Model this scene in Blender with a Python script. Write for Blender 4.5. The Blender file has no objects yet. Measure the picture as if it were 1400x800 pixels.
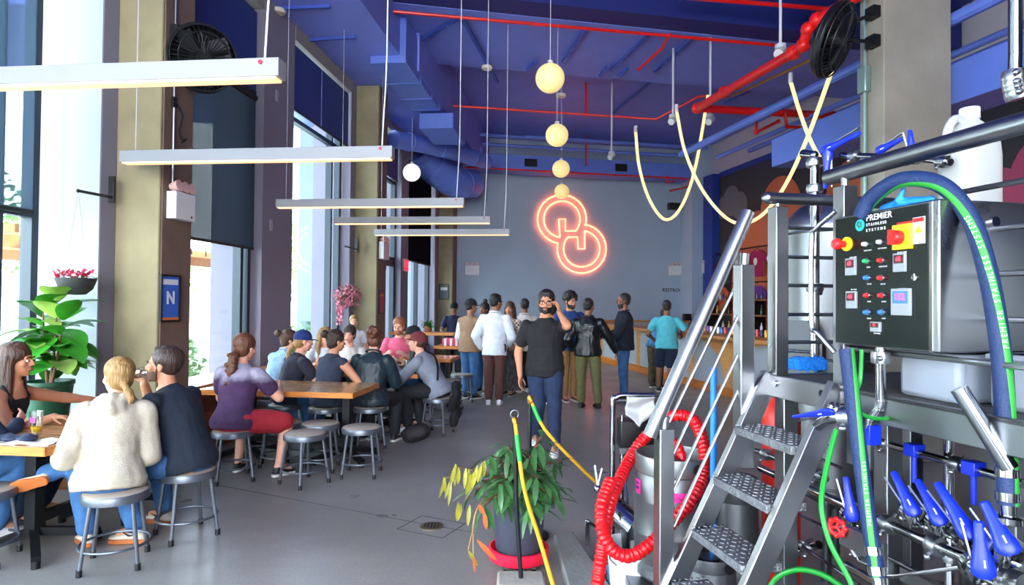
import bpy, bmesh, math, random
from math import sin, cos, pi, radians as R
from mathutils import Vector as V, Matrix, noise
import numpy as np
sc = bpy.context.scene
COL = sc.collection
random.seed(4)
# ------------------------------------------------------------------ camera, sky, exposure
F = 857.0
CAM = V((0, 0, 1.63))
camd = bpy.data.cameras.new('camera'); cam = bpy.data.objects.new('camera', camd); COL.objects.link(cam)
camd.lens = F/1400*36; camd.sensor_width = 36; camd.clip_start = .05; camd.clip_end = 300
MC = (Matrix.Rotation(R(91.0), 4, 'X') @ Matrix.Rotation(R(0.5), 4, 'Z'))
cam.matrix_world = Matrix.Translation(CAM) @ MC
sc.camera = cam
def ray(px, py): return MC.to_3x3() @ V(((px-700)/F, (400-py)/F, -1))
def at(px, py, d): return CAM + ray(px, py)*d
def on(px, py, z=0.0):
    r = ray(px, py); return CAM + r*((z-CAM.z)/r.z)
sc.view_settings.view_transform = 'Standard'; sc.view_settings.look = 'None'
sc.view_settings.gamma = 1; sc.view_settings.use_curve_mapping = False
sc.view_settings.exposure = 2.05
w = bpy.data.worlds.new('sky'); sc.world = w; w.use_nodes = True
wn = w.node_tree; bgn = wn.nodes['Background']; bgn.inputs['Strength'].default_value = 5.0
tc = wn.nodes.new('ShaderNodeTexCoord'); sep = wn.nodes.new('ShaderNodeSeparateXYZ'); rp = wn.nodes.new('ShaderNodeValToRGB')
wn.links.new(tc.outputs['Generated'], sep.inputs[0]); wn.links.new(sep.outputs['Z'], rp.inputs[0]); wn.links.new(rp.outputs[0], bgn.inputs[0])
rp.color_ramp.elements[0].position = 0.0; rp.color_ramp.elements[0].color = (.95, .97, 1, 1)
rp.color_ramp.elements[1].position = .7; rp.color_ramp.elements[1].color = (.62, .78, 1, 1)
sund = bpy.data.lights.new('sun', 'SUN'); sund.energy = 3.0; sund.angle = R(.6); sund.color = (1, .96, .9)
sun = bpy.data.objects.new('sun', sund); COL.objects.link(sun); sun.rotation_euler = V((-.80, -.12, -1.25)).to_track_quat('-Z', 'Y').to_euler()
cy = sc.cycles
cy.max_bounces = 8; cy.diffuse_bounces = 5; cy.glossy_bounces = 4; cy.transparent_max_bounces = 12; cy.transmission_bounces = 6
cy.sample_clamp_indirect = 6; cy.caustics_reflective = False; cy.caustics_refractive = False
# ------------------------------------------------------------------ helpers
def lin(c):
    if isinstance(c, str):
        c = [int(c[i:i+2], 16)/255 for i in (0, 2, 4)]
    return tuple((x/12.92 if x <= .04045 else ((x+.055)/1.055)**2.4) for x in c)
MATS = {}
def ceil_z(p):
    if B.inv(p).x < -3.05: return 5.85
    u = A.inv(p).y; return 7.35 if u < 9.9 else 6.56 if u < 12.9 else 7.0
def mat(name, col, rough=.6, metal=0., var=0., vs=6., bump=0., bs=40., emit=None, es=1., coat=0., stretch=None, rvar=0., spec=None):
    if name in MATS: return MATS[name]
    m = bpy.data.materials.new(name); m.use_nodes = True; MATS[name] = m
    nt = m.node_tree; b = nt.nodes['Principled BSDF']; L = nt.links.new
    c = lin(col); b.inputs['Base Color'].default_value = (*c, 1)
    b.inputs['Roughness'].default_value = rough; b.inputs['Metallic'].default_value = metal
    if coat: b.inputs['Coat Weight'].default_value = coat
    if spec is not None: b.inputs['Specular IOR Level'].default_value = spec
    if emit: b.inputs['Emission Color'].default_value = (*lin(emit), 1); b.inputs['Emission Strength'].default_value = es
    if var or bump or rvar:
        t = nt.nodes.new('ShaderNodeTexCoord'); mp = nt.nodes.new('ShaderNodeMapping'); L(t.outputs['Object'], mp.inputs[0])
        if stretch: mp.inputs['Scale'].default_value = stretch
        n = nt.nodes.new('ShaderNodeTexNoise'); n.inputs['Scale'].default_value = vs; n.inputs['Detail'].default_value = 6
        L(mp.outputs[0], n.inputs[0])
        if var:
            mx = nt.nodes.new('ShaderNodeMix'); mx.data_type = 'RGBA'
            mx.inputs[6].default_value = (*[max(0, x*(1-var)) for x in c], 1); mx.inputs[7].default_value = (*[min(1, x*(1+var)) for x in c], 1)
            cr = nt.nodes.new('ShaderNodeMapRange'); cr.inputs[1].default_value = .3; cr.inputs[2].default_value = .7
            L(n.outputs['Fac'], cr.inputs[0]); L(cr.outputs[0], mx.inputs[0]); L(mx.outputs[2], b.inputs['Base Color'])
        if rvar:
            rr = nt.nodes.new('ShaderNodeMapRange'); rr.inputs[1].default_value = .3; rr.inputs[2].default_value = .7
            rr.inputs[3].default_value = max(.02, rough-rvar); rr.inputs[4].default_value = min(1, rough+rvar)
            L(n.outputs['Fac'], rr.inputs[0]); L(rr.outputs[0], b.inputs['Roughness'])
        if bump:
            n2 = nt.nodes.new('ShaderNodeTexNoise'); n2.inputs['Scale'].default_value = bs; n2.inputs['Detail'].default_value = 4
            L(mp.outputs[0], n2.inputs[0])
            bp = nt.nodes.new('ShaderNodeBump'); bp.inputs['Strength'].default_value = bump; bp.inputs['Distance'].default_value = .02
            L(n2.outputs['Fac'], bp.inputs['Height']); L(bp.outputs[0], b.inputs['Normal'])
    return m
def see_through_mat(name, col, clear, gloss=.06, trans=.5):
    """a screen / thin pane: part of the light passes straight, the rest meets a cloth or a faint mirror"""
    if name in MATS: return MATS[name]
    m = bpy.data.materials.new(name); m.use_nodes = True; MATS[name] = m
    nt = m.node_tree; nt.nodes.clear(); N = nt.nodes.new; L = nt.links.new
    o = N('ShaderNodeOutputMaterial'); tr = N('ShaderNodeBsdfTransparent'); mx = N('ShaderNodeMixShader')
    if trans:
        a = N('ShaderNodeBsdfDiffuse'); a.inputs[0].default_value = (*lin(col), 1)
        t = N('ShaderNodeBsdfTranslucent'); t.inputs[0].default_value = (*lin(col), 1)
        k = N('ShaderNodeMixShader'); k.inputs[0].default_value = trans
        L(a.outputs[0], k.inputs[1]); L(t.outputs[0], k.inputs[2]); s2 = k
    else:
        s2 = N('ShaderNodeBsdfGlossy'); s2.inputs['Roughness'].default_value = .02
        tr.inputs[0].default_value = (*lin(col), 1)
    mx.inputs[0].default_value = clear
    L(s2.outputs[0], mx.inputs[1]); L(tr.outputs[0], mx.inputs[2]); L(mx.outputs[0], o.inputs[0])
    return m
class Frame:
    def __init__(s, deg): s.a = R(deg); s.m = Matrix.Rotation(s.a, 3, 'Z')
    def w(s, p): return s.m @ V(p)
    def inv(s, p): return s.m.transposed() @ V(p)
W, A, B = Frame(0), Frame(11.5), Frame(-6.0)   # world; room and brewhouse grid; window wall grid
class MB:
    def __init__(s): s.v = []; s.f = []; s.smooth = True
    def add(s, vs, fs):
        o = len(s.v); s.v += [tuple(v) for v in vs]; s.f += [tuple(i+o for i in f) for f in fs]; return s
    def box(s, x0, y0, z0, x1, y1, z1):
        vs = [(x, y, z) for z in (z0, z1) for y in (y0, y1) for x in (x0, x1)]
        return s.add(vs, [(0,2,3,1),(4,5,7,6),(0,1,5,4),(2,6,7,3),(0,4,6,2),(1,3,7,5)])
    def cbox(s, c, size, rot=None):
        a, b, d = size[0]/2, size[1]/2, size[2]/2
        vs = [V((x, y, z)) for z in (-d, d) for y in (-b, b) for x in (-a, a)]
        if rot is not None: vs = [rot @ v for v in vs]
        vs = [v+V(c) for v in vs]
        return s.add(vs, [(0,2,3,1),(4,5,7,6),(0,1,5,4),(2,6,7,3),(0,4,6,2),(1,3,7,5)])
    def bar(s, p0, p1, wd, ht, up=(0,0,1)):
        p0, p1 = V(p0), V(p1); y = (p1-p0); L = y.length; y.normalize(); x = y.cross(V(up))
        if x.length < 1e-4: x = V((1,0,0))
        x.normalize(); z = x.cross(y); m = Matrix((x, y, z)).transposed()
        return s.cbox((p0+p1)/2, (wd, L, ht), m)
    def tube(s, pts, r, n=10, closed=False, caps=True, sq=None):
        pts = [V(p) for p in pts]; k = len(pts)
        rs = r if isinstance(r, (list, tuple)) else [r]*k
        o = len(s.v); t0 = None; prev = None
        for i, p in enumerate(pts):
            a = pts[(i-1) % k] if (closed or i > 0) else p; b = pts[(i+1) % k] if (closed or i < k-1) else p
            t = (b-a); t = t.normalized() if t.length > 1e-9 else V((0,0,1))
            if prev is None:
                h = V((0,0,1)) if abs(t.z) < .95 else V((1,0,0)); x = t.cross(h).normalized()
            else:
                x = (prev - t*prev.dot(t)); x = x.normalized() if x.length > 1e-6 else t.orthogonal().normalized()
            prev = x; y = t.cross(x)
            for j in range(n):
                q = 2*pi*j/n; s.v.append(tuple(p + (x*cos(q)+y*sin(q))*rs[i]))
        m = k if closed else k-1
        for i in range(m):
            for j in range(n):
                a = o+i*n+j; b = o+i*n+(j+1) % n; c = o+((i+1) % k)*n+(j+1) % n; d = o+((i+1) % k)*n+j
                s.f.append((a, d, c, b))
        if caps and not closed:
            s.f.append(tuple(o+j for j in range(n))); s.f.append(tuple(o+(k-1)*n+j for j in reversed(range(n))))
        return s
    def cyl(s, p0, p1, r0, r1=None, n=20): return s.tube([p0, p1], [r0, r0 if r1 is None else r1], n)
    def lathe(s, prof, c=(0,0,0), axis=(0,0,1), n=28):
        z = V(axis).normalized(); x = z.orthogonal().normalized(); y = z.cross(x); o = len(s.v); c = V(c); k = len(prof)
        for (r, h) in prof:
            for j in range(n):
                q = 2*pi*j/n; s.v.append(tuple(c + z*h + (x*cos(q)+y*sin(q))*max(r, 1e-5)))
        for i in range(k-1):
            for j in range(n):
                s.f.append((o+i*n+j, o+i*n+(j+1) % n, o+(i+1)*n+(j+1) % n, o+(i+1)*n+j))
        s.f.append(tuple(o+j for j in reversed(range(n)))); s.f.append(tuple(o+(k-1)*n+j for j in range(n)))
        return s
    def ball(s, c, r, n=16, m=10, rot=None):
        r = r if isinstance(r, (tuple, list)) else (r, r, r); c = V(c); o = len(s.v)
        for i in range(m+1):
            th = pi*i/m
            for j in range(n):
                q = 2*pi*j/n; p = V((r[0]*sin(th)*cos(q), r[1]*sin(th)*sin(q), r[2]*cos(th)))
                if i in (0, m): p += V((1e-5*cos(q), 1e-5*sin(q), 0))
                if rot is not None: p = rot @ p
                s.v.append(tuple(c+p))
        for i in range(m):
            for j in range(n):
                s.f.append((o+i*n+j, o+(i+1)*n+j, o+(i+1)*n+(j+1) % n, o+i*n+(j+1) % n))
        s.f.append(tuple(o+j for j in range(n))); s.f.append(tuple(o+m*n+j for j in reversed(range(n))))
        return s
    def torus(s, c, r, rr, axis=(0,0,1), n=32, m=8):
        z = V(axis).normalized(); x = z.orthogonal().normalized(); y = z.cross(x); c = V(c)
        return s.tube([c+(x*cos(2*pi*i/n)+y*sin(2*pi*i/n))*r for i in range(n)], rr, m, closed=True)
    def prism(s, poly, o, x, y, h):
        """outline poly in the plane o + a*x + b*y, thickened by h along x cross y"""
        o, x, y = V(o), V(x), V(y); z = x.cross(y).normalized()*h; k = len(poly)
        vs = [o+x*a+y*b for a, b in poly]; vs += [v+z for v in vs]
        fs = [tuple(reversed(range(k))), tuple(range(k, 2*k))] + [(i, (i+1) % k, k+(i+1) % k, k+i) for i in range(k)]
        return s.add(vs, fs)
    def rings(s, rg, n=16):
        """closed loft through rings (centre, x half-axis vector, y half-axis vector)"""
        o = len(s.v); k = len(rg)
        for c, ax, ay in rg:
            for j in range(n):
                q = 2*pi*j/n; s.v.append(tuple(V(c)+V(ax)*cos(q)+V(ay)*sin(q)))
        for i in range(k-1):
            for j in range(n):
                s.f.append((o+i*n+j, o+i*n+(j+1) % n, o+(i+1)*n+(j+1) % n, o+(i+1)*n+j))
        s.f.append(tuple(o+j for j in reversed(range(n)))); s.f.append(tuple(o+(k-1)*n+j for j in range(n)))
        return s
    def grid(s, fn, nu, nv):
        o = len(s.v)
        for i in range(nu+1):
            for j in range(nv+1): s.v.append(tuple(fn(i/nu, j/nv)))
        for i in range(nu):
            for j in range(nv):
                a = o+i*(nv+1)+j; s.f.append((a, a+nv+1, a+nv+2, a+1))
        return s
def newmesh(name, mb, sharp=35, fixn=True):
    me = bpy.data.meshes.new(name); me.from_pydata(mb.v, [], mb.f)
    if fixn:
        bm = bmesh.new(); bm.from_mesh(me); bmesh.ops.recalc_face_normals(bm, faces=bm.faces); bm.to_mesh(me); bm.free()
    me.polygons.foreach_set('use_smooth', [True]*len(me.polygons))
    try: me.set_sharp_from_angle(angle=R(sharp))
    except Exception: pass
    me.update(); return me
ORG = {}
def link(name, me, m, parent=None, bev=0, kind=None):
    o = bpy.data.objects.new(name, me); COL.objects.link(o)
    if m is not None:
        me.materials.clear(); me.materials.append(m)
    if parent is not None: o.parent = parent
    if bev:
        b = o.modifiers.new('bevel', 'BEVEL'); b.width = bev; b.segments = 2; b.limit_method = 'ANGLE'; b.angle_limit = R(40)
    if kind: o['kind'] = kind
    return o
def tag(o, label=None, cat=None, group=None, kind=None):
    if label: o['label'] = label
    if cat: o['category'] = cat
    if group: o['group'] = group
    if kind: o['kind'] = kind
    return o
def thing(name, label, cat, org=(0,0,0), fr=W, group=None, loc=None):
    """an Empty at the base of a thing; its parts are given in the coordinates of frame fr"""
    o = bpy.data.objects.new(name, None); COL.objects.link(o); o.empty_display_size = .1
    o.location = fr.w(org) if loc is None else loc; o.rotation_euler = (0, 0, fr.a)
    ORG[o.name] = V(org) if loc is None else V((0,0,0))
    return tag(o, label, cat, group)
def part(mb, name, m, parent, bev=0, label=None, sharp=35, kind=None):
    root = parent; off = ORG.get(parent.name, V((0,0,0)))
    if off.length > 0:
        mb.v = [(x-off.x, y-off.y, z-off.z) for x, y, z in mb.v]
    o = link(name, newmesh(name, mb, sharp), m, parent, bev, kind)
    if label: o['label'] = label
    return o
def subpart(mb, name, m, par, bev=0, label=None, sharp=35):
    """a piece of a part: same coordinates as the part's own thing"""
    root = par.parent; off = ORG.get(root.name, V((0,0,0))) if root else ORG.get(par.name, V((0,0,0)))
    mb.v = [(x-off.x, y-off.y, z-off.z) for x, y, z in mb.v]
    o = link(name, newmesh(name, mb, sharp), m, par, bev)
    if label: o['label'] = label
    return o
def solo(mb, name, m, label=None, cat=None, fr=W, group=None, bev=0, kind=None, sharp=35):
    """a thing that is one mesh, its origin at the middle of its foot"""
    a = np.array(mb.v); c = V(((a[:,0].min()+a[:,0].max())/2, (a[:,1].min()+a[:,1].max())/2, a[:,2].min()))
    mb.v = [(x-c.x, y-c.y, z-c.z) for x, y, z in mb.v]
    o = link(name, newmesh(name, mb, sharp), m, None, bev); o.location = fr.w(c); o.rotation_euler = (0, 0, fr.a)
    ORG[o.name] = c
    return tag(o, label, cat, group, kind)
def copy_thing(root, loc, rz=None, label=None, group=None, sc_=None):
    r = root.copy(); COL.objects.link(r); r.location = loc
    if rz is not None: r.rotation_euler = (0, 0, rz)
    if sc_: r.scale = (sc_, sc_, sc_)
    if label: r['label'] = label
    if group: r['group'] = group
    for ch in list(root.children):
        c = ch.copy(); COL.objects.link(c); c.parent = r
        for g in list(ch.children):
            d = g.copy(); COL.objects.link(d); d.parent = c
    return r
def lettering(txt, size, name, m, parent, mtx, depth=.001, align='CENTER', bold=0, font_sp=1.0):
    cu = bpy.data.curves.new('t', 'FONT'); cu.body = txt; cu.size = size; cu.extrude = depth; cu.align_x = align; cu.align_y = 'CENTER'
    cu.offset = bold; cu.space_character = font_sp
    t = bpy.data.objects.new('t', cu); COL.objects.link(t)
    dg = bpy.context.evaluated_depsgraph_get(); me = bpy.data.meshes.new_from_object(t.evaluated_get(dg))
    bpy.data.objects.remove(t); bpy.data.curves.remove(cu)
    me.transform(mtx); me.name = name
    me.materials.clear(); o = link(name, me, m, parent); return o
def basis(x, y, o):
    """matrix whose x axis is x, y axis y, at o"""
    x, y = V(x).normalized(), V(y).normalized(); z = x.cross(y)
    m = Matrix((x, y, z)).transposed().to_4x4(); m.translation = V(o); return m
def cat_curve(p, n=8):
    """smooth polyline through points"""
    p = [V(q) for q in p]; out = []
    for i in range(len(p)-1):
        a = p[i-1] if i else p[0]*2-p[1]; b, c = p[i], p[i+1]; d = p[i+2] if i+2 < len(p) else c*2-b
        for k in range(n):
            t = k/n; out.append(.5*((2*b)+(c-a)*t+(2*a-5*b+4*c-d)*t*t+(3*b-a-3*c+d)*t**3))
    return out+[p[-1]]
# ------------------------------------------------------------------ common materials
STEEL = mat('brushed_steel', 'a0a2a5', .31, 1., var=.04, vs=3, rvar=.05)
STEEL2 = mat('satin_steel', '808387', .36, 1., var=.05, vs=2.5, rvar=.05)
CHROME = mat('polished_steel', 'a6a8ab', .12, 1.)
BLACKM = mat('black_metal', '16171a', .45, .3)
BLACKP = mat('black_plastic', '101114', .4)
WHITEP = mat('white_plastic', 'd6d8db', .45)
GREYM = mat('grey_metal', '7d838c', .42, .6)
BLUEC = mat('ceiling_blue', '7484dc', .6, var=.06, vs=2)
BLUED = mat('duct_blue', '5f7ad0', .5, var=.06, vs=3)
REDP = mat('red_pipe_paint', 'e01818', .35)
WOOD = mat('oiled_wood', 'c98545', .38, var=.22, vs=5, stretch=(1,12,12), bump=.05, bs=30)
WOODD = mat('brown_wood', '8a5129', .5, var=.25, vs=5, stretch=(1,10,10))
CONC = mat('column_concrete', '8e8566', .8, var=.2, vs=2.2, bump=.15, bs=25)
WALLP = mat('pier_paint', '7f7b8b', .7, var=.03, vs=2)
DKFRAME = mat('dark_window_frame', '23323f', .45, .2)
BLUEV = mat('blue_handle_plastic', '0c2ab8', .38)
# ------------------------------------------------------------------ the room
def struct(mb, name, m, fr=W, bev=0, label=None):
    o = solo(mb, name, m, label, None, fr, bev=bev, kind='structure'); return o
VR0 = 11.0
# floor: polished concrete with saw cut joints
def floor_mat():
    m = bpy.data.materials.new('polished_concrete'); m.use_nodes = True; nt = m.node_tree; b = nt.nodes['Principled BSDF']; L = nt.links.new; N = nt.nodes.new
    t = N('ShaderNodeTexCoord'); n = N('ShaderNodeTexNoise'); n.inputs['Scale'].default_value = .9; n.inputs['Detail'].default_value = 8; n.inputs['Roughness'].default_value = .55
    L(t.outputs['Object'], n.inputs[0])
    r = N('ShaderNodeValToRGB'); L(n.outputs['Fac'], r.inputs[0])
    r.color_ramp.elements[0].position = .3; r.color_ramp.elements[0].color = (*lin('827d77'), 1)
    r.color_ramp.elements[1].position = .7; r.color_ramp.elements[1].color = (*lin('9a958e'), 1)
    n3 = N('ShaderNodeTexNoise'); n3.inputs['Scale'].default_value = 60; n3.inputs['Detail'].default_value = 4; L(t.outputs['Object'], n3.inputs[0])
    mx = N('ShaderNodeMix'); mx.data_type = 'RGBA'; mx.blend_type = 'OVERLAY'; mx.inputs[0].default_value = .3
    L(r.outputs[0], mx.inputs[6]); L(n3.outputs['Fac'], mx.inputs[7]); L(mx.outputs[2], b.inputs['Base Color'])
    n2 = N('ShaderNodeTexNoise'); n2.inputs['Scale'].default_value = 1.6; n2.inputs['Detail'].default_value = 5; L(t.outputs['Object'], n2.inputs[0])
    rr = N('ShaderNodeMapRange'); rr.inputs[1].default_value = .3; rr.inputs[2].default_value = .7; rr.inputs[3].default_value = .27; rr.inputs[4].default_value = .42
    L(n2.outputs['Fac'], rr.inputs[0]); L(rr.outputs[0], b.inputs['Roughness'])
    n4 = N('ShaderNodeTexNoise'); n4.inputs['Scale'].default_value = 25; n4.inputs['Detail'].default_value = 5; L(t.outputs['Object'], n4.inputs[0])
    bp = N('ShaderNodeBump'); bp.inputs['Strength'].default_value = .12; bp.inputs['Distance'].default_value = .01; L(n4.outputs['Fac'], bp.inputs['Height']); L(bp.outputs[0], b.inputs['Normal'])
    return m
# the floor stops at the window wall
fm = MB(); q = [B.w((-4.95, -6, 0)), B.w((-4.95, 21.5, 0)), A.w((VR0, 20.4, 0)), A.w((VR0, -6, 0))]
fm.add([(p.x, p.y, -.1) for p in q]+[(p.x, p.y, 0) for p in q], [(3,2,1,0), (4,5,6,7)]+[(i, (i+1) % 4, 4+(i+1) % 4, 4+i) for i in range(4)])
FLOOR = struct(fm, 'floor', floor_mat())
joint = MB(); joint.bar(on(300, 664)+V((0,0,-.001)), on(575, 716)+V((0,0,-.001)), .006, .006); joint.bar(on(575,716)+V((0,0,-.001)), on(650, 729)+V((0,0,-.001)), .004, .006)
c0 = on(590, 720); jx = (on(575,716)-on(300,664)).normalized(); jy = V((-jx.y, jx.x, 0))
for a, b_ in (((-.19,-.16),(.19,-.16)), ((.19,-.16),(.19,.16)), ((.19,.16),(-.19,.16)), ((-.19,.16),(-.19,-.16))):
    joint.bar(c0+jx*a[0]+jy*a[1]-V((0,0,.001)), c0+jx*b_[0]+jy*b_[1]-V((0,0,.001)), .006, .006)
struct(joint, 'trim_1', mat('joint_dark', '3f3d3b', .9), label='thin saw cut joint in the concrete floor')
dr = thing('floor_drain', 'small round brass floor drain set in the concrete', 'drain', c0)
part(MB().lathe([(.085,-.002),(.085,.006),(.07,.008),(0,.008)], c0), 'drain_plate', mat('aged_brass', '8b8360', .4, .9), dr)
g = MB()
for i in range(5):
    h = math.sqrt(max(.001, .062**2-((i-2)*.024)**2)); g.cbox(c0+V(((i-2)*.024, 0, .0085)), (.01, 2*h, .003))
part(g, 'slot', BLACKM, dr)
# window wall (frame B: w across, t along)
WP, WC = -4.31, -3.87
H1 = 5.85
def pier(n, t0, t1, w0=WP, w1=-5.05):
    struct(MB().box(w1, t0, 0, w0, t1, H1), 'wall_left' if n == 1 else 'wall_left.%03d' % (n-1), WALLP, B)
pier(1, 5.25, 6.1); pier(2, 8.17, 9.08); pier(3, 11.48, 12.6); pier(4, 14.93, 15.6); pier(5, 18.6, 21.2); pier(6, -4, -2.4)
struct(MB().box(-4.83, 5.235, 0, -4.312, 5.25, H1), 'trim_2', mat('jamb_lit', 'a9b3ba', .6), B, label='jamb sheet beside the nearest window, coloured paler as lit')  # sheet paler than the pier; window light put into its colour
ct = MB()
for k, (t0, wd, dp) in enumerate(((5.43, .44, .47), (11.76, .46, .55), (19.1, .46, .62))):
    m = MB().box(WC-wd, t0, 0, WC, t0+dp, H1)
    struct(m, 'column' if k == 0 else 'column.%03d' % k, CONC, B, bev=.012, label='square bare concrete column against the window wall')
    sd = MB().box(WC-.002, t0+.03, 0, WC+.012, t0+dp-.0, H1)  # thin added sheet; its brown stands for the column face in shade
    struct(sd, 'trim_%d' % (3+k), mat('column_shade_brown', '6f5b50', .7, var=.12, vs=3), B, label='thin sheet coloured brown as the shaded room side of a concrete column')
GLASS = see_through_mat('window_glass', 'f4fbfa', .97, trans=0)
def window(n, t0, t1, wg, mull, top=5.7, sill=.35, hor=()):
    r = bpy.data.objects.new('window_%d' % n, None); COL.objects.link(r); r.location = B.w((wg, (t0+t1)/2, sill)); r.rotation_euler = (0,0,B.a); r['kind'] = 'structure'
    r['label'] = 'tall dark framed window in the facade'
    ORG[r.name] = V((wg, (t0+t1)/2, sill)); f = MB(); e = .07
    for t in [t0+e/2, t1-e/2]+list(mull): f.box(wg-.06, t-e/2, sill, wg+.05, t+e/2, top)
    for z in [sill, top-e]+list(hor): f.box(wg-.055, t0, z, wg+.045, t1, z+e)
    part(f, 'window_frame', DKFRAME, r); part(MB().box(wg-.006, t0, sill, wg+.006, t1, top), 'pane', GLASS, r)
    return r
window(1, -2.4, 5.1, -4.83, [1.0, 3.2, 4.72], hor=(2.35,)); window(2, 6.1, 8.17, -4.52, [7.95], hor=(4.45,)); window(3, 9.08, 11.48, -4.55, [11.05], hor=(4.5,))
window(5, 15.6, 18.6, -4.55, [17.3], hor=(4.5,))
window(4, 12.6, 14.93, -4.5, [13.3], sill=2.65, hor=(2.65, 4.5))
sl = MB(); 
for t0, t1, wg in ((-2.4, 5.25, -4.83), (6.1, 8.17, -4.52), (9.08, 11.48, -4.55), (15.6, 18.6, -4.55)): sl.box(wg-.2, t0, 0, wg+.1, t1, .35)
struct(sl, 'wall_left_low', WALLP, B)
# glazed door to the terrace, in the fourth bay
d = bpy.data.objects.new('door_1', None); COL.objects.link(d); d.location = B.w((-4.5, 13.75, 0)); d.rotation_euler = (0,0,B.a); d['kind'] = 'structure'; d['label'] = 'dark framed glazed double door to the terrace'
ORG[d.name] = V((-4.5, 13.75, 0)); f = MB()
for t in (12.66, 13.68, 13.82, 14.87): f.box(-4.56, t-.06, 0, -4.45, t+.06, 2.62)
for z in (.0, 2.5): f.box(-4.555, 12.6, z, -4.455, 14.93, z+.14)
part(f, 'door_frame', DKFRAME, d); part(MB().box(-4.507, 12.6, 0, -4.495, 14.93, 2.6), 'pane', GLASS, d)
part(MB().tube([(-4.4, 13.6, .95), (-4.4, 13.6, 1.5)], .015).tube([(-4.4, 13.9, .95), (-4.4, 13.9, 1.5)], .015), 'door_handle', STEEL, d)
part(MB().box(-4.5, 12.7, 2.35, -4.3, 13.75, 2.5), 'door_closer', BLACKM, d)
# navy blinds in the upper lights, header beam
NAVY = mat('navy_blind', '24387e', .6)
def blind(t0, t1, z0, z1, wq, m, lab, seams=(), roll=True):
    b = thing('roller_shade', lab, 'window shade', (wq, (t0+t1)/2, z0), B)
    c = MB(); cuts = [t0]+list(seams)+[t1]
    for a, e in zip(cuts, cuts[1:]): c.box(wq-.004, a+.01, z0, wq+.004, e-.01, z1)
    part(c, 'cloth', m, b); part(MB().box(wq-.012, t0+.01, z0-.03, wq+.012, t1-.01, z0+.005), 'hem_bar', BLACKM, b)
    if roll: part(MB().cyl((wq-.0, t0+.02, z1+.035), (wq-.0, t1-.02, z1+.035), .045), 'roller', BLACKM, b)
    return b
SHADE = see_through_mat('screen_cloth_pale', '566c80', .30, trans=.5)
SHADE2 = see_through_mat('screen_cloth_grey', '4d5a68', .10, trans=.22)
SHADE3 = see_through_mat('screen_cloth_black', '1b1f25', .03, trans=.1)
blind(-2.3, 5.0, 2.4, 5.6, -4.74, SHADE, 'pale see through roller shade at the nearest window, sky showing through', seams=(3.22,))
blind(6.12, 8.15, 2.36, 4.38, -4.42, SHADE2, 'grey roller shade half lowered beside the nearest concrete column')
blind(6.12, 8.15, 4.5, 5.6, -4.42, NAVY, 'navy blind in the upper light behind the black wall fan', roll=False)
blind(9.1, 11.46, 4.6, 5.58, -4.36, NAVY, 'two panel navy blind in the upper light above the bright white window', seams=(10.2,), roll=False)
blind(15.62, 18.5, 2.75, 5.3, -4.42, SHADE3, 'black roller shade lowered in the farthest window by the back wall')
blind(12.62, 14.9, 4.6, 5.5, -4.4, NAVY, 'navy blind in the light above the terrace door', roll=False)
hd = MB(); hd.box(-4.6, 9.08, 5.62, -4.3, 11.48, 5.85); hd.box(-4.6, 6.1, 5.66, -4.32, 8.17, 5.85); hd.box(-4.9, -2.4, 5.66, -4.32, 5.25, 5.85); hd.box(-4.6, 12.6, 5.62, -4.32, 14.93, 5.85); hd.box(-4.6, 15.6, 5.4, -4.32, 18.6, 5.85)
struct(hd, 'wall_left_header', mat('header_grey', '8e8a86', .7), B)
# back wall and side wall (frame A: v across, u along)
UB, VR = 20.05, 10.7
GREYW = mat('grey_blue_wall', 'a0b3c6', .65, var=.04, vs=1.2)
struct(MB().box(-2.6, UB, 0, VR+.4, UB+.3, 7.6), 'wall_back', GREYW, A)
struct(MB().box(10.0, 19.2, 0, VR, UB, 7.3), 'column.003', GREYW, A, label='slim grey pilaster in the far corner')
struct(MB().box(VR, -4.5, 5.9, VR+.3, UB, 7.6).box(VR, -4.5, 0, VR+.3, UB, 5.9), 'wall_right', mat('white_wall', 'b4b1b8', .7, var=.03), A)
struct(MB().box(VR-.05, -4.5, 0, VR, 18.6, 5.85), 'wall_right_mural', mat('mural_dark', '34373a', .7), A)
struct(MB().box(VR-.3, 18.6, 0, VR, 19.2, 5.9).box(VR-.06, -4.5, 5.78, VR-.01, 18.6, 5.95), 'trim_7', mat('frame_blue', '1f3a92', .6), A, label='deep blue border round the mural')
struct(MB().box(1.2, -4.8, 0, VR+.4, -4.5, 7.6).box(-7, -4.8, 5.4, 1.2, -4.5, 7.6).box(-7, -4.8, 0, 1.2, -4.5, .9), 'wall_rear', mat('rear_wall', '6d7076', .7), A)  # unseen wall added to cut light behind the camera; opening left for fill
# ceiling: slab in three levels and a low soffit along the windows
struct(MB().box(-9, -4.5, 7.35, VR+.4, 10.4, 7.6), 'ceiling_high', mat('ceiling_shade_navy', '2a3a8c', .6), A)  # darker than the other slabs: shade put into the colour
cl = MB(); cl.box(-9, 12.9, 7.0, VR+.4, UB+.3, 7.6)
struct(cl, 'ceiling', BLUEC, A)
struct(MB().box(-2.9, 10.4, 6.55, VR+.4, 12.9, 7.6), 'ceiling_drop', BLUEC, A)
struct(MB().box(-2.9, 9.9, 6.56, VR+.4, 10.4, 7.6), 'ceiling_beam', mat('beam_shade_blue', '18246c', .6), A)  # navy darkened for the shaded face towards the camera
so = MB()
so.box(-5.1, -4.5, H1, -3.05, 11.1, 7.6); so.box(-5.1, 11.1, H1, -2.9, 21.4, 7.6)
struct(so, 'ceiling_soffit', BLUEC, B)
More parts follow.
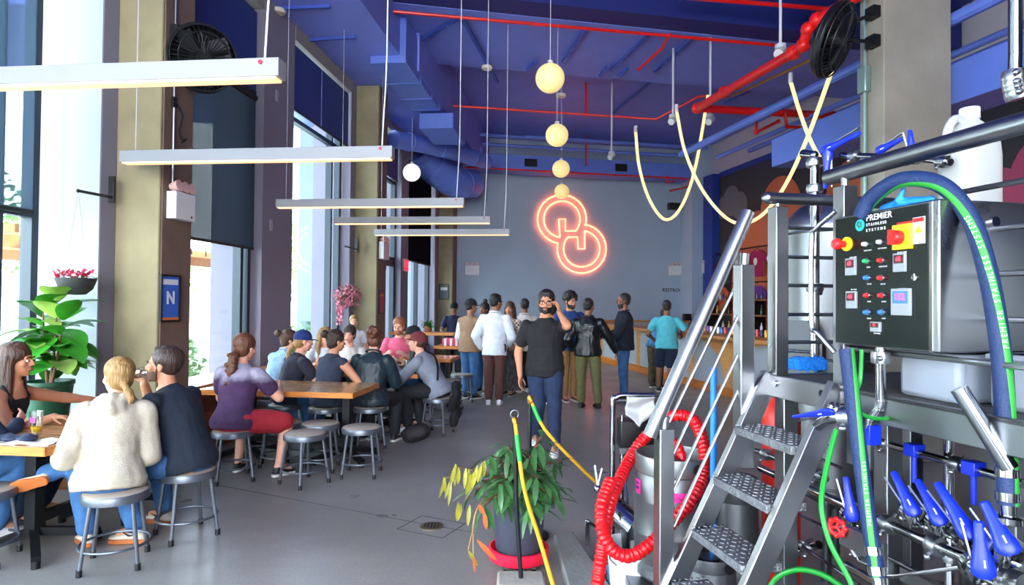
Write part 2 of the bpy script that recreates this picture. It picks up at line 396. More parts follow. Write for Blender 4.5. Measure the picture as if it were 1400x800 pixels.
# ------------------------------------------------------------------ outside
gmat = mat('pale_paving', 'c9c6bd', .8, var=.1, vs=.6)
struct(MB().add([V((*B.w((-5.1,-14,0)).xy,-.12)), V((*B.w((-5.1,40,0)).xy,-.12)), V((*B.w((-60,40,0)).xy,-.12)), V((*B.w((-60,-14,0)).xy,-.12))], [(3,2,1,0)]), 'terrace_ground', gmat)
LEAFG = mat('leaf_outside', '6f9a4a', .6, var=.35, vs=3)
BARK = mat('bark', '6b5645', .9)
def leafquads(mb, c, rad, n, size, rnd):
    for _ in range(n):
        while True:
            p = V((rnd.uniform(-1,1), rnd.uniform(-1,1), rnd.uniform(-1,1)))
            if .25 < p.length < 1: break
        p = V(c)+V((p.x*rad[0], p.y*rad[1], p.z*rad[2]))
        a = V((rnd.gauss(0,1), rnd.gauss(0,1), rnd.gauss(0,.6))).normalized(); b = a.orthogonal().normalized()
        s = size*rnd.uniform(.6,1.3)
        mb.add([p-a*s, p+b*s*.45, p+a*s, p-b*s*.45], [(0,1,2,3)])
rt = random.Random(8)
for i, (wv, tv, h, r_) in enumerate(((-15.6, 12.5, 5.5, 2.0), (-17, 20, 5.5, 2.6), (-10.5, 5.2, 5.8, 1.9), (-15, 30, 6.0, 2.8), (-19, 26, 6, 2.6), (-22, 14, 6.5, 3.0))):
    t = thing('tree', ['leafy tree on the terrace beyond the middle windows', 'pale leafy tree far beyond the terrace railings', 'green tree on the terrace close outside the nearest window', 'distant tree beyond the terrace seen through the far windows', 'bushy tree beyond the pergola', 'tall tree behind the pergola'][i], 'tree', (wv, tv, -.12), B)
    m = MB(); m.tube([(wv, tv, -.12), (wv+.1, tv, h*.4), (wv, tv+.1, h*.8)], [.16, .12, .05])
    for k in range(5): m.tube([(wv, tv, h*.45), (wv+r_*.6*cos(k*1.3), tv+r_*.6*sin(k*1.3), h*.8)], [.06, .02], 6)
    part(m, 'trunk', BARK, t)
    f = MB()
    for k in range(7):
        leafquads(f, (wv+rt.uniform(-.6,.6)*r_, tv+rt.uniform(-.6,.6)*r_, h*rt.uniform(.42,.85)), (r_*.6, r_*.6, r_*.5), 330, .16, rt)
    part(f, 'crown', LEAFG, t)
for i, (wv, tv) in enumerate(((-7.6, 10.6), (-7.9, 15.4), (-8.2, 18.6), (-9.0, 4.5), (-7.4, 6.6))):
    f = MB(); leafquads(f, (wv, tv, .45), (.8, .9, .6), 700, .09, rt)
    solo(f, 'shrub', mat('shrub_leaf', '7fa560', .6, var=.3, vs=4), ['low shrub outside the second window', 'low shrub outside the third window', 'low shrub outside the far windows', 'low shrub outside the nearest window', 'low shrub between the first two windows'][i], 'shrub', B)
pg = thing('pergola', 'orange timber pergola on the terrace outside the windows', 'pergola', (-11, 12, -.12), B)
pw = mat('cedar', 'd08a52', .6, var=.15)
for wv in (-9.6, -12.6):
    for tv in (8.6, 12.2, 15.8): part(MB().box(wv-.08, tv-.08, -.12, wv+.08, tv+.08, 2.6), 'post', pw, pg)
m = MB()
for wv in (-9.6, -12.6): m.box(wv-.06, 8.0, 2.5, wv+.06, 16.4, 2.72)
part(m, 'beam', pw, pg); m = MB()
for k in range(15): m.box(-13.1, 8.1+k*.58, 2.72, -9.1, 8.18+k*.58, 2.86)
part(m, 'rafter', pw, pg)
bd = thing('building', 'pale grey building across the terrace', 'building', (-34, 16, -.12), B)
part(MB().box(-38, 2, -.12, -32, 34, 3.6), 'wall', mat('pale_render', 'b9bcbf', .8), bd)
m = MB()
for k in range(9): m.box(-32.1, 3.4+k*3.3, .9, -31.9, 5.2+k*3.3, 2.6)
part(m, 'window_pane', mat('far_window', '59646e', .3), bd)
# ------------------------------------------------------------------ ceiling services
def onp(px, py, fr, ax, val):
    """the point where the sight line of a photo pixel meets the plane  axis = val  of frame fr (given in frame coordinates)"""
    o = fr.inv(CAM); r = fr.inv(ray(px, py)); return o+r*((val-o[ax])/r[ax])
def pipe_thing(name, label, cat, paths, r, m, group=None, n=10, elbows=True, pname='pipe'):
    """a run of pipe: the first path carries the thing, branches are parts"""
    t = thing(name, label, cat, paths[0][0], W, group)
    for i, p in enumerate(paths):
        mb = MB(); rr = r if not isinstance(r, (list, tuple)) else r[i]; mb.tube(p, rr, n)
        if elbows:
            for q in p[1:-1]: mb.ball(q, rr*1.35, 10, 6)
            mb.ball(p[0], rr*1.3, 10, 6); mb.ball(p[-1], rr*1.3, 10, 6)
        part(mb, pname if i == 0 else 'branch', m, t)
    return t
p1a, p1b = on(495, 12, 6.42), on(1062, 62, 6.42)
pipe_thing('sprinkler_pipe', 'long thin red sprinkler pipe under the shaded blue beam, nearest across the ceiling', 'pipe',
    [[p1a, p1b], [p1a, p1a-V((0,0,.33))], [on(915,48,6.42), on(905,66,6.38), on(873,95,6.38)]], .028, REDP)
p2a, p2b = on(518, 138, 6.2), on(897, 163, 6.2)
pipe_thing('sprinkler_pipe', 'thin red sprinkler pipe across the middle of the ceiling, beyond the first globe lamp', 'pipe',
    [[p2a, p2b, at(955, 132, 15.0), at(972, 131, 14.6)], [p2a, p2a+V((0,0,.75))], [on(801,157,6.2), on(801,157,6.2)+V((0,0,.75))]], .028, REDP)
pipe_thing('sprinkler_pipe', 'thin red sprinkler pipe along the blue duct on the grey back wall', 'pipe',
    [[at(608,200,17.6), at(622,224,18.6), A.w((2.1,18.7,5.72)), A.w((9.6,18.7,5.72)), A.w((9.7,18.9,5.5)), A.w((9.1,18.95,5.35))], [at(801,226,19.2), at(801,226,19.2)+V((0,0,.9))], [at(911,242,20), at(911,249,20), at(920,248,20)]], .026, REDP)
pipe_thing('sprinkler_pipe', 'short red pipe end at the top edge above the globe lamps', 'pipe', [[on(700,-8,6.9), on(799,3,6.9)]], .035, REDP)
pipe_thing('sprinkler_pipe', 'red pipe at the top edge running into the thick red main', 'pipe', [[on(930,-4,6.6), on(1130,12,6.6)]], .035, REDP)
t = pipe_thing('sprinkler_main', 'thick glossy red fire main with elbow running towards the back wall', 'pipe',
    [[at(1200,-22,6.5), at(1118,27,7.35), at(1105,40,7.45), at(1098,62,7.55), at(1085,72,7.75), at(953,148,10.7)], [at(953,148,10.7), at(1138,158,11.3)]], .066, REDP, n=16)
for q in ((1118,27,7.35), (1085,72,7.75), (990,126,9.7), (953,148,10.7)): part(MB().ball(at(*q), .095, 14, 8), 'coupling', REDP, t)
pipe_thing('sprinkler_branch', 'small red pipe loop hanging below the fire main', 'pipe', [[at(1073,155,11.0), at(1076,173,11.0), at(1100,175,11.2)], [at(1034,152,10.9), at(1034,181,10.9), at(1064,166,11.3)]], .03, REDP)
# ducts
def duct(label, w0, w1, t0, t1, z0, z1, fr, seams=(), group=None):
    t = thing('air_duct', label, 'duct', ((w0+w1)/2, (t0+t1)/2, z0), fr, group)
    part(MB().box(w0, t0, z0, w1, t1, z1), 'casing', BLUED, t, bev=.01)
    for s in seams: part(MB().box(w0-.012, s-.015, z0-.012, w1+.012, s+.015, z1), 'flange', BLUED, t)
    return t
a0 = B.inv(on(506, 87, 5.72)); a1 = B.inv(on(556, 87, 5.72)); a2 = B.inv(on(610, 156, 5.72))
duct('flat blue rectangular duct running back along the window side ceiling', a0.x, a1.x, a0.y, a2.y, 5.72, 6.5, B, (a0.y+1.0, a0.y+1.9, a0.y+2.6))
b0 = B.inv(on(573, 176, 5.35)); b1 = B.inv(on(620, 176, 5.35)); b2 = B.inv(on(630, 195, 5.35))
duct('short light blue duct box stepped down behind the flat duct', b0.x, b1.x, b0.y, b2.y+.2, 5.35, 5.68, B)
def round_duct(label, pts, r):
    t = thing('round_duct', label, 'duct', pts[0], W); q = cat_curve(pts, 6)
    part(MB().tube(q, r, 22), 'casing', BLUED, t)
    m = MB()
    for i in range(2, len(q)-2, 4):
        ax = (q[i+1]-q[i-1]); m.torus(q[i], r+.008, .014, ax, 28, 6)
    part(m, 'seam_band', BLUED, t)
round_duct('round blue duct running across above the window side towards the back', [at(538,190,14.2), at(600,203,15.6), at(665,222,17.5)], .2)
round_duct('fat blue duct elbow in the far window corner', [at(572,205,16.6), at(590,228,17.0), at(622,250,17.6), at(645,252,18.4)], .42)
round_duct('fat blue duct bend beside the back wall corner', [at(600,212,18.0), at(622,216,18.4), at(650,206,18.8)], .34)
bt = duct('long blue duct with black grilles across the grey back wall', 1.6, 9.9, 19.1, 19.75, 5.78, 6.28, A, (3.4, 5.6, 7.8))
for ch in [c for c in bt.children if c.name.startswith('flange')]: bpy.data.objects.remove(ch)
for vv in (4.45, 7.45):
    m = MB().box(vv-.2, 19.07, 5.93, vv+.2, 19.1, 6.17); part(m, 'grille', BLACKM, bt)
for i, (z, uu, v0, v1) in enumerate(((6.45, 18.7, 2.2, 9.8), (6.62, 18.3, 1.5, 9.8), (6.56, 18.0, 4.0, 9.9))):
    m = MB().tube([(v0, uu, z), (v1, uu, z)], .05); solo(m, 'blue_pipe', BLUED, ['lower blue conduit above the back duct', 'upper blue conduit above the back duct', 'middle blue conduit above the back duct'][i], 'pipe', A)
duct('big blue duct along the side wall behind the concrete column', 6.2, 6.75, 2.5, 9.2, 3.9, 4.36, A)
m = MB().tube([(6.0, 3.0, 4.75), (6.0, 12.0, 4.75)], .07); m.tube([(6.0,5.9,4.75),(6.0,5.9,6.9)], .03); solo(m, 'blue_pipe', BLUED, 'blue pipe on a hanger above the big side duct', 'pipe', A)
m = MB().tube([(8.2, 4, 5.2), (8.2, 13.0, 5.2)], .06).tube([(7.4, 4, 5.0), (7.4, 13.0, 5.0)], .05); solo(m, 'blue_pipe', BLUED, 'pair of blue pipes beyond the fire main', 'pipe', A)
m = MB().tube([at(1000,132,10.2), at(1130,72,7.6)], .02); solo(m, 'brass_pipe', mat('brass', 'a9762f', .4, .8), 'thin brass rod sloping beside the fire main', 'pipe')
# strut channels
STR = mat('strut_blue', '3a56b0', .5)
for k, (x0, y0, x1, y1, z) in enumerate(((802,40,770,85,6.5), (887,47,836,96,6.5), (947,52,895,97,6.5), (895,108,836,156,6.9), (733,84,720,97,6.5), (552,67,628,25,6.5), (632,25,680,112,6.5), (832,90,820,104,6.5), (858,94,845,104,6.5), (1075,100,990,140,6.8))):
    p, q = on(x0, y0, z), on(x1, y1, z); m = MB().bar(p, q, .06, .05); 
    for s in np.linspace(.08, .92, 8): m.cbox(p.lerp(q, s)-V((0,0,.03)), (.03, .03, .02))
    solo(m, 'strut_channel', STR, 'blue metal strut channel bolted under the blue ceiling', 'strut', W, 'strut channels under the ceiling')
for a_, b_ in (((352,13),(452,9)), ((422,55),(486,51))):
    p, q = on(*a_, 5.83), on(*b_, 5.83); solo(MB().bar(p, q, .05, .04), 'strut_channel', STR, 'blue metal strut channel across the low soffit by the windows', 'strut', W, 'strut channels across the soffit')
# ------------------------------------------------------------------ lamps
LEDW = mat('warm_diffuser', 'ffe2bd', .5, emit='ffb070', es=.35)
HOUS = mat('lamp_housing', '8f9296', .5)
CORD = mat('pale_cord', 'c9ccd2', .5)
REDB = mat('red_stud', 'c01830', .4)
BD = B.w((-1, 0, 0))
for i, (px, py) in enumerate(((386, 96), (538, 209.5), (635, 277), (671, 301), (697, 317.5))):
    e = on(px, py, 2.88); b = B.inv(e); Ln = 2.44
    t = thing('linear_pendant', ['linear pendant lamp nearest the camera, warm glowing underside', 'linear pendant lamp second from the front, crossing the nearest column', 'linear pendant lamp third from the front, crossing the second window', 'linear pendant lamp fourth from the front', 'slim linear pendant lamp farthest back'][i], 'lamp', b, B)
    part(MB().box(b.x-Ln, b.y-.045, b.z-.045, b.x, b.y+.045, b.z+.055), 'housing', HOUS, t, bev=.004)
    part(MB().box(b.x-Ln+.02, b.y-.036, b.z-.058, b.x-.02, b.y+.036, b.z-.043), 'diffuser', LEDW, t, label='warm glowing diffuser strip')
    for s in (.1, Ln-.12):
        top = ceil_z(B.w((b.x-s, b.y, 6)))
        rad = .0065 if s < 1 else .003
        pts = [(b.x-s, b.y, b.z+.05), (b.x-s+(.012 if s < 1 else 0), b.y, b.z+.3), (b.x-s+(.03 if s < 1 else 0), b.y, b.z+.7), (b.x-s+(.035 if s < 1 else 0), b.y, b.z+1.4), (b.x-s+(.035 if s < 1 else 0), b.y, top)]
        part(MB().tube(cat_curve(pts, 4), rad, 6), 'cable', CORD, t)
    part(MB().cyl((b.x-.1, b.y-.052, b.z+.03), (b.x-.1, b.y-.044, b.z+.03), .012), 'stud', REDB, t)
OPAL = mat('opal_globe', 'e0cf9a', .4, emit='ffe08a', es=.16)
OPALW = mat('opal_globe_white', 'ffffff', .3, emit='fffaf0', es=.25)
for i, (px, py, d, top) in enumerate(((752,107,8.6,7.3), (761.5,185,11.0,6.5), (767,231,14.3,6.95), (768,262,16.9,6.95), (563,236,14.3,6.9))):
    c = at(px, py, d); top = ceil_z(c)
    t = thing('globe_pendant', ['largest nearest warm globe lamp hanging from the ceiling', 'second warm globe lamp in the hanging row', 'third warm globe lamp in the hanging row', 'smallest farthest warm globe lamp above the neon sign', 'white globe lamp hanging by the windows'][i], 'lamp', c, W)
    part(MB().ball(c, .2, 28, 18), 'globe', OPAL if i < 4 else OPALW, t)
    part(MB().cyl(c+V((0,0,.19)), c+V((0,0,.24)), .04), 'cap', CORD, t)
    part(MB().tube([c+V((0,0,.23)), (c.x, c.y, top)], .006, 6), 'cord', CORD, t)
# ceiling sensors and speakers on stems
for i, (px, py, d, tz) in enumerate(((381,16,9.0,5.85), (666,93,11.5,6.5), (767,131,13.0,6.95))):
    c = at(px, py, d); t = thing('ceiling_sensor', ['round cream sensor under the soffit by the windows', 'round cream sensor under the blue ceiling drop', 'small cream sensor behind the first globe'][i], 'sensor', c, W)
    part(MB().lathe([(.0,-.03),(.09,-.025),(.1,0),(.1,.03),(0,.04)], c), 'disc', mat('cream_plastic', 'cfc7b4', .5), t); part(MB().tube([c+V((0,0,.03)), (c.x, c.y, max(ceil_z(c), c.z+.05))], .012, 8), 'stem', BLUED, t)
for i, (px, py, d, y2) in enumerate(((920,165,12.0,110), (836,214,15.0,155), (1067,72,8.5,-30), (971,165,11.5,115))):
    c = at(px, py, d); t = thing('spotlight', ['white spotlight on a white stem near the looping light rope', 'small white spotlight on a long stem before the back wall', 'white spotlight on a stem beside the fire main', 'white cylinder spotlight below the fire main corner'][i], 'lamp', c, W)
    top = V((c.x, c.y, ceil_z(c)))
    part(MB().tube([c+V((0,0,.1)), top], .02, 8), 'stem', CORD, t); part(MB().lathe([(.0,.12),(.07,.11),(.075,.05),(.02,.04)], c), 'canopy', CORD, t)
    part(MB().tube([c+V((-.05,-.05,-.04)), c+V((.06,.05,.06))], [.065, .05], 14), 'head', WHITEP, t)
# LED light ropes
ROPE = mat('led_rope', 'e0c88a', .4, emit='ffdf90', es=.3)
def rope(label, pts, r):
    t = thing('light_rope', label, 'light rope', pts[0], W); part(MB().tube(cat_curve(pts, 10), r, 10), 'tube', ROPE, t)
    part(MB().cyl(pts[0]+V((0,0,-.02)), pts[0]+V((0,0,.12)), r*1.2), 'end_cap', CORD, t); return t
rope('glowing light rope hanging in a deep loop before the grey wall', [at(869,180,13), at(874,228,13), at(888,273,13), at(909,300,12.9), (at(930,285,12.7)), at(950,232,12.5), at(968,130,12.2)], .03)
rope('glowing light rope swooping from the ceiling past the mural up to the side fan', [at(925,152,11), at(936,205,11), at(957,254,10.8), at(985,291,10.4), at(1012,306,10), at(1042,294,9.4), at(1072,256,8.8), at(1104,188,8.2), at(1139,92,7.6)], .026)
rope('straight glowing light rope crossing the other near the big column', [at(1081,112,8.4), at(1094,155,8.3), at(1110,196,8.2), at(1128,225,8.1), at(1150,246,8.0)], .025)
# ------------------------------------------------------------------ neon sign on the back wall
NEON = mat('neon_tube', 'ffd9c8', .3, emit='ff6a3c', es=2.6)
def wallp(cx, cyy, off=.07): return onp(700+cx/4, 200+cyy/4, A, 1, UB-off)
def arc(cx, cyy, r, a0, a1, n=40): return [(cx+r*cos(R(a0+(a1-a0)*k/n)), cyy+r*sin(R(a0+(a1-a0)*k/n))) for k in range(n+1)]
c1, c2 = (273,399), (381,561)
ang = lambda c, p: math.degrees(math.atan2(p[1]-c[1], p[0]-c[0]))
ns = thing('neon_sign', 'glowing orange neon sign of two interlocked rings on the grey back wall', 'neon sign', wallp(330, 480, 0), A)
def neon(name, pts):
    part(MB().tube([wallp(x, y) for x, y in pts], .022, 8), name, NEON, ns)
    return pts
neon('tube', arc(*c1, 133, ang(c1,(252,531)), ang(c1,(404,428))+0, 48) if ang(c1,(404,428)) > ang(c1,(252,531)) else arc(*c1, 133, ang(c1,(252,531)), ang(c1,(404,428))+360, 48))
neon('tube', arc(*c2, 133, ang(c2,(396,429)), ang(c2,(251,533))+360, 48))
ui = arc(*c1, 99, ang(c1,(262,497)), ang(c1,(350,462))+360, 44)
neon('tube', ui+[(350,463),(292,463),(292,399),(256,399),(262,497)])
li = arc(*c2, 99, ang(c2,(397,463)), ang(c2,(306,497))+360, 44)
neon('tube', li+[(306,497),(358,497),(362,561),(398,561),(397,463)])
m = MB()
for x, y in ((140,400), (273,266), (408,420), (515,560), (381,694), (250,560)):
    p = wallp(x, y, .07); m.cyl(p, (p.x, UB, p.z), .012, n=8)
part(m, 'standoff', CORD, ns)
# restroom lettering, safety lights, camera, speaker on the back wall
p = onp(925, 397, A, 1, UB-.002)
rs = thing('restroom_sign', 'black RESTROOM lettering with an arrow on the back wall', 'sign', p, A)
o = lettering('RESTROOM', .16, 'lettering', BLACKM, rs, basis((1,0,0),(0,0,1),(-.09,-.004,0)), .003, bold=.003, font_sp=1.08)
m = MB(); q = p+V((.46,-.006,0)); m.box(q.x-.05, q.y-.002, q.z-.006, q.x+.05, q.y+.002, q.z+.006); m.prism([(.06,0),(.02,.03),(.02,-.03)], q+V((0,.002,0)), (1,0,0), (0,0,1), .004)
part(m, 'arrow', BLACKM, rs)
PINKL = mat('lamp_lens', 'd9b3aa', .3)
def emergency(label, p, fr, wd, h, face, cat='emergency light'):
    """twin head emergency light: face gives the outward direction in the frame"""
    t = thing('emergency_light', label, cat, p, fr); fx, fy = face; sx, sy = -fy, fx
    c = V(p)+V((fx*.05, fy*.05, 0)); m = Matrix(((sx, fx, 0), (sy, fy, 0), (0, 0, 1)))
    part(MB().cbox(c, (wd, .1, h), m), 'housing', WHITEP, t, bev=.006)
    for k in (-.34, 0, .34):
        q = c+V((sx*wd*k, sy*wd*k, h/2+.045)); e = q+V((fx*.05, fy*.05, .015))
        part(MB().tube([q-V((fx*.04, fy*.04, 0)), e], [.03, .055], 14).cyl(c+V((sx*wd*k, sy*wd*k, h/2)), q, .012), 'lamp_head', PINKL, t)
    part(MB().cbox(c+V((fx*.051+sx*wd*.3, fy*.051+sy*wd*.3, -h*.35)), (.02, .006, .02), m), 'test_button', BLACKM, t)
    return t
emergency('white emergency light on the grey back wall near the window corner', onp(645,370,A,1,UB), A, .46, .32, (0,-1))
emergency('white emergency light on the grey back wall above the restroom lettering', onp(923,370,A,1,UB), A, .48, .33, (0,-1))
emergency('white emergency light on the narrow corner pilaster', onp(964,367,A,1,19.2), A, .25, .33, (0,-1))
emergency('white emergency light on the shaded side of the nearest column', onp(241,283,B,0,WC+.012), B, .30, .26, (1,0))
emergency('white emergency light on the side of the second column', onp(522,343,B,0,WC+.012), B, .38, .34, (1,0))
m = MB(); p = onp(922,283,A,1,UB); m.box(p.x-.27, p.y-.2, p.z-.12, p.x+.27, p.y, p.z+.12); solo(m, 'wall_speaker', BLACKP, 'black box speaker on the grey back wall', 'speaker', A, bev=.02)
p = onp(944,330,A,1,UB); t = thing('security_camera', 'small white dome camera near the far corner', 'camera', p, A)
part(MB().ball(p+V((0,-.06,0)), .11, 16, 10), 'body', WHITEP, t); part(MB().ball(p+V((.0,-.13,-.02)), .055, 12, 8), 'lens', BLACKP, t)
p = onp(942,262,A,1,UB); t = thing('smoke_detector', 'small white detector high on the back wall', 'detector', p, A); part(MB().lathe([(.07,0),(.07,-.05),(.04,-.08),(0,-.08)], p, (0,1,0)), 'cover', WHITEP, t)
# picture frames and exit sign
def framed(label, p, fr, wd, h, face, m, inner, cat='poster'):
    t = thing('framed_poster', label, cat, p, fr); fx, fy = face; sx, sy = -fy, fx; M3 = Matrix(((sx, fx, 0), (sy, fy, 0), (0, 0, 1)))
    c = V(p)+V((fx*.012, fy*.012, 0)); f = MB()
    for a, b, w_, h_ in ((0, h/2, wd+.02, .02), (0, -h/2, wd+.02, .02), (wd/2, 0, .02, h), (-wd/2, 0, .02, h)): f.cbox(c+V((sx*a, sy*a, b)), (w_, .024, h_), M3)
    part(f, 'frame', BLACKM, t); part(MB().cbox(c-V((fx*.004, fy*.004, 0)), (wd, .008, h), M3), 'print', m, t)
    for (a, b, w_, h_, mm) in inner: part(MB().cbox(c+V((fx*.002+sx*a*wd, fy*.002+sy*a*wd, b*h)), (w_*wd, .005, h_*h), M3), 'print_band', mm, t)
    return t, c, M3
PB = mat('poster_blue', '2a66c8', .5); PO = mat('poster_orange', 'e07a3c', .5); PW = mat('poster_white', 'dfe6ee', .5)
t, c, M3 = framed('framed blue poster with a white letter N on the nearest column', onp(231,408,B,0,WC+.012), B, .27, .43, (1,0), PB, ((0,-.46,1,.08,PO), (0,.36,.8,.12,PW)))
lettering('N', .16, 'lettering', PW, t, basis((0,1,0),(0,0,1), (.018, 0, 0)), .001, bold=.006)
framed('framed red print on the side of the second column', onp(521,413,B,0,WC+.012), B, .32, .44, (1,0), mat('poster_red','b23a4a',.5), ((0,.3,.7,.1,PO),))
p = onp(607,399,B,1,19.1); framed('small dark framed print on the farthest column', p, B, .3, .46, (0,-1), mat('poster_grey','5d6570',.5), ((0,.2,.7,.2,PW),))
p = onp(553,363,B,0,WP); t = thing('exit_sign', 'red and white exit sign on the pier beside the terrace door', 'exit sign', p, B)
part(MB().box(p.x, p.y-.2, p.z-.16, p.x+.05, p.y+.2, p.z+.16), 'housing', WHITEP, t, bev=.005)
part(MB().box(p.x+.05, p.y-.18, p.z-.13, p.x+.054, p.y+.18, p.z+.13), 'panel', mat('exit_red','e8202c',.4, emit='ff2030', es=.5), t)
lettering('EXIT', .17, 'lettering', WHITEP, t, basis((0,1,0),(0,0,1), (.056, 0, 0)), .001, bold=.003)
p = onp(966,393,A,1,19.2); m = MB().box(p.x-.08, p.y-.12, p.z-.22, p.x+.08, p.y, p.z+.22); solo(m, 'alarm_box', mat('alarm_pink','e0485f',.4), 'small red alarm box on the corner pilaster', 'alarm', A, bev=.01)
for i, (px, py, w_, h_) in enumerate(((378,131,.07,.15), (370,308,.07,.15))):
    p = onp(px, py, B, 0, WP); m = MB().box(p.x, p.y-w_/2, p.z-h_/2, p.x+.015, p.y+w_/2, p.z+h_/2); solo(m, 'wall_plate', mat('plate_grey','a9a4b0',.5), ['small blank wall plate high on the wide pier', 'small blank wall plate at mid height on the wide pier'][i], 'wall plate', B, bev=.003)
# conduits on columns
p0, p1 = onp(241,-10,B,0,WC+.03), onp(236,262,B,0,WC+.03)
t = thing('conduit', 'thin metal conduit down the shaded side of the nearest column', 'conduit', p1, B)
part(MB().tube([(p1.x, p1.y, 5.8), p1+V((0,0,.1)), p1], .013, 8), 'pipe', STEEL2, t); q = onp(238,140,B,0,WC+.03); part(MB().cbox(q, (.03,.05,.1)), 'junction_box', BLACKM, t)
part(MB().tube(cat_curve([q+V((.01,.02,0)), q+V((.03,.09,-.1)), q+V((.02,.06,-.25)), q+V((.02,.1,-.33)), q+V((.03,.16,-.31)), q+V((.02,.1,-.36))], 6), .008, 6), 'cable', BLACKP, t)
# right hand column with its conduit
struct(MB().box(5.08, 5.6, 0, 5.92, 5.94, 7.4), 'column.004', mat('column_grey', '8f897d', .85, var=.14, vs=2, bump=.15, bs=25), A, bev=.012, label='broad bare concrete column behind the brewing platform')
t = thing('conduit', 'pale green conduit down the edge of the broad concrete column', 'conduit', (5.05, 5.83, 2), A)
part(MB().tube([(5.05,5.83,2.0), (5.05,5.83,7.3)], .022, 10), 'pipe', mat('conduit_green','8aa6a0',.4,.6), t); z = 1.63+(420-110)*6.75/F; part(MB().box(5.0, 5.77, z-.14, 5.08, 5.89, z+.14), 'junction_box', mat('conduit_green','8aa6a0',.4,.6), t, bev=.01)
# wall fans
def wall_fan(label, c, fr, ax, r, mounts):
    t = thing('wall_fan', label, 'fan', c, fr); c = V(c); ax = V(ax).normalized(); m = MB()
    for s, q in ((.09, r*.75), (.05, r*.95), (0, r), (-.05, r*.95), (-.09, r*.75)): m.torus(c+ax*s, q, .008, ax, 30, 6)
    x = ax.orthogonal().normalized(); y = ax.cross(x)
    for k in range(40):
        a = 2*pi*k/40; e = x*cos(a)+y*sin(a)
        m.tube([c+ax*.1+e*.05, c+ax*.09+e*r*.75, c+e*r, c-ax*.09+e*r*.75, c-ax*.1+e*.05], .004, 5)
    part(m, 'guard', BLACKM, t); part(MB().lathe([(r*.55,-.14),(r*.93,-.07),(r*1.0,-.02),(r*1.0,.02),(r*.97,.02),(r*.9,-.06),(r*.5,-.13)], c, ax, 36), 'shroud', BLACKP, t)
    for k in range(4):
        a = 2*pi*k/4; e = x*cos(a)+y*sin(a); f = x*cos(a+.7)+y*sin(a+.7)
        part(MB().add([c+e*.06+ax*.02, c+e*r*.85+ax*.04, c+(e+f)*r*.52, c+f*r*.6-ax*.04, c+f*.06-ax*.02]+[c+e*.06+ax*.03, c+e*r*.85+ax*.05, c+(e+f)*r*.52+ax*.01, c+f*r*.6-ax*.03, c+f*.06-ax*.01], [(4,3,2,1,0),(5,6,7,8,9)]+[(i,(i+1)%5,5+(i+1)%5,5+i) for i in range(5)]), 'blade', BLACKP, t)
    part(MB().cyl(c-ax*.2, c+ax*.1, .09, .08), 'motor', BLACKP, t)
    m = MB()
    for q in mounts: m.tube([c-ax*.15, q], .02, 8); m.cbox(q, (.12,.12,.12))
    part(m, 'mount', BLACKM, t)
wall_fan('black round wall fan on the shaded side of the nearest column', B.inv(at(277,80,5.9)), B, (.72,-.62,-.25), .31, [onp(240,45,B,0,WC+.03), onp(240,85,B,0,WC+.03)])
wall_fan('black round fan hung edge on beside the broad concrete column', A.inv(at(1140,55,6.3)), A, (.578,-.714,-.4), .37, [(5.05,5.7,A.inv(at(1180,15,6.6)).z), (5.05,5.7,A.inv(at(1184,55,6.6)).z)])
# ------------------------------------------------------------------ people
def fuse(mb, vox, smooth=3, noise_amp=0, noise_scale=9, seed=0, stretch=(1,1,1), folds=0):
    """fuse overlapping closed shapes into one continuous skin"""
    me = newmesh('tmp', mb, fixn=True); o = bpy.data.objects.new('tmp', me); COL.objects.link(o)
    r = o.modifiers.new('r', 'REMESH'); r.mode = 'VOXEL'; r.voxel_size = vox; r.use_smooth_shade = True
    s = o.modifiers.new('s', 'SMOOTH'); s.factor = .5; s.iterations = smooth
    dg = bpy.context.evaluated_depsgraph_get(); out = bpy.data.meshes.new_from_object(o.evaluated_get(dg))
    bpy.data.objects.remove(o); bpy.data.meshes.remove(me)
    if noise_amp:
        n = len(out.vertices); co = np.empty(n*3); out.vertices.foreach_get('co', co); co = co.reshape(-1, 3)
        no = np.empty(n*3); out.vertices.foreach_get('normal', no); no = no.reshape(-1, 3)
        for i in range(n):
            p = V(co[i]); q = V((p.x*stretch[0], p.y*stretch[1], p.z*stretch[2]))*noise_scale+V((seed*7.3, seed*3.1, 0))
            d = noise.noise(q)*.6+noise.noise(q*2.3)*.4
            if folds: d += folds*(.5-abs(noise.noise(q*.8+V((3,9,4)))))
            co[i] += no[i]*noise_amp*d
        out.vertices.foreach_set('co', co.ravel()); out.update()
    out.polygons.foreach_set('use_smooth', [True]*len(out.polygons))
    return out
def cap(mb, p0, r0, p1, r1, n=12):
    """tapered limb with round ends"""
    p0, p1 = V(p0), V(p1); d = (p1-p0)
    if d.length < 1e-6: return mb.ball(p0, r0, n, 8)
    d = d.normalized(); pts = []; rs = []
    for a in (85, 60, 30): pts.append(p0-d*r0*sin(R(a))); rs.append(r0*cos(R(a)))
    pts += [p0, p0.lerp(p1, .5), p1]; rs += [r0, (r0+r1)/2, r1]
    for a in (30, 60, 85): pts.append(p1+d*r1*sin(R(a))); rs.append(r1*cos(R(a)))
    return mb.tube(pts, rs, n)
def ik(a, b, l1, l2, pole):
    a, b = V(a), V(b); d = b-a; L = d.length; mx = (l1+l2)*.999
    if L > mx: b = a+d*(mx/L); d = b-a; L = mx
    u = d.normalized(); x = (l1*l1-l2*l2+L*L)/(2*L); h = math.sqrt(max(0, l1*l1-x*x))
    p = V(pole)-u*V(pole).dot(u); p = p.normalized() if p.length > 1e-5 else u.orthogonal()
    return a+u*x+p*h, b
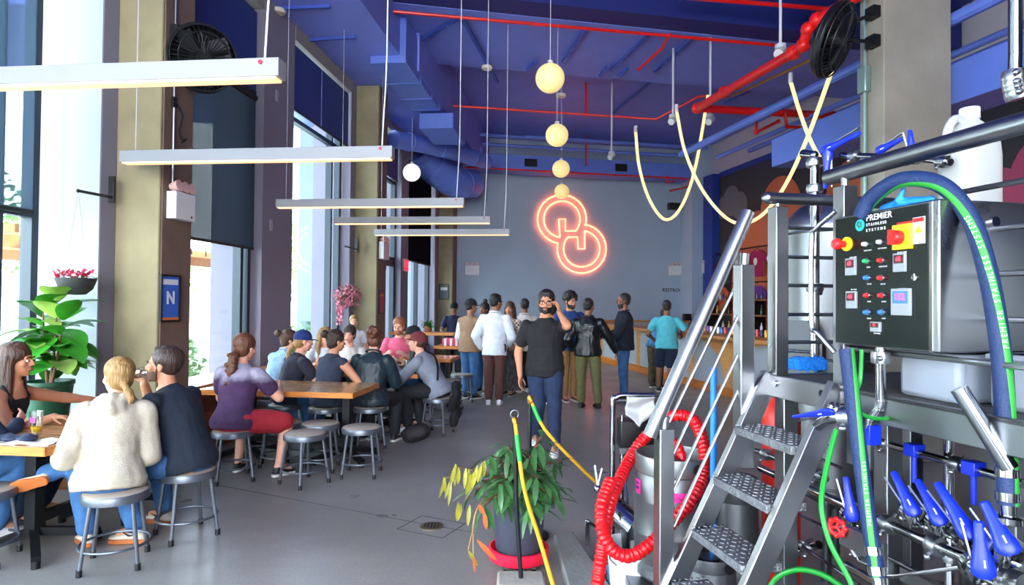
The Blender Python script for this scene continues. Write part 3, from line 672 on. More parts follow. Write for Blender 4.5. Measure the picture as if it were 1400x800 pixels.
def hand(mb, wrist, d, n, k, side, curl, spread=1.0, thumb=1.0, vis=None):
    """palm, four unequal bent fingers and a thumb; d along the hand, n out of the palm, side +1 puts the thumb on d x n"""
    d = V(d).normalized(); n = V(n); n = (n-d*n.dot(d)).normalized(); s = d.cross(n)*side
    W0 = V(wrist)
    rg = []
    for t, wd, th in ((-.01,.024,.02), (.02,.03,.017), (.05,.037,.016), (.08,.04,.014), (.092,.036,.010)):
        rg.append((W0+d*t*k, s*wd*k, n*th*k))
    mb.rings(rg, 14)
    cs = curl if isinstance(curl, (list, tuple)) else [curl]*4
    for i, (off, ln) in enumerate(((.03,.072), (.0105,.08), (-.009,.074), (-.028,.058))):
        p = W0+d*(.083-.004*abs(i-1.2))*k+s*off*k*1.0; a = 0; r = (.0092, .0096, .009, .008)[i]*k
        fan = (i-1.4)*-.05*spread
        for j, fr_ in enumerate((.45, .3, .25)):
            a += cs[i]*(.8, 1.1, .8)[j]
            dir_ = (d*cos(a)+n*sin(a)+s*fan).normalized(); q = p+dir_*ln*fr_*k*1.12
            cap(mb, p, r*(1, .95, .88)[j], q, r*(.95, .88, .78)[j], 8); p = q
    p = W0+d*.022*k+s*.026*k; q = p+(d*.55+s*.62+n*.35*thumb).normalized()*.042*k; e = q+(d*.85+s*.18+n*.45*thumb).normalized()*.032*k; g = e+(d*.9-s*.05+n*.45*thumb).normalized()*.024*k
    cap(mb, p, .0135*k, q, .0115*k, 8); cap(mb, q, .0115*k, e, .0095*k, 8); cap(mb, e, .0095*k, g, .008*k, 8)
SKIN = {'light': mat('skin_light', 'e2a58a', .55, var=.05, vs=8), 'tan': mat('skin_tan', 'c98a68', .55, var=.05, vs=8), 'brown': mat('skin_brown', '8f5d42', .55, var=.05, vs=8), 'deep': mat('skin_deep', '5e3c2c', .5, var=.05, vs=8)}
EYEW = mat('eye_white', 'e9e4de', .25); IRIS = mat('iris', '2a1a12', .2); 
LIP = {'light': mat('lip_light', 'bf6a62', .45), 'tan': mat('lip_tan', 'a55f50', .45), 'brown': mat('lip_brown', '7a4238', .45), 'deep': mat('lip_deep', '54302b', .45)}
def cloth(name, col, rough=.85, var=.12, bump=.12, vs=14, bs=90, **k): return mat(name, col, rough, var=var, vs=vs, bump=bump, bs=bs, **k)
def hairm(name, col): return mat(name, col, .5, var=.4, vs=26, stretch=(3,3,.35), bump=.5, bs=40)
HBLACK, HDARK, HBROWN, HBLOND, HAUB, HGREY = hairm('hair_black', '17110f'), hairm('hair_dark_brown', '33211a'), hairm('hair_brown', '4a2c1c'), hairm('hair_blond', '93703f'), hairm('hair_auburn', '5e331c'), hairm('hair_ginger', '9a5a34')
NPEOPLE = 0
def person(label, loc, yaw, H=1.74, seat=None, lean=0, slump=0, sidelean=0, twist=0, pelvis=(0,0), head=(0,0,0), skin='light',
           top=('tee', None), bottom=('trousers', None), shoes=(None, None), hair=('short', None), feet=None, hands=None, hd=None, curl=(.35,.35), epole=None, kpole=None,
           girth=1.0, female=False, vox=.0085, beard=None, glasses=None, capm=None, group=None, collar=None, stripes=None, footdir=(0,0), lod=1):
    """builds one person facing local +y at loc; wrists and ankles are given in metres in the person's own frame (x to the person's right)"""
    global NPEOPLE
    NPEOPLE += 1; seed = NPEOPLE; k = H/1.75
    t = thing('person', label, 'person', None, W, group, loc=V(loc)); t.rotation_euler = (0, 0, R(yaw))
    X, Y, Z = V((1,0,0)), V((0,1,0)), V((0,0,1))
    gw = girth; sit = seat is not None
    pz = (seat+.085*k) if sit else .525*H
    P0 = V((pelvis[0], pelvis[1], pz))
    # spine
    fr_ = []; p = P0.copy(); N = 16; L = .305*H
    for i in range(N+1):
        s = i/N; a = R(lean+slump*s); b = R(sidelean*s); tw = R(twist*s)
        up = V((sin(b), sin(a)*cos(b), cos(a)*cos(b))); rt_ = V((cos(tw), sin(tw), 0)); rt_ = (rt_-up*rt_.dot(up)).normalized(); fw = up.cross(rt_)
        fr_.append((p.copy(), rt_, fw, up))
        p = p+up*L/N
    def sp(s):  # s in H units from the pelvis
        q = max(-.3, s/.305)*N; i = int(max(0, min(N-1, math.floor(q)))); c, r, f, u = fr_[i]; return c+u*(q-i)*L/N, r, f, u
    nb, nr, nf, nu = sp(.295)
    sw = (.095 if female else .105)*H*(.5+.5*gw)
    shc, sr, sf, su = sp(.243)
    SH = {1: shc+sr*sw, -1: shc-sr*sw}
    hw = .053*H
    HP = {1: P0+V((hw,0,-.005)), -1: P0-V((hw,0,.005))}
    l1, l2 = .2315*H, .2325*H; a1, a2 = .172*H, .150*H
    # legs
    ank = .045*H+.02
    FT = {}; KN = {}
    for s in (1, -1):
        if feet and feet.get(s) is not None: b = V(feet[s])
        elif sit: b = V((s*.13, .42, ank))
        else: b = V((s*.085, 0, ank))
        pole = V(kpole[s]) if kpole and kpole.get(s) is not None else (V((s*.18, 1, .9)) if sit else V((s*.12, 1, .1)))
        KN[s], FT[s] = ik(HP[s], b, l1, l2, pole)
    EL = {}; WR = {}
    for s in (1, -1):
        if hands and hands.get(s) is not None: b = V(hands[s])
        elif sit: b = V((s*.12, .42, pz+.06))
        else: b = V((s*(.165+.05*gw), .05, .485*H))
        pole = V(epole[s]) if epole and epole.get(s) is not None else V((s*.6, -.8, -.5))
        EL[s], WR[s] = ik(SH[s], b, a1, a2, pole)
    prof = [(-.06,.06,.05), (-.045,.088,.066), (-.01,.098,.074), (.03,.094,.07), (.075,.084 if not female else .076,.064), (.12,.086 if not female else .078,.064), (.17,.095 if not female else .086,.07), (.215,.098 if not female else .087,.07), (.24,.093,.06), (.262,.074,.05), (.28,.05,.042), (.295,.034,.036), (.31,.03,.032)]
    def torso(mb, grow, s0=-.06, s1=.31, wide=1.0, extra=0, belly=0):
        rg = []
        for s, w_, d_ in prof:
            if s < s0-1e-6 or s > s1+1e-6: continue
            c, r, f, u = sp(s); e = grow+(extra if s < .02 else 0)
            c2 = c + f*(.004*H + (belly*.03 if .02 < s < .16 else 0))
            rg.append((c2, r*((w_*H)*gw*wide+e), f*((d_*H)*(.4+.6*gw)*(1+(belly*.15 if .0 < s < .18 else 0))+e)))
        c, r, f, u = sp(s1 if s1 < .31 else .31)
        if s1 < .31: pass
        mb.rings(rg, 22)
        return mb
    # head frame
    yawh, pit, til = head; k0 = k
    hu = V((0,0,1)); Mh = Matrix.Rotation(R(yawh+twist*.6), 3, 'Z') @ Matrix.Rotation(R(pit), 3, 'X') @ Matrix.Rotation(R(til), 3, 'Y')
    HO = nb + nu*.03*H + Mh @ V((0, .014, .068*H/1.0*.9))
    def hp(x, y, z): return HO + Mh @ (V((x, y, z))*k0*1.06)
    b = MB()
    torso(b, 0)
    cap(b, sp(.27)[0], .036*H*.95, HO+Mh @ V((0,-.012,-.03))*k, .031*H*(1 if not female else .88), 14)
    for s in (1, -1):
        cap(b, SH[s]+V((0,0,-.004)), .034*H*(.6+.4*gw), EL[s], .025*H*(.6+.4*gw)); cap(b, EL[s], .0245*H*(.6+.4*gw), WR[s], .0165*H)
        cap(b, EL[s].lerp(WR[s], .1), .027*H*(.6+.4*gw), EL[s].lerp(WR[s], .45), .023*H)
        cap(b, SH[s].lerp(shc, .25), .034*H, SH[s].lerp(EL[s], .12), .034*H*(.6+.4*gw)); cap(b, SH[s].lerp(shc, .35)+su*.008, .024*H, sp(.275)[0]+sr*s*.015*H, .018*H)
        cap(b, HP[s], (.052 if not sit else .046)*H*gw, KN[s], .034*H*(.7+.3*gw)); cap(b, KN[s], .034*H*(.7+.3*gw), FT[s], .0215*H)
        kd = (FT[s]-KN[s]).normalized(); back = V((0,-1,0)); back = (back-kd*back.dot(kd)).normalized() if abs(back.dot(kd)) < .98 else V((0,0,1))
        cap(b, KN[s].lerp(FT[s], .18)+back*.012*H, .03*H, KN[s].lerp(FT[s], .5)+back*.008*H, .024*H)
        h_d = (WR[s]-EL[s]).normalized(); h_n = V((-s,0,0)) if abs(h_d.x) < .85 else V((0,0,-1))
        if hd and hd.get(s) is not None:
            h_d = V(hd[s][0]).normalized(); h_n = V(hd[s][1])
        h_nn = (h_n-h_d*h_n.dot(h_d)).normalized()
        sd = 1 if (s == 1) else -1
        # thumb side: for the right hand, palm n: thumb lies along n x d ; mirrored for the left
        hand(b, WR[s], h_d, h_nn, k*(1 if not female else .92), -sd, curl[0] if s == 1 else curl[1])
    # feet inside the shoes
    FD = {}
    for s in (1, -1):
        sh = (FT[s]-KN[s]).normalized(); a = footdir[0 if s == 1 else 1] if not isinstance(footdir[0 if s == 1 else 1], tuple) else None
        if a is None: f = V(footdir[0 if s == 1 else 1]).normalized()
        else: f = V((sin(R(a))+s*.12, cos(R(a)), -.02)).normalized()
        FD[s] = f; cap(b, FT[s]-f*.02, .028*k, FT[s]+f*.12*k+V((0,0,-.035*k)), .026*k)
    # head
    h = MB()
    k = k*1.06
    h.ball(hp(0,-.012,.036), tuple(x*k for x in (.073,.093,.084)), 24, 16, Mh); h.ball(hp(0,.022,-.03), tuple(x*k for x in (.058,.064,.08)), 20, 14, Mh)
    h.ball(hp(0,.05,-.085), tuple(x*k for x in (.034 if not female else .028,.026,.024)), 14, 10, Mh); h.ball(hp(0,.012,-.066), tuple(x*k for x in (.05 if not female else .044,.05,.034)), 14, 10, Mh)
    h.ball(hp(0,.07,.02), tuple(x*k for x in (.05,.02,.016)), 14, 8, Mh)
    cap(h, hp(0,.082,.012), .0085*k, hp(0,.1,-.026), .0125*k, 10); h.ball(hp(.012,.09,-.03), .0085*k, 8, 6); h.ball(hp(-.012,.09,-.03), .0085*k, 8, 6)
    h.ball(hp(0,.075,-.06), tuple(x*k for x in (.026,.016,.012)), 12, 8, Mh)
    for s in (1, -1):
        h.ball(hp(s*.04,.055,-.02), tuple(x*k for x in (.026,.024,.024)), 12, 8, Mh); h.ball(hp(s*.073,-.004,-.004), tuple(x*k for x in (.009,.019,.032)), 12, 8, Mh)
    b.v += []; o_ = len(b.v); b.v += h.v; b.f += [tuple(i+o_ for i in f) for f in h.f]
    body = link('body', fuse(b, vox, 3), SKIN[skin], t)
    # face
    for s in (1, -1):
        e = MB().ball(hp(s*.031,.0775,.0), tuple(x*k for x in (.0125,.0095,.0072)), 12, 8, Mh); eo = link('eye', newmesh('eye', e), EYEW, t)
        link('iris', newmesh('iris', MB().ball(hp(s*.031,.0858,.0), tuple(x*k for x in (.006,.0045,.0062)), 10, 6, Mh)), IRIS, eo)
        e = MB(); e.tube([hp(s*.014,.094,.019), hp(s*.03,.092,.025), hp(s*.05,.08,.019)], [.004*k, .0055*k, .003*k], 8); link('eyebrow', newmesh('eyebrow', e), hair[1] or HDARK, t)
    e = MB(); e.ball(hp(0,.0905,-.056), tuple(x*k for x in (.022,.006,.0055)), 12, 6, Mh); e.ball(hp(0,.0905,-.065), tuple(x*k for x in (.019,.0065,.006)), 12, 6, Mh); link('lips', newmesh('lips', e), LIP[skin], t)
    k = k0
    # clothes ------------------------------------------------------------
    kind, tm = top; cv = .011 if vox < .009 else .015
    if tm is not None:
        m = MB(); g = {'tee': .013, 'long': .014, 'jacket': .024, 'hoodie': .03, 'sleeveless': .012, 'tank': .009, 'vest': .03, 'shirt': .019}[kind]
        hem = -.045 if sit else {'shirt': -.06, 'tee': -.06, 'hoodie': -.05}.get(kind, -.045)
        torso(m, g, hem-.001, .295 if kind not in ('tank',) else .255, extra=.012 if not sit else .02)
        if kind == 'tank':
            for s in (1, -1): cap(m, sp(.24)[0]+sp(.24)[1]*s*.06*H+sp(.24)[2]*.05*H, .012, sp(.285)[0]+sp(.285)[1]*s*.07*H, .013); cap(m, sp(.285)[0]+sp(.285)[1]*s*.07*H, .013, sp(.22)[0]+sp(.22)[1]*s*.06*H-sp(.22)[2]*.05*H, .012)
        ra, rb = (.034*H*(.6+.4*gw)+g*.8), (.026*H*(.6+.4*gw)+g)
        for s in (1, -1):
            if kind in ('tee',):
                cap(m, SH[s], ra, SH[s].lerp(EL[s], .6), ra*.93+.004)
            elif kind in ('long', 'jacket', 'hoodie', 'shirt'):
                cap(m, SH[s], ra, EL[s], rb+.003); cap(m, EL[s], rb+.003, EL[s].lerp(WR[s], .93), .0175*H+g*.75)
                if kind == 'hoodie': cap(m, EL[s].lerp(WR[s], .5), .03*H+g*.5, EL[s].lerp(WR[s], .85), .026*H+g*.4)
            elif kind in ('sleeveless', 'vest'):
                cap(m, SH[s].lerp(shc, .35), ra*.98, SH[s].lerp(EL[s], .02), ra*.86)
            if kind != 'tank': cap(m, SH[s].lerp(shc, .25)-su*.008, ra*.97, SH[s].lerp(shc, .75)+su*.022, ra*.72)
        if not sit and kind in ('shirt', 'tee', 'long', 'hoodie', 'jacket', 'vest'):
            c, r, f, u = sp(-.055); c2, r2, f2, u2 = sp(.0)
            w_ = .098*H*gw+g+.004; d_ = .075*H*(.4+.6*gw)+g+.004; ex = .045 if kind == 'shirt' else .0
            m.rings([(c-u*ex, r*w_, f*d_), (c2, r2*w_*.99, f2*d_*.99), (sp(.05)[0], r2*w_*.95, f2*d_*.95), (sp(.11)[0], r2*w_*.88, f2*d_*.9), (sp(.17)[0], r2*w_*.8, f2*d_*.84)], 22)
        if kind == 'hoodie':
            q, r, f, u = sp(.275)
            for a in (-70, -35, 0, 35, 70):
                cap(m, q+u*.0+(r*sin(R(a))*.085-f*cos(R(a))*.085)*1.0+u*.016, .04, q+(r*sin(R(a))*.07-f*cos(R(a))*.14)-u*(.085*cos(R(a))), .038)
            c, r, f, u = sp(-.03)
            if sit: m.rings([(c-u*.02, r*(.1*H*gw+g+.004), f*(.078*H+g+.004)), (c+u*.05, r*(.1*H*gw+g+.008), f*(.078*H+g+.008))], 22)
        o = link({'tee': 't_shirt', 'long': 'sweater', 'jacket': 'jacket', 'hoodie': 'hoodie', 'sleeveless': 'sleeveless_top', 'tank': 'tank_top', 'vest': 'vest', 'shirt': 'shirt'}[kind],
                 fuse(m, cv, 3, (.009 if kind == 'hoodie' else .012) if kind in ('hoodie', 'shirt', 'jacket') else .009, 9, seed, (1.2,1.2,.75), folds=1.0), tm, t)
        if kind == 'vest' and collar is not None:
            m = MB()
            for s in (1, -1): cap(m, SH[s], .034*H+.012, EL[s], .026*H+.014); cap(m, EL[s], .026*H+.014, EL[s].lerp(WR[s], .94), .0175*H+.012)
            link('sleeve', fuse(m, cv, 3, .006, 9, seed), collar, t)
        if kind in ('jacket', 'shirt') :
            q, r, f, u = sp(.292); m = MB(); rg = []
            for i in range(15):
                a = R(-145+i*290/14); rr = .052*H*.62+.03
                rg.append((q+r*sin(a)*rr-f*cos(a)*rr*.9+u*(.018+.01*cos(a)), None))
            m.tube([x[0] for x in rg], .014, 8); link('collar', fuse(m, .008, 2), collar if (collar is not None) else tm, t)
    kind, bm_ = bottom
    if bm_ is not None:
        m = MB(); g = .016 if kind != 'leggings' else .006
        torso(m, g*(.75 if not sit else .35), -.061, .035 if not sit else .0, extra=.0)
        for s in (1, -1):
            if kind in ('trousers', 'loose', 'leggings', 'jeans'):
                lw = {'loose': .024, 'leggings': .006, 'trousers': .016, 'jeans': .013}[kind]
                cap(m, HP[s] if not sit else HP[s].lerp(KN[s], .16), .053*H*gw+g*.6 if not sit else .05*H*gw+g*.5, KN[s], .036*H*(.7+.3*gw)+lw); cap(m, KN[s], .036*H*(.7+.3*gw)+lw, KN[s].lerp(FT[s], .95), .026*H+lw*1.1)
                cap(m, KN[s].lerp(FT[s], .2), .036*H+lw*.8, KN[s].lerp(FT[s], .55), .03*H+lw)
            elif kind == 'shorts':
                cap(m, HP[s], .054*H*gw+g*.8, HP[s].lerp(KN[s], .88), .048*H+.022)
        if kind == 'skirt':
            c = P0; m.rings([(c+V((0,0,.04)), X*.105*H, Y*.08*H), (c-V((0,0,.12)), X*.13*H, Y*.105*H), (V((c.x, c.y, pz*.5)), X*.15*H, Y*.12*H), (V((c.x, c.y, .12)), X*.165*H, Y*.14*H)], 26)
        o = link({'shorts': 'shorts', 'skirt': 'skirt', 'leggings': 'leggings'}.get(kind, 'trousers'), fuse(m, cv, 3, .009 if kind != 'leggings' else .003, 9, seed+20, (1,1,.8), folds=.8), bm_, t)
    # shoes
    sm, so_ = shoes
    if sm is not None:
        for s in (1, -1):
            f = FD[s]; r = V((f.y, -f.x, 0)).normalized(); u = r.cross(f).normalized(); a = FT[s]-u*(ank-.004)
            if isinstance(footdir[0 if s == 1 else 1], tuple):
                sh = (KN[s]-FT[s]).normalized(); u = (sh-f*sh.dot(f)).normalized() if abs(sh.dot(f)) < .95 else u; r = f.cross(u); a = FT[s]-u*(ank-.004)
            m = MB(); kk = k*(1 if not female else .93)
            prof2 = [(-.065,.022,.03,.05), (-.05,.034,.045,.062), (-.01,.036,.052,.068), (.04,.038,.046,.058), (.09,.044,.036,.046), (.14,.043,.026,.036), (.175,.032,.02,.028), (.19,.014,.012,.018)]
            rg = [(a+f*y*kk+u*(.022+h_*.5)*kk, r*w_*kk, u*h_*.62*kk) for y, w_, h_, _ in prof2]
            m.rings(rg, 16); cap(m, a+f*-.028*kk+u*.045*kk, .038*kk, FT[s]+(KN[s]-FT[s]).normalized()*.015, .036*kk); cap(m, a+f*.03*kk+u*.05*kk, .033*kk, a+f*.1*kk+u*.03*kk, .03*kk)
            o = link('shoe', fuse(m, .006, 2), sm, t)
            m = MB(); out = [(-.075,.0), (-.068,.024), (-.05,.036), (0,.037), (.05,.04), (.09,.047), (.14,.046), (.178,.034), (.2,.0)]
            poly = [(w_, y) for y, w_ in out]+[(-w_, y) for y, w_ in reversed(out[1:-1])]
            m.prism([(x*kk, y*kk) for x, y in poly], a+u*.0, r, f, .028*kk if (r.cross(f)).dot(u) > 0 else -.028*kk)
            link('sole', newmesh('sole', m), so_ or sm, o, bev=.004)
    k = k0*1.06
    # hair ---------------------------------------------------------------
    hs, hm = hair
    if hm is not None:
        m = MB(); rn = random.Random(seed)
        if hs != 'none':
            if hs in ('short', 'fade', 'curly'):
                g = .004 if hs == 'fade' else .01
                m.ball(hp(0,-.024,.05 if capm is None else .03), tuple((x+(g if capm is None else 0))*k*1.05 for x in (.073,.086,.078 if capm is None else .06)), 24, 16, Mh); m.ball(hp(0,-.04,.01), tuple((x+g*.6)*k for x in (.07,.066,.07)), 20, 12, Mh)
                if hs == 'short' and capm is None: m.ball(hp(0,.02,.1), tuple(x*k for x in (.058,.052,.03)), 16, 10, Mh)
                for s in (1, -1): cap(m, hp(s*.069,.012,.02), .008*k, hp(s*.07,.014,-.012), .006*k, 8)
            else:
                m.ball(hp(0,-.022,.048 if capm is None else .03), tuple((x+(.012 if capm is None else .002))*k*1.05 for x in (.073,.088,.078 if capm is None else .06)), 24, 16, Mh); m.ball(hp(0,-.045,-.005), tuple((x+.008)*k for x in (.07,.06,.08)), 20, 12, Mh)
            if hs == 'curly':
                for i in range(130):
                    th = rn.uniform(0, 2*pi); ph = math.acos(rn.uniform(-.25, 1)); q = V((sin(ph)*cos(th), sin(ph)*sin(th), cos(ph)))
                    if q.y > .62 and q.z < .75: continue
                    m.ball(hp(q.x*.095, -.02+q.y*.105, .05+q.z*.1), rn.uniform(.016,.027)*k, 8, 6)
            if hs == 'long':
                pass
                for i in range(15):
                    a = R(-110+i*220/14); x, y = sin(a)*.078, -.028-cos(a)*.078
                    if y > .0: y *= .5
                    ln = .30+.05*rn.random()
                    q0, q1 = hp(x, y, .02), hp(x*1.08, y-.012, -.1); q2 = nb+Mh @ V((x*1.25, y*1.1-.03+(0.055 if abs(a) > 1.3 else 0), 0))*k-V((0,0,.09)); q3 = q2+V((rn.uniform(-.02,.02), (.02 if abs(a) > 1.3 else -.01), -(ln-.16)))
                    for u_, v_, r0, r1 in ((q0,q1,.025,.026), (q1,q2,.026,.025), (q2,q3,.025,.01)): cap(m, u_, r0*k, v_, r1*k, 8)
            if hs in ('pony', 'ponycurl', 'lowpony'):
                base = hp(0,-.115,.03) if hs == 'pony' else hp(0,-.1,-.045)
                m.ball(base, .026*k, 12, 8)
                q = base; n_ = 6
                for i in range(n_):
                    e = q+V((rn.uniform(-.012,.012), 0, 0))+Mh @ V((0, -.03*max(0, 1-i*.5), -.045))*k
                    w_ = (.03, .036, .036, .032, .026, .016)[i]*(1.25 if hs == 'ponycurl' else .8)
                    cap(m, q, w_*k, e, w_*.95*k, 10); q = e
                    if hs == 'ponycurl':
                        for _ in range(9): m.ball(q+V((rn.uniform(-.04,.04), rn.uniform(-.035,.035), rn.uniform(-.03,.03)))*k, rn.uniform(.014,.022)*k, 7, 5)
            if hs in ('bun', 'topbun', 'curlbun'):
                c = hp(0,-.145,.075) if hs != 'topbun' else hp(0,-.045,.155)
                m.ball(c, (.045 if hs != 'curlbun' else .05)*k, 14, 10)
                if hs == 'curlbun':
                    for i in range(60):
                        q = V((rn.gauss(0,1), rn.gauss(0,1), rn.gauss(0,1))).normalized(); m.ball(c+q*.055*k, rn.uniform(.014,.024)*k, 7, 5)
            link('hair', fuse(m, .0075 if hs != 'curly' else .007, 2 if hs in ('curly', 'curlbun', 'ponycurl') else 4, .006, 22, seed, (2,2,.5)), hm, t)
    if beard is not None:
        m = MB()
        for a in range(-80, 81, 16):
            x = sin(R(a)); y = cos(R(a)); cap(m, hp(.062*x, .012+.06*y, -.045), .012*k, hp(.048*x, .012+.062*y, -.088), .013*k, 8)
        m.ball(hp(0,.066,-.092), tuple(x*k for x in (.03,.02,.018)), 12, 8, Mh); cap(m, hp(-.022,.086,-.047), .0055*k, hp(.022,.086,-.047), .0055*k, 8)
        for s in (1, -1): cap(m, hp(s*.022,.086,-.047), .0055*k, hp(s*.03,.076,-.075), .008*k, 8); cap(m, hp(s*.07,.014,-.01), .006*k, hp(s*.062,.02,-.05), .01*k, 8)
        link('beard', fuse(m, .005, 2), beard, t)
    if glasses is not None:
        m = MB()
        for s in (1, -1):
            m.tube([hp(s*.033+.023*cos(q)*1.05, .099-.006*abs(cos(q)), .0+.018*sin(q)) for q in [2*pi*i/16 for i in range(16)]], .0022*k, 6, closed=True)
            m.tube([hp(s*.056,.094,.004), hp(s*.075,.05,.006), hp(s*.079,-.01,.004)], .002*k, 6)
        m.tube([hp(-.011,.1,.003), hp(.011,.1,.003)], .0022*k, 6)
        link('glasses', newmesh('glasses', m), glasses, t)
    if capm is not None:
        m = MB(); m.ball(hp(0,-.014,.056), tuple(x*k for x in (.088,.105,.082)), 26, 16, Mh)
        # cut the crown level by fusing with a band
        rgm = MB(); N_ = 26
        for zi, (z_, s_) in enumerate(((.03,1.0), (.055,1.0), (.085,.93), (.11,.78), (.13,.52), (.139,.2))): pass
        crown = MB().rings([(hp(0,-.014,z_), Mh @ V((.085*s_*k,0,0)), Mh @ V((0,.102*s_*k,0))) for z_, s_ in ((.022,1.02), (.045,1.03), (.075,.97), (.1,.85), (.12,.66), (.132,.4), (.137,.1))], 28)
        co = link('cap', newmesh('cap', crown, 60), capm, t)
        br = MB(); br.rings([(hp(0,.07,.03), Mh @ V((.075*k,0,.0)), Mh @ V((0,.0,.005*k))), (hp(0,.11,.03), Mh @ V((.074*k,0,0)), Mh @ V((0,0,.005*k))), (hp(0,.14,.024), Mh @ V((.06*k,0,0)), Mh @ V((0,0,.005*k))), (hp(0,.158,.02), Mh @ V((.03*k,0,0)), Mh @ V((0,0,.004*k)))], 18)
        link('brim', newmesh('brim', br, 60), capm, co); link('button', newmesh('button', MB().ball(hp(0,-.014,.139), .008*k, 8, 6)), capm, co)
    return t, dict(SH=SH, EL=EL, WR=WR, FT=FT, KN=KN, HO=HO, hp=hp, Mh=Mh, sp=sp, k=k, body=body, HP=HP)
# ------------------------------------------------------------------ stools
SEATM = mat('stool_seat_board', 'a89a8a', .7, var=.12, vs=5)
SG = mat('stool_steel', '6a7079', .4, .7)
def make_stool(label, loc, seatm=SEATM, rz=.3):
    t = thing('stool', label, 'stool', None, W, None, loc=V(loc)); t.rotation_euler = (0,0,rz)
    part(MB().lathe([(.17,.43),(.178,.436),(.178,.452),(.165,.458),(.0,.458)], n=36), 'seat', seatm, t)
    part(MB().lathe([(.15,.40),(.185,.402),(.188,.44),(.181,.452),(.178,.44),(.15,.43)], n=36), 'seat_rim', SG, t)
    for i in range(4):
        a = pi/4+i*pi/2; c, s = cos(a), sin(a)
        l = part(MB().tube([(c*.155, s*.155, .41), (c*.215, s*.215, .012)], .0125, 10), 'leg', SG, t)
        link('foot_cap', newmesh('foot_cap', MB().cyl((c*.2135, s*.2135, .0), (c*.2125, s*.2125, .04), .017, n=12)), BLACKP, l)
    part(MB().torus((0,0,.135), .192, .009, n=40), 'foot_ring', SG, t)
    return t
def fl(px, py): p = on(px, py); return V((p.x, p.y, 0))
GS = 'round steel stools with four legs'
STOOLS = [((-28,770), 'steel stool cut by the photo edge, at the near end of the first table'),
 ((157,771), 'steel stool under the woman in the cream hoodie'), ((255,731), 'steel stool under the man drinking beer in the navy t-shirt'),
 ((318,656), 'steel stool under the woman in the tie dyed top'), ((386,640), 'empty steel stool tucked under the second table, nearest its window side'),
 ((416,661), 'empty steel stool standing nearest the camera before the second table'), ((437,642), 'empty steel stool under the second table beside its black leg'),
 ((494,649), 'empty steel stool at the free end of the second table'), ((389,607), 'steel stool under the woman in the navy cap'),
 ((444,612), 'steel stool under the woman in the sleeveless navy top'), ((505,611), 'steel stool under the woman in the dark leather jacket'),
 ((352,622), 'empty steel stool half hidden behind the woman in the tie dyed top'), ((372,597), 'steel stool under the woman in the denim jacket'),
 ((598,593), 'steel stool under the person in the grey sweatshirt'), ((537,580), 'empty steel stool beyond the woman in the leather jacket'),
 ((613,560), 'steel stool beside the far bag table, nearer one'), ((631,549), 'steel stool beside the far bag table, farther one'),
 ((478,572), 'steel stool under the woman in white facing the camera'), ((440,572), 'steel stool under the blonde woman across the third table'),
 ((548,556), 'steel stool under the man in the pink shirt'), ((584,574), 'steel stool under the person in the black hat'), ((12,722), 'steel stool under the long haired woman by the fig plant')]
P0 = fl(*STOOLS[0][0]); proto = make_stool(STOOLS[0][1], P0); proto['group'] = GS
SP = [P0]; rs_ = random.Random(3)
for (px, py), lab in STOOLS[1:]:
    p = fl(px, py); SP.append(p); copy_thing(proto, p, rs_.uniform(0, 1.5), lab, GS)
SPOT = dict(zip(['off','hoodie','man','tie','e1','e2','e3','e4','cap','sleeve','leather','e5','denim','grey','e6','f1','f2','white','blond','pink','hat','long'], SP))
# ------------------------------------------------------------------ tables
TOPM = mat('table_top_wood', 'b98a5a', .22, var=.22, vs=3, stretch=(1,9,1), coat=.3)
EDGE = mat('table_edge_wood', 'c77a34', .4, var=.25, vs=4, stretch=(2,2,14))
def table(label, w0, w1, t0, t1, h, posts, fr=B, topm=TOPM):
    t = thing('wood_table', label, 'table', ((w0+w1)/2, (t0+t1)/2, 0), fr)
    tp = part(MB().box(w0+.012, t0+.012, h-.05, w1-.012, t1-.012, h), 'table_top', topm, t)
    m = MB(); m.box(w0, t0, h-.052, w1, t0+.012, h-.001); m.box(w0, t1-.012, h-.052, w1, t1, h-.001); m.box(w0, t0, h-.052, w0+.012, t1, h-.001); m.box(w1-.012, t0, h-.052, w1, t1, h-.001)
    subpart(m, 'edge_band', EDGE, tp)
    al = (w1-w0) > (t1-t0)
    for s in posts:
        x, y = (s, (t0+t1)/2) if al else ((w0+w1)/2, s)
        part(MB().box(x-.038, y-.038, .1, x+.038, y+.038, h-.05), 'leg', BLACKM, t)
        m = MB()
        for a in (45, 135, 225, 315):
            c, s_ = cos(R(a)), sin(R(a)); m.bar((x, y, .13), (x+c*.36, y+s_*.36, .05), .05, .05); m.cyl((x+c*.35, y+s_*.35, 0), (x+c*.35, y+s_*.35, .05), .025, n=12)
        part(m, 'foot_cross', BLACKM, t)
        part(MB().cbox((x, y, h-.06), (.4, .4, .016)), 'mounting_plate', BLACKM, t)
    if len(posts) > 1:
        a, b_ = posts[0], posts[-1]; y = (t0+t1)/2; x = (w0+w1)/2
        part(MB().bar((a, y, .2), (b_, y, .2), .05, .06) if al else MB().bar((x, a, .2), (x, b_, .2), .05, .06), 'stretcher', BLACKM, t)
    return t
table('wooden table nearest the window by the fig plant, beer glasses on it', -3.87, -3.13, 3.42, 4.85, .75, (3.75, 4.5))
table('empty wooden table with a black pedestal leg, second from the front', -3.75, -2.15, 5.87, 6.68, .75, (-3.4, -2.36))
table('wooden table in the middle with six people round it', -3.85, -1.95, 7.55, 8.3, .75, (-3.5, -2.3))
table('wooden table with the silver laptop on it', -3.3, -1.9, 9.35, 10.05, .78, (-3.1, -2.1))
table('small tall table by the window pier with a striped bag on it', -2.55, -1.75, 11.0, 11.6, .86, (-2.15,))
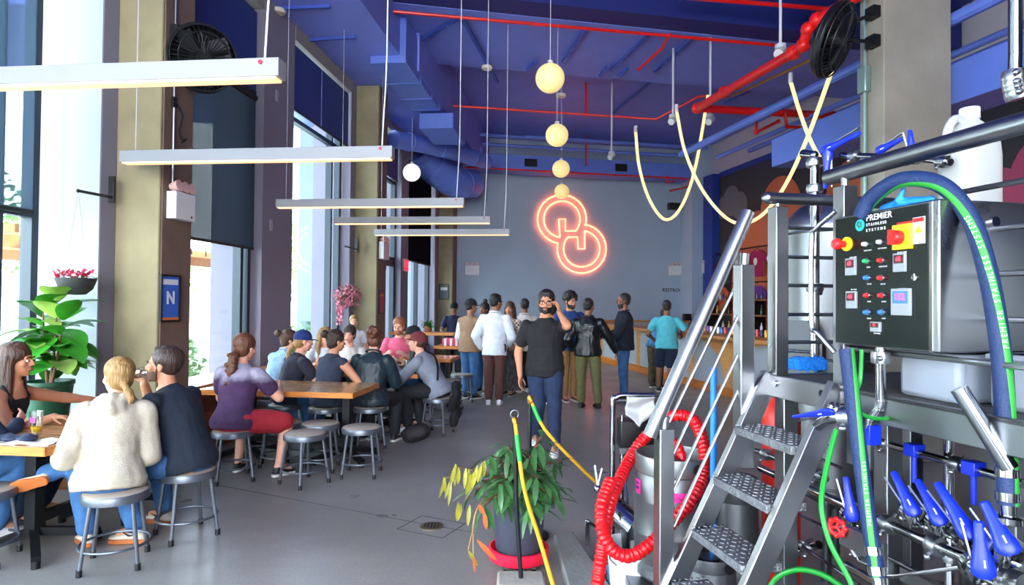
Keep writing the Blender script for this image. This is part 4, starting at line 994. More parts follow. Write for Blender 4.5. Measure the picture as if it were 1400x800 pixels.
# bench / ledge along the window
t = thing('window_ledge', 'orange wooden ledge along the windows under the fig plant', 'ledge', (-4.4, 3.6, 0), B)
part(MB().box(-4.7, 2.0, .57, -4.12, 5.2, .62), 'ledge_top', WOOD, t)
for s in (2.2, 3.6, 5.0): part(MB().box(-4.65, s-.03, 0, -4.2, s+.03, .57), 'bracket', WOODD, t)
t = thing('window_ledge', 'brown wooden bench box below the second window', 'ledge', (-4.1, 7.2, 0), B)
part(MB().box(-4.5, 6.0, .68, -3.92, 8.6, .74), 'ledge_top', WOOD, t); part(MB().box(-4.3, 6.05, 0, -3.98, 8.55, .42), 'box', WOODD, t); part(MB().box(-4.3, 6.05, .42, -4.2, 8.55, .68), 'back_board', WOODD, t)
t = thing('window_ledge', 'wooden ledge with small potted plants behind the man in pink', 'ledge', (-3.2, 12.3, 0), B)
part(MB().box(-3.75, 12.25, .98, -1.55, 12.6, 1.04), 'ledge_top', WOOD, t)
for s in (-3.6, -2.6, -1.7): part(MB().box(s-.04, 12.3, 0, s+.04, 12.55, .98), 'leg', BLACKM, t)
def tie_dye():
    m = mat('tie_dye', '43284c', .85, var=.35, vs=7, bump=.15); nt = m.node_tree; b = nt.nodes['Principled BSDF']; L = nt.links.new; N = nt.nodes.new
    src = b.inputs['Base Color'].links[0].from_socket; t = N('ShaderNodeTexCoord'); sp_ = N('ShaderNodeSeparateXYZ'); L(t.outputs['Object'], sp_.inputs[0])
    n = N('ShaderNodeTexNoise'); n.inputs['Scale'].default_value = 9; L(t.outputs['Object'], n.inputs[0]); ad = N('ShaderNodeMath'); ad.operation = 'MULTIPLY_ADD'; ad.inputs[1].default_value = .16; L(n.outputs['Fac'], ad.inputs[0]); L(sp_.outputs['Z'], ad.inputs[2])
    mr = N('ShaderNodeMapRange'); mr.inputs[1].default_value = .96; mr.inputs[2].default_value = 1.05; L(ad.outputs[0], mr.inputs[0]); mx = N('ShaderNodeMix'); mx.data_type = 'RGBA'; L(mr.outputs[0], mx.inputs[0]); L(src, mx.inputs[6]); mx.inputs[7].default_value = (*lin('9a93a6'), 1); L(mx.outputs[2], b.inputs['Base Color'])
    return m
# ------------------------------------------------------------------ the people
TEEB = cloth('tee_black', '17171b'); TEEN = cloth('tee_navy', '15202f'); CREAM = cloth('hoodie_cream', 'b5ab98', bump=.2); DENIM = cloth('denim_blue', '35608f', var=.25); DENIMD = cloth('denim_navy', '1d2c4a', var=.2); DENIML = cloth('denim_light', '5a8fc0', var=.2)
TIE = tie_dye(); REDS = cloth('red_cloth', 'a4202c'); DJ = cloth('denim_jacket', '8fb0c6', var=.2); SLV = cloth('navy_knit', '2a3346')
LEATH = mat('leather_dark', '1c2c36', .5, var=.12, vs=10, bump=.3, bs=35); LEATHB = mat('leather_black', '11181d', .3, var=.2, vs=10, bump=.3, bs=35); PINK = cloth('pink_shirt', 'e0607f'); GREYS = cloth('grey_sweat', '858b99'); WHT = cloth('white_shirt', 'dfe6ee'); WHT2 = cloth('offwhite_shirt', 'd9d4cb')
BROWNT = cloth('brown_trouser', '57362f'); VEST = cloth('tan_vest', '8d6f55', bump=.25); OLIVE = cloth('olive_trouser', '6b6a42'); KHAKI = cloth('khaki_trouser', '9b7648'); NAVYJ = cloth('navy_jacket', '16202f'); TEAL = cloth('teal_tee', '59c1cd'); BLUEH = cloth('blue_hoodie', '20427c'); DARKT = cloth('dark_trouser', '16181d'); CAMO = mat('camo', '4b4230', .9, var=.7, vs=9)
SKIRT = mat('print_skirt', '4a4748', .85, var=.8, vs=30, stretch=(1,1,.3)); SWEAT = mat('striped_knit', '8f6a52', .9, var=.1, bump=.3)
def stripes(m, c2, scale):
    nt = m.node_tree; b = nt.nodes['Principled BSDF']; t = nt.nodes.new('ShaderNodeTexCoord'); ch = nt.nodes.new('ShaderNodeTexChecker'); ch.inputs['Scale'].default_value = scale
    ch.inputs['Color1'].default_value = b.inputs['Base Color'].default_value; ch.inputs['Color2'].default_value = (*lin(c2), 1)
    nt.links.new(t.outputs['Object'], ch.inputs[0]); nt.links.new(ch.outputs[0], b.inputs['Base Color'])
stripes(SWEAT, 'e3d6c4', 26)
SNW = mat('sneaker_white', 'e8e8ea', .5); SNB = mat('sneaker_black', '17181b', .5); SOLE = mat('sole_white', 'dcd8d0', .6); GUM = mat('sole_gum', 'b4632a', .6); SNT = mat('sneaker_tan', 'c9bba8', .6); SNM = mat('sneaker_maroon', '6d2530', .5); SOCK = mat('sock_white', 'd9dde2', .9)
CAPN = cloth('cap_navy', '1d2f6a'); CAPB = cloth('cap_black', '121419'); CAPM = cloth('cap_maroon', '6e2b2a')
FV = .0065
# --- first table
wl, jl = person('seated woman with long brown hair and black tank top by the fig plant', SPOT['long']+V((-.12,0,0)), -78, H=1.70, seat=.46, lean=8, slump=10, head=(0,2,0), skin='tan', top=('tank', TEEB), bottom=('jeans', DENIMD), shoes=(SNB, SOLE), hair=('long', HBROWN), female=True, girth=.92, vox=FV,
    hands={1: (.14, .44, .80), -1: (-.62, .42, .80)}, epole={-1: (-.6,-.3,-.7), 1: (.6,-.6,-.6)}, feet={1: (.1,.2,.12), -1: (-.12,.25,.12)}, hd={-1: ((-.7,.5,0),(0,0,-1)), 1: ((.2,1,0),(0,0,-1))})
wh, jh = person('seated woman with a blonde low ponytail in a cream hoodie and jeans', SPOT['hoodie']+V((-.05,0,0)), 22, H=1.64, seat=.45, lean=13, slump=18, pelvis=(0,.02), head=(34,-6,6), skin='light', top=('hoodie', CREAM), bottom=('jeans', DENIM), shoes=(SNT, GUM), hair=('lowpony', HBLOND), female=True, girth=1.02, vox=FV,
    hands={1: (.10,.34,.70), -1: (-.2,.26,.62)}, feet={-1: (-.17,.30,.12), 1: (-.42,.34,.50)}, kpole={-1: (-.5,1,.5), 1: (.5,1,.6)}, footdir=(( -.85,.25,-.2), -20), epole={1: (.35,-.6,-.9), -1: (-.3,-.6,-.9)})
wm, jm = person('seated man in a navy t-shirt and jeans drinking from a beer glass', SPOT['man'], 80, H=1.76, seat=.45, lean=14, slump=18, pelvis=(0,-.02), head=(20,6,0), skin='tan', top=('tee', TEEN), bottom=('jeans', DENIM), shoes=(SNT, GUM), hair=('short', HDARK), girth=1.08, vox=FV,
    hands={1: (.035,.385,1.03), -1: (-.17,.36,.72)}, hd={1: ((-.1,.12,.97),(-.95,.25,-.1)), -1: ((.3,.8,-.5),(.2,-.2,-1))}, curl=(1.0,.4), epole={1: (.3,.4,-1), -1: (-.9,-.6,-.3)}, feet={1: (.16,.30,.10), -1: (-.20,.22,.10)}, beard=mat('stubble', '5a3d2e', .8))
person('seated person at the edge of the photo, mostly out of frame, in blue jeans', SPOT['off']+V((-.28,-.05,0)), -14, H=1.74, seat=.46, lean=12, slump=10, skin='light', top=('long', DENIMD), bottom=('jeans', DENIM), shoes=(SNW, SOLE), hair=('short', HDARK), hands={1: (.1,.46,.80), -1: (-.2,.46,.80)}, feet={1: (.2,.25,.18), -1: (-.2,.3,.1)})
sho = [c for c in wm.children if c.name.startswith('shoe')]
for s_, o_ in ((1, sho[0]), (-1, sho[1])):
    a_ = jm['FT'][s_]; pts = [(-.045,.012),(-.03,-.004),(-.005,-.008),(.05,.022),(.0,.004),(-.022,.002)]
    link('emblem', newmesh('emblem', MB().prism(pts, a_+V((-.043,.03,-.035)), (0,1,0), (0,0,1), -.006)), mat('emblem_navy', '14182c', .5), o_)
# --- second table
person('seated woman with curly ponytail in a purple tie dyed top and red shorts', SPOT['tie'], -8, H=1.72, seat=.46, lean=8, slump=12, head=(-12,-8,0), skin='light', top=('tee', TIE), bottom=('shorts', REDS), shoes=(SNB, SOLE), hair=('ponycurl', HAUB), female=True, girth=1.12, vox=FV,
    hands={1: (.22,.42,.80), -1: (-.14,.42,.80)}, feet={1: (.36,.16,.10), -1: (-.1,.25,.10)}, kpole={1: (.9,1,.6)}, footdir=(20,0))
# --- third table, near side
person('seated woman with a bun in a pale denim jacket', SPOT['denim'], -32, H=1.68, seat=.46, lean=14, slump=16, head=(-30,-6,0), skin='light', top=('jacket', DJ), bottom=('jeans', DENIML), shoes=(SNW, SOLE), hair=('bun', HBROWN), female=True, hands={1: (.15,.4,.80), -1: (-.1,.42,.80)})
person('seated woman in a navy cap and dark t-shirt', SPOT['cap'], -42, H=1.70, seat=.46, lean=14, slump=14, head=(-22,-4,0), skin='light', top=('tee', mat('tee_ink', '262433', .85)), bottom=('jeans', DENIM), shoes=(SNW, SOLE), hair=('lowpony', HBLOND), female=True, capm=CAPN, hands={1: (.18,.42,.80), -1: (-.1,.42,.80)}, feet={1: (.1,.35,.1), -1: (-.12,.3,.1)})
person('seated woman with a dark bun in a sleeveless navy top', SPOT['sleeve'], -24, H=1.70, seat=.46, lean=8, slump=14, head=(-30,-4,0), skin='tan', top=('sleeveless', SLV), bottom=('trousers', DARKT), shoes=(SNB, SOLE), hair=('bun', HDARK), female=True, hands={1: (.25,.36,.80), -1: (-.12,.42,.80)})
person('seated woman with a curly auburn updo in a dark leather jacket', SPOT['leather'], -6, H=1.74, seat=.46, lean=6, slump=12, head=(10,-8,0), skin='light', top=('jacket', LEATH), bottom=('trousers', DARKT), shoes=(SNB, SOLE), hair=('curlbun', HAUB), female=True, girth=1.08, hands={1: (.1,.4,.80), -1: (-.15,.4,.80)}, feet={1: (.2,.3,.1), -1: (-.12,.35,.1)})
person('seated woman in a white top facing the camera across the table', SPOT['white'], 188, H=1.68, seat=.46, lean=8, slump=8, head=(-10,-4,0), skin='light', top=('tee', WHT2), bottom=('trousers', DARKT), shoes=(SNW, SOLE), hair=('bun', HDARK), female=True, hands={1: (.15,.4,.80), -1: (-.12,.4,.80)})
person('seated blonde woman in white behind the woman in the sleeveless top', SPOT['blond'], 205, H=1.64, seat=.46, lean=10, slump=10, head=(20,-8,0), skin='light', top=('tee', WHT), bottom=('trousers', DENIML), shoes=(SNW, SOLE), hair=('long', HBLOND), female=True, hands={1: (.15,.4,.80), -1: (-.12,.4,.80)})
person('standing blonde woman in white beyond the seated group by the windows', fl(482,543), 200, H=1.42, lean=4, skin='light', top=('tee', WHT), bottom=('trousers', DENIML), shoes=(SNW, SOLE), hair=('short', HBLOND), female=True, vox=.01)
pg_, jg = person('person in a grey sweatshirt and maroon cap sitting on a stool facing the windows', SPOT['grey']+V((.02,0,0)), 74, H=1.74, seat=.46, lean=26, slump=14, head=(6,6,0), skin='light', top=('long', GREYS), bottom=('trousers', DARKT), shoes=(SNW, SOLE), hair=('short', HBROWN), capm=CAPM, girth=1.02, hands={1: (.16,.52,.84), -1: (-.1,.56,.84)}, feet={1: (.12,.30,.12), -1: (-.14,.36,.12)})
_s = jg['sp']; pts = [_s(.27)[0]+_s(.27)[1]*.06+_s(.27)[2]*.1, _s(.29)[0]+_s(.29)[1]*.07+_s(.29)[3]*.035, _s(.24)[0]+_s(.24)[1]*.03-_s(.24)[2]*.135, _s(.15)[0]-_s(.15)[1]*.05-_s(.15)[2]*.14, _s(.06)[0]-_s(.06)[1]*.14-_s(.06)[2]*.09]
link('bag_strap', newmesh('bag_strap', MB().tube(cat_curve(pts, 6), .013, 8)), BLACKM, pg_)
person('seated person in a black hat and black top behind the grey sweatshirt', SPOT['hat'], 100, H=1.72, seat=.46, lean=14, slump=14, head=(0,-2,0), skin='tan', top=('long', TEEB), bottom=('jeans', DENIM), shoes=(SNB, SOLE), hair=('long', HBLACK), capm=CAPB, female=True, hands={1: (.16,.42,.82), -1: (-.1,.42,.82)}, vox=.01)
person('seated man with ginger hair in a pink shirt behind a laptop', SPOT['pink'], 176, H=1.80, seat=.5, lean=10, slump=8, head=(0,-14,0), skin='light', top=('tee', PINK), bottom=('trousers', DENIMD), shoes=(SNW, SOLE), hair=('short', HGREY), girth=1.08, hands={1: (.15,.36,.84), -1: (-.15,.36,.84)}, beard=mat('beard_ginger','9a5a34',.8), vox=.008)
# --- standing
person('man in a navy cap and t-shirt standing behind the wooden counter', fl(620,514), 182, H=1.66, skin='brown', top=('tee', cloth('tee_indigo','232a4a')), bottom=('trousers', DARKT), shoes=(SNB, SOLE), hair=('short', HBLACK), capm=CAPB, vox=.01, head=(0,-8,0), hands={1: (.2,.3,.95), -1: (-.2,.3,.95)})
wk, jw = person('man in black t-shirt and dark jeans walking forward, phone at his ear', fl(744,619), 178, H=1.80, lean=2, head=(-4,-2,-4), skin='tan', top=('tee', TEEB), bottom=('jeans', DENIMD), shoes=(SNW, SOLE), hair=('short', HBLACK), beard=HBLACK, glasses=BLACKM, girth=1.1, vox=FV,
    hands={-1: (-.15,.10,1.535), 1: (.27,.02,.84)}, hd={-1: ((.12,-.1,.98),(.95,.1,-.1)), 1: ((.02,.1,-1),(-.8,.3,0))}, curl=(.3,.75), epole={-1: (-.45,.6,-1), 1: (.6,-.8,0)}, feet={-1: (-.11,.28,.10), 1: (.09,-.16,.17)}, kpole={1: (-.15,1,.3), -1: (-.05,1,.1)}, footdir=(-4,14))
person('man seen from behind in a white untucked shirt and brown trousers', fl(675,554), -12, H=1.80, head=(-38,-4,0), skin='brown', top=('shirt', WHT), bottom=('trousers', BROWNT), shoes=(SNW, SOLE), hair=('short', HBLACK), hands={1: (.2,.2,.95), -1: (-.24,.1,.9)}, lean=3, footdir=(-14,-8))
person('man in a tan quilted vest, white sleeves and jeans', fl(642,546), -34, H=1.72, head=(-28,-2,0), skin='brown', top=('vest', VEST), bottom=('jeans', DENIM), shoes=(SNB, SOLE), hair=('fade', HBLACK), capm=CAPB, collar=WHT, girth=1.08, hands={1: (.2,.3,.95), -1: (-.2,.25,.95)})
person('woman with a top bun standing behind the man in the vest', fl(661,537), 150, H=1.66, skin='brown', top=('long', WHT), bottom=('jeans', DENIM), shoes=(SNB, SOLE), hair=('topbun', HBLACK), female=True, vox=.01)
person('woman with long brown hair in a checked knit sweater and long printed skirt', fl(696,541), 150, H=1.68, head=(15,0,0), skin='tan', top=('long', SWEAT), bottom=('skirt', SKIRT), shoes=(SNB, SOLE), hair=('long', HBROWN), female=True, hands={1: (.16,.22,1.0), -1: (-.2,.14,.9)})
person('man with short black hair seen from behind in an off white shirt', fl(716,537), 14, H=1.74, skin='brown', top=('shirt', WHT2), bottom=('trousers', DARKT), shoes=(SNW, SOLE), hair=('fade', HBLACK), vox=.01)
person('person in dark clothes standing behind the walking man', fl(752,552), 30, H=1.66, skin='tan', top=('long', TEEB), bottom=('trousers', DARKT), shoes=(SNM, SOLE), hair=('short', HBLACK), vox=.01)
person('tall man with big curly hair in a blue hoodie and tan trousers', fl(778,549), 196, H=1.84, head=(14,-10,4), skin='tan', top=('hoodie', BLUEH), bottom=('trousers', KHAKI), shoes=(SNM, SOLE), hair=('curly', HBLACK), beard=HBLACK, vox=.008, hands={1: (.22,.12,.9), -1: (-.2,.2,.95)})
person('man seen from behind in a black leather jacket and olive trousers', fl(803,558), -14, H=1.74, head=(-22,-4,0), skin='brown', top=('jacket', LEATHB), bottom=('trousers', OLIVE), shoes=(SNB, SNB), hair=('fade', HBLACK), girth=1.06, hands={1: (.42,.2,.88), -1: (-.24,.1,.9)}, footdir=(-30,10), feet={1: (.17,.0,.1), -1: (-.1,0,.1)}, epole={1: (.5,-.9,0)})
person('man in a navy jacket and blue jeans standing side on with glasses', fl(853,548), 82, H=1.84, head=(4,-2,0), skin='brown', top=('jacket', NAVYJ), bottom=('jeans', DENIM), shoes=(SNB, SOLE), hair=('fade', HBLACK), beard=HBLACK, glasses=BLACKM, girth=1.04, hands={1: (.14,.36,1.1), -1: (-.12,.36,1.1)}, curl=(.9,.9))
person('man in a turquoise t-shirt and navy shorts leaning on the bar', fl(911,538), -14, H=1.74, lean=8, skin='brown', top=('tee', TEAL), bottom=('shorts', cloth('shorts_navy','18223c')), shoes=(SNB, SOLE), hair=('fade', HBLACK), girth=1.1, hands={1: (.38,.24,1.06), -1: (-.26,.2,1.0)}, feet={1: (.05,-.05,.1), -1: (-.14,.08,.1)})
person('person in camouflage trousers with a denim jacket round the waist, bent over the bar', fl(896,531), -50, H=1.66, lean=34, skin='brown', top=('tee', DENIML), bottom=('loose', CAMO), shoes=(SNB, SOLE), hair=('fade', HBLACK), hands={1: (.25,.5,1.08), -1: (-.2,.5,1.08)}, vox=.01)
# ------------------------------------------------------------------ brewing platform (frame A: v across, u away from the camera)
def pv(px, py, v): return onp(px, py, A, 0, v)
def pu(px, py, u): return onp(px, py, A, 1, u)
def pa(px, py, d): return A.inv(at(px, py, d))
def pz(px, py, z): return A.inv(on(px, py, z))
TREADM = mat('tread_plate', '7d7f83', .5, .7, var=.2, vs=30, bump=.6, bs=70)
DECKM = mat('deck_grit', '4d4b4c', .9, .1, var=.5, vs=120, bump=.4, bs=150)
VE, UF, UN, ZD = 1.70, 2.52, 2.10, 1.32
# steps
st = thing('steel_stairs', 'steel steps with checker plate treads up to the brewing platform', 'stairs', (1.35, 2.3, 0), A)
for k, (lf, rf) in enumerate((((912,790),(975,850)), ((942,721),(1013,770)), ((974,651),(1051,689)), ((1005,583),(1090,609)))):
    z = .445+.22*k if k < 3 else 1.10; p = pz(*lf, z); m = MB(); v0 = p.x
    m.box(v0, UN+.02, z-.035, v0+.17, UF-.01, z)
    tr = part(m, 'tread', TREADM, st, bev=.004)
    m = MB()
    for i in range(6):
        for j in range(11): m.cbox((v0+.018+i*.027, UN+.05+j*.037, z+.002), (.018, .006, .004), Matrix.Rotation(R(45 if (i+j) % 2 else -45), 3, 'Z'))
    subpart(m, 'checker_lug', TREADM, tr)
p = pz(912, 790, .445); m = MB().box(p.x-.1, UN+.02, .19, p.x+.07, UF-.01, .225); part(m, 'tread', TREADM, st, bev=.004)
for uu, a, b in ((UF+.02, (921,785), (1048,512)), (UN, (1020,800), (1141,527))):
    p, q = pu(*a, uu), pu(*b, uu); d = (q-p); p2 = p-d*((p.z-.02)/d.z)
    part(MB().bar((p2.x+.03, uu, .02), (q.x+.02, uu, q.z), .035, .085, (0,0,1)), 'stringer', STEEL, st, bev=.004)
    part(MB().cbox((p2.x+.03, uu, .01), (.14, .06, .02)), 'foot_plate', STEEL, st)
# stair rail on the far side
hr = thing('stair_handrail', 'sloping steel handrail with four thin rails beside the steps', 'handrail', (1.2, UF+.06, 0), A)
UR = UF+.06
h0, h1 = pu(888, 597, UR), pu(1023, 290, UR)
part(MB().tube([h0, h1], .031, 18), 'handrail', STEEL, hr)
for a, b in (((1001,400),(915,577)), ((1010,430),(921,620)), ((1011,480),(921,670)), ((1012,527),(921,720))):
    part(MB().tube([pu(*a, UR), pu(*b, UR)], .0075, 10), 'rail', STEEL, hr)
for px, yt, zb in ((908, 585, 0), (1017, 362, .9)):
    p = pu(px, yt, UR); po = part(MB().box(p.x-.034, UR-.034, zb, p.x+.034, UR+.034, p.z), 'post', STEEL, hr, bev=.004)
    subpart(MB().tube([(p.x, UR, p.z-.01), (p.x+.005, UR, p.z+.05)], .02, 12), 'saddle', STEEL, po)
# deck
dk = thing('brewing_platform', 'raised stainless brewing platform deck on legs', 'platform', (2.0, 1.6, 0), A)
part(MB().box(VE, .35, ZD-.012, 2.5, UF, ZD), 'deck', DECKM, dk)
m = MB(); m.box(VE-.02, UN, ZD-.09, VE, UF+.03, ZD+.004); part(m, 'edge_beam', STEEL, dk, bev=.003)
for uu in (UF-.06, UN+.06): part(MB().cyl((VE-.028, uu, ZD-.03), (VE-.01, uu, ZD-.03), .014, n=10), 'bolt', CHROME, dk)
part(MB().box(VE+.0, .35, ZD-.1, VE+.02, UN-.04, ZD+.002), 'edge_beam', STEEL2, dk, bev=.003)
part(MB().box(VE, UF, ZD-.1, 2.5, UF+.03, ZD+.004), 'edge_beam', STEEL2, dk)
part(MB().box(VE+.02, UN-.14, ZD-.28, VE+.035, UN-.02, ZD-.13), 'gusset', STEEL2, dk); part(MB().box(VE+.02, UN-.2, ZD-.6, VE+.035, UN+.02, ZD-.52), 'gusset', STEEL2, dk)
for v_, u_ in ((VE+.22, UN), (VE+.06, UF-.02), (VE+.24, 1.62), (VE+.26, .9), (2.4, UF-.03)): part(MB().box(v_-.035, u_-.035, 0, v_+.035, u_+.035, ZD-.012), 'leg', STEEL2, dk, bev=.004)
part(MB().bar((VE+.24, UN-.05, .62), (VE+.24, .6, .62), .03, .05), 'cross_member', STEEL2, dk)
# guard rails
gr = thing('guard_rail', 'steel guard rail along the far side of the brewing platform', 'guard rail', (1.9, UF, ZD), A)
po = pu(1050, 283, UF); part(MB().box(VE-.0, UF-.033, ZD, VE+.062, UF+.033, po.z), 'post', STEEL, gr, bev=.004)
zt = pu(1060, 271, UF).z
part(MB().tube([(VE-.02, UF, zt), (2.6, UF, zt)], .027, 16).ball((VE-.02, UF, zt), .027, 16, 10), 'handrail', STEEL, gr); part(MB().cyl((VE+.03, UF, po.z), (VE+.03, UF, zt), .012), 'saddle', STEEL, gr)
for py in (311, 351, 390, 430, 468): z = pu(1065, py, UF).z; part(MB().tube([(VE+.05, UF, z), (2.55, UF, z)], .0085, 10), 'rail', STEEL, gr)
part(MB().box(2.5, UF-.03, ZD, 2.56, UF+.03, po.z), 'post', STEEL, gr)
g2 = thing('guard_rail', 'thick steel guard rail along the front of the brewing platform, above the control panel', 'guard rail', (1.75, 1.3, ZD), A)
zc = pv(1143, 258, VE+.03).z
part(MB().box(VE+.0, UN-.03, ZD-.1, VE+.062, UN+.03, zc), 'post', STEEL, g2, bev=.004)
q0, q1 = pv(1133, 243, VE+.04), pv(1400, 168, VE+.04); e = q1+(q1-q0)*.3
part(MB().tube([q0, e], .032, 18), 'handrail', STEEL, g2); part(MB().cyl((VE+.03, UN, zc-.01), (VE+.03, UN, q0.z), .014), 'saddle', STEEL, g2)
for py in (247, 309, 373, 438): p = pv(1398, py, 1.86); part(MB().tube([(1.86, 1.75, p.z), (1.86, .4, p.z)], .0095, 10), 'rail', STEEL, g2)
p = pv(1398, 505, VE+.03); part(MB().tube([(VE+.03, UN, p.z+.01), (VE+.03, .4, p.z)], .0095, 10), 'rail', STEEL, g2)
part(MB().box(1.83, .9, ZD, 1.89, .96, p.z+.62), 'post', STEEL, g2, bev=.004); part(MB().tube([(1.86,.93,p.z+.6), (1.75,.93,q1.z-.04)], .012), 'saddle', STEEL, g2)
part(MB().tube(cat_curve([pv(1142,289,VE-.02), pv(1116,312,VE-.05), pv(1110,330,VE-.05), pv(1110,440,VE-.05), pv(1118,455,VE-.05), pv(1141,482,VE-.02)], 5), .0105, 12), 'bent_guard', STEEL, g2)
# control panel ----------------------------------------------------------
VP = VE-.045
tl, tr_, br, bl = pv(1141,301,VP), pv(1268,277,VP), pv(1270,478,VP), pv(1142,469,VP)
u0, u1, z0, z1 = (tl.y+bl.y)/2, (tr_.y+br.y)/2, (bl.z+br.z)/2, (tl.z+tr_.z)/2
cp = thing('control_panel', 'black faced control panel with coloured buttons in a steel box', 'control panel', (VP+.16, (u0+u1)/2, z0), A)
part(MB().box(VP+.004, u1-.035, z0-.006, VP+.36, u0, z1+.008), 'enclosure', STEEL, cp, bev=.006)
PF = mat('panel_black', '08120f', .22, spec=.4)
part(MB().box(VP, u1, z0, VP+.006, u0-.004, z1), 'face_plate', PF, cp)
part(MB().box(VP+.002, u1-.012, z0-.004, VP+.008, u1-.001, z1+.004), 'edge_trim', CHROME, cp)
part(MB().cyl((VP+.05, u1-.02, z0), (VP+.05, u1-.02, z1), .012), 'hinge', CHROME, cp)
OP = ORG[cp.name]
def onface(px, py, off=0.002): p = pv(px, py, VP-off); return p
def face_box(px, py, w_, h_, dep, name, m, bev=.001, parent=None):
    p = onface(px, py, 0); mb = MB().box(VP-dep, p.y-w_/2, p.z-h_/2, VP, p.y+w_/2, p.z+h_/2); return part(mb, name, m, parent or cp, bev) if parent is None else subpart(mb, name, m, parent, bev)
def face_text(txt, px, py, size, m=None, bold=.0, al='CENTER', sp=1.0):
    p = onface(px, py)-OP; return lettering(txt, size, 'lettering', m or WHITEP, cp, basis((0,-1,0), (0,0,1), (VP-.0015-OP.x, p.y, p.z)), .0006, al, bold, sp)
face_text('PREMIER', 1184, 299, .030, bold=.0002, al='LEFT', sp=1.02); face_text('STAINLESS', 1184, 308, .0135, bold=.0002, al='LEFT', sp=1.5); face_text('SYSTEMS', 1184, 315.5, .0135, bold=.0002, al='LEFT', sp=1.85)
p = onface(1176, 308, 0); lg = part(MB().cyl((VP-.002, p.y, p.z), (VP, p.y, p.z), .021, n=30), 'emblem', mat('emblem_teal','1aa9b8',.4), cp)
subpart(MB().tube([(VP-.003, p.y+.011*cos(a*.7)*(1-a*.06), p.z+.014*sin(a*.7)*(1-a*.06)) for a in range(10)], .0032, 6), 'swirl', mat('emblem_green','1c6a4f',.4), lg)
LIGHTR, LIGHTG, LIGHTB, LIGHTW = [mat('button_'+n, c, .3) for n, c in (('red','e62222'),('green','1fa85a'),('blue','2b6fd8'),('white','c9d2da'))]
# emergency stop and main switch
p = onface(1157, 334, 0); b_ = part(MB().lathe([(.026,0),(.026,.006),(.02,.008)], (VP, p.y-.006, p.z), (-1,0,0)), 'stop_ring', mat('stop_yellow','f0c419',.4), cp)
subpart(MB().lathe([(.012,0),(.012,.03),(.02,.032),(.021,.042),(.016,.052),(0,.055)], (VP, p.y, p.z), (-1,0,0)), 'stop_button', LIGHTR, b_)
sw_ = face_box(1236, 324, .075, .082, .012, 'switch_plate', mat('stop_yellow','f0c419',.4), .002)
p = onface(1233, 325, 0); subpart(MB().lathe([(.024,.01),(.024,.03),(.018,.04),(0,.041)], (VP, p.y, p.z), (-1,0,0)).box(VP-.05, p.y-.006, p.z-.024, VP-.03, p.y+.006, p.z+.024), 'switch_knob', LIGHTR, sw_)
face_box(1237, 307.5, .06, .02, .003, 'red_label', LIGHTR); wl_ = face_box(1257, 315, .046, .085, .003, 'warning_label', WHITEP); 
p = onface(1257, 315, 0); subpart(MB().prism([(-.015,-.008),(.015,-.008),(0,.018)], (VP-.0035, p.y, p.z), (0,-1,0), (0,0,1), .001), 'triangle', mat('stop_yellow','f0c419',.4), wl_); subpart(MB().box(VP-.0045, p.y-.02, p.z+.027, VP-.003, p.y+.02, p.z+.04), 'red_band', LIGHTR, wl_)
def knob(px, py, m):
    p = onface(px, py, 0); k = part(MB().lathe([(.0105,0),(.0105,.004),(.0095,.006)], (VP, p.y, p.z), (-1,0,0), 18), 'bezel', STEEL, cp)
    subpart(MB().lathe([(.008,.004),(.008,.014),(.006,.018),(0,.019)], (VP, p.y, p.z), (-1,0,0), 16), 'button', m, k)
for px, py, m, tx in ((1185,334,LIGHTW,'WORT PUMP'), (1205,331,LIGHTW,'HOT LIQUOR'), (1186,357,LIGHTG,'TIMER'), (1206,356,LIGHTR,'MASH VALVE'), (1187,380,LIGHTB,'WATER'), (1206,380,LIGHTR,'KETTLE'), (1187,404,LIGHTR,'MASH'), (1207,404,LIGHTR,'ALARM'), (1187,427,LIGHTB,'STEAM'), (1207,427,LIGHTB,'PUMP')):
    knob(px, py, m); face_text(tx, px+1, py+8.5, .0062)
def display(px, py, w_, h_, m, txt, tm):
    d_ = face_box(px, py, w_, h_, .01, 'meter', mat('meter_grey','8a9094',.4), .002); p = onface(px, py, 0)
    subpart(MB().box(VP-.0115, p.y-w_*.38, p.z-h_*.05, VP-.0095, p.y+w_*.38, p.z+h_*.4), 'screen', m, d_)
    o = lettering(txt, h_*.34, 'digits', tm, d_, basis((0,-1,0),(0,0,1),(VP-.0125-OP.x, p.y-OP.y, p.z+h_*.18-OP.z)), .0004)
DSC = mat('meter_screen','3a1418',.3); DIG = mat('digits_red','ff3a4a',.4, emit='ff2a3a', es=1.4)
for px, py in ((1165,365), (1166,410), (1232,359)): display(px, py, .05, .062, DSC, '68', DIG)
display(1199, 447, .044, .034, DSC, '72', DIG)
display(1234, 413, .078, .088, mat('screen_blue','2a55d0',.3, emit='2a55d0', es=.5), '152', DIG)
face_text('MASH TEMP', 1166, 352, .0062); face_text('KETTLE TEMP', 1233, 345, .0062); face_text('HLT TEMP', 1167, 396, .0062); face_text('HLT LEVEL', 1199, 456, .0062); face_text('FLOW RATE', 1234, 395, .0062)
p = onface(1251, 379, 0); part(MB().lathe([(.011,0),(.011,.004),(0,.005)], (VP, p.y, p.z), (-1,0,0), 16).box(VP-.006, p.y-.002, p.z-.012, VP-.004, p.y+.002, p.z+.012), 'key_lock', CHROME, cp)
for py in (302, 372, 436): p = pu(1322, py, u1-.035); part(MB().cyl((1.86, u1-.045, p.z), (1.86, u1-.02, p.z), .016, n=12), 'rail_boss', CHROME, cp)
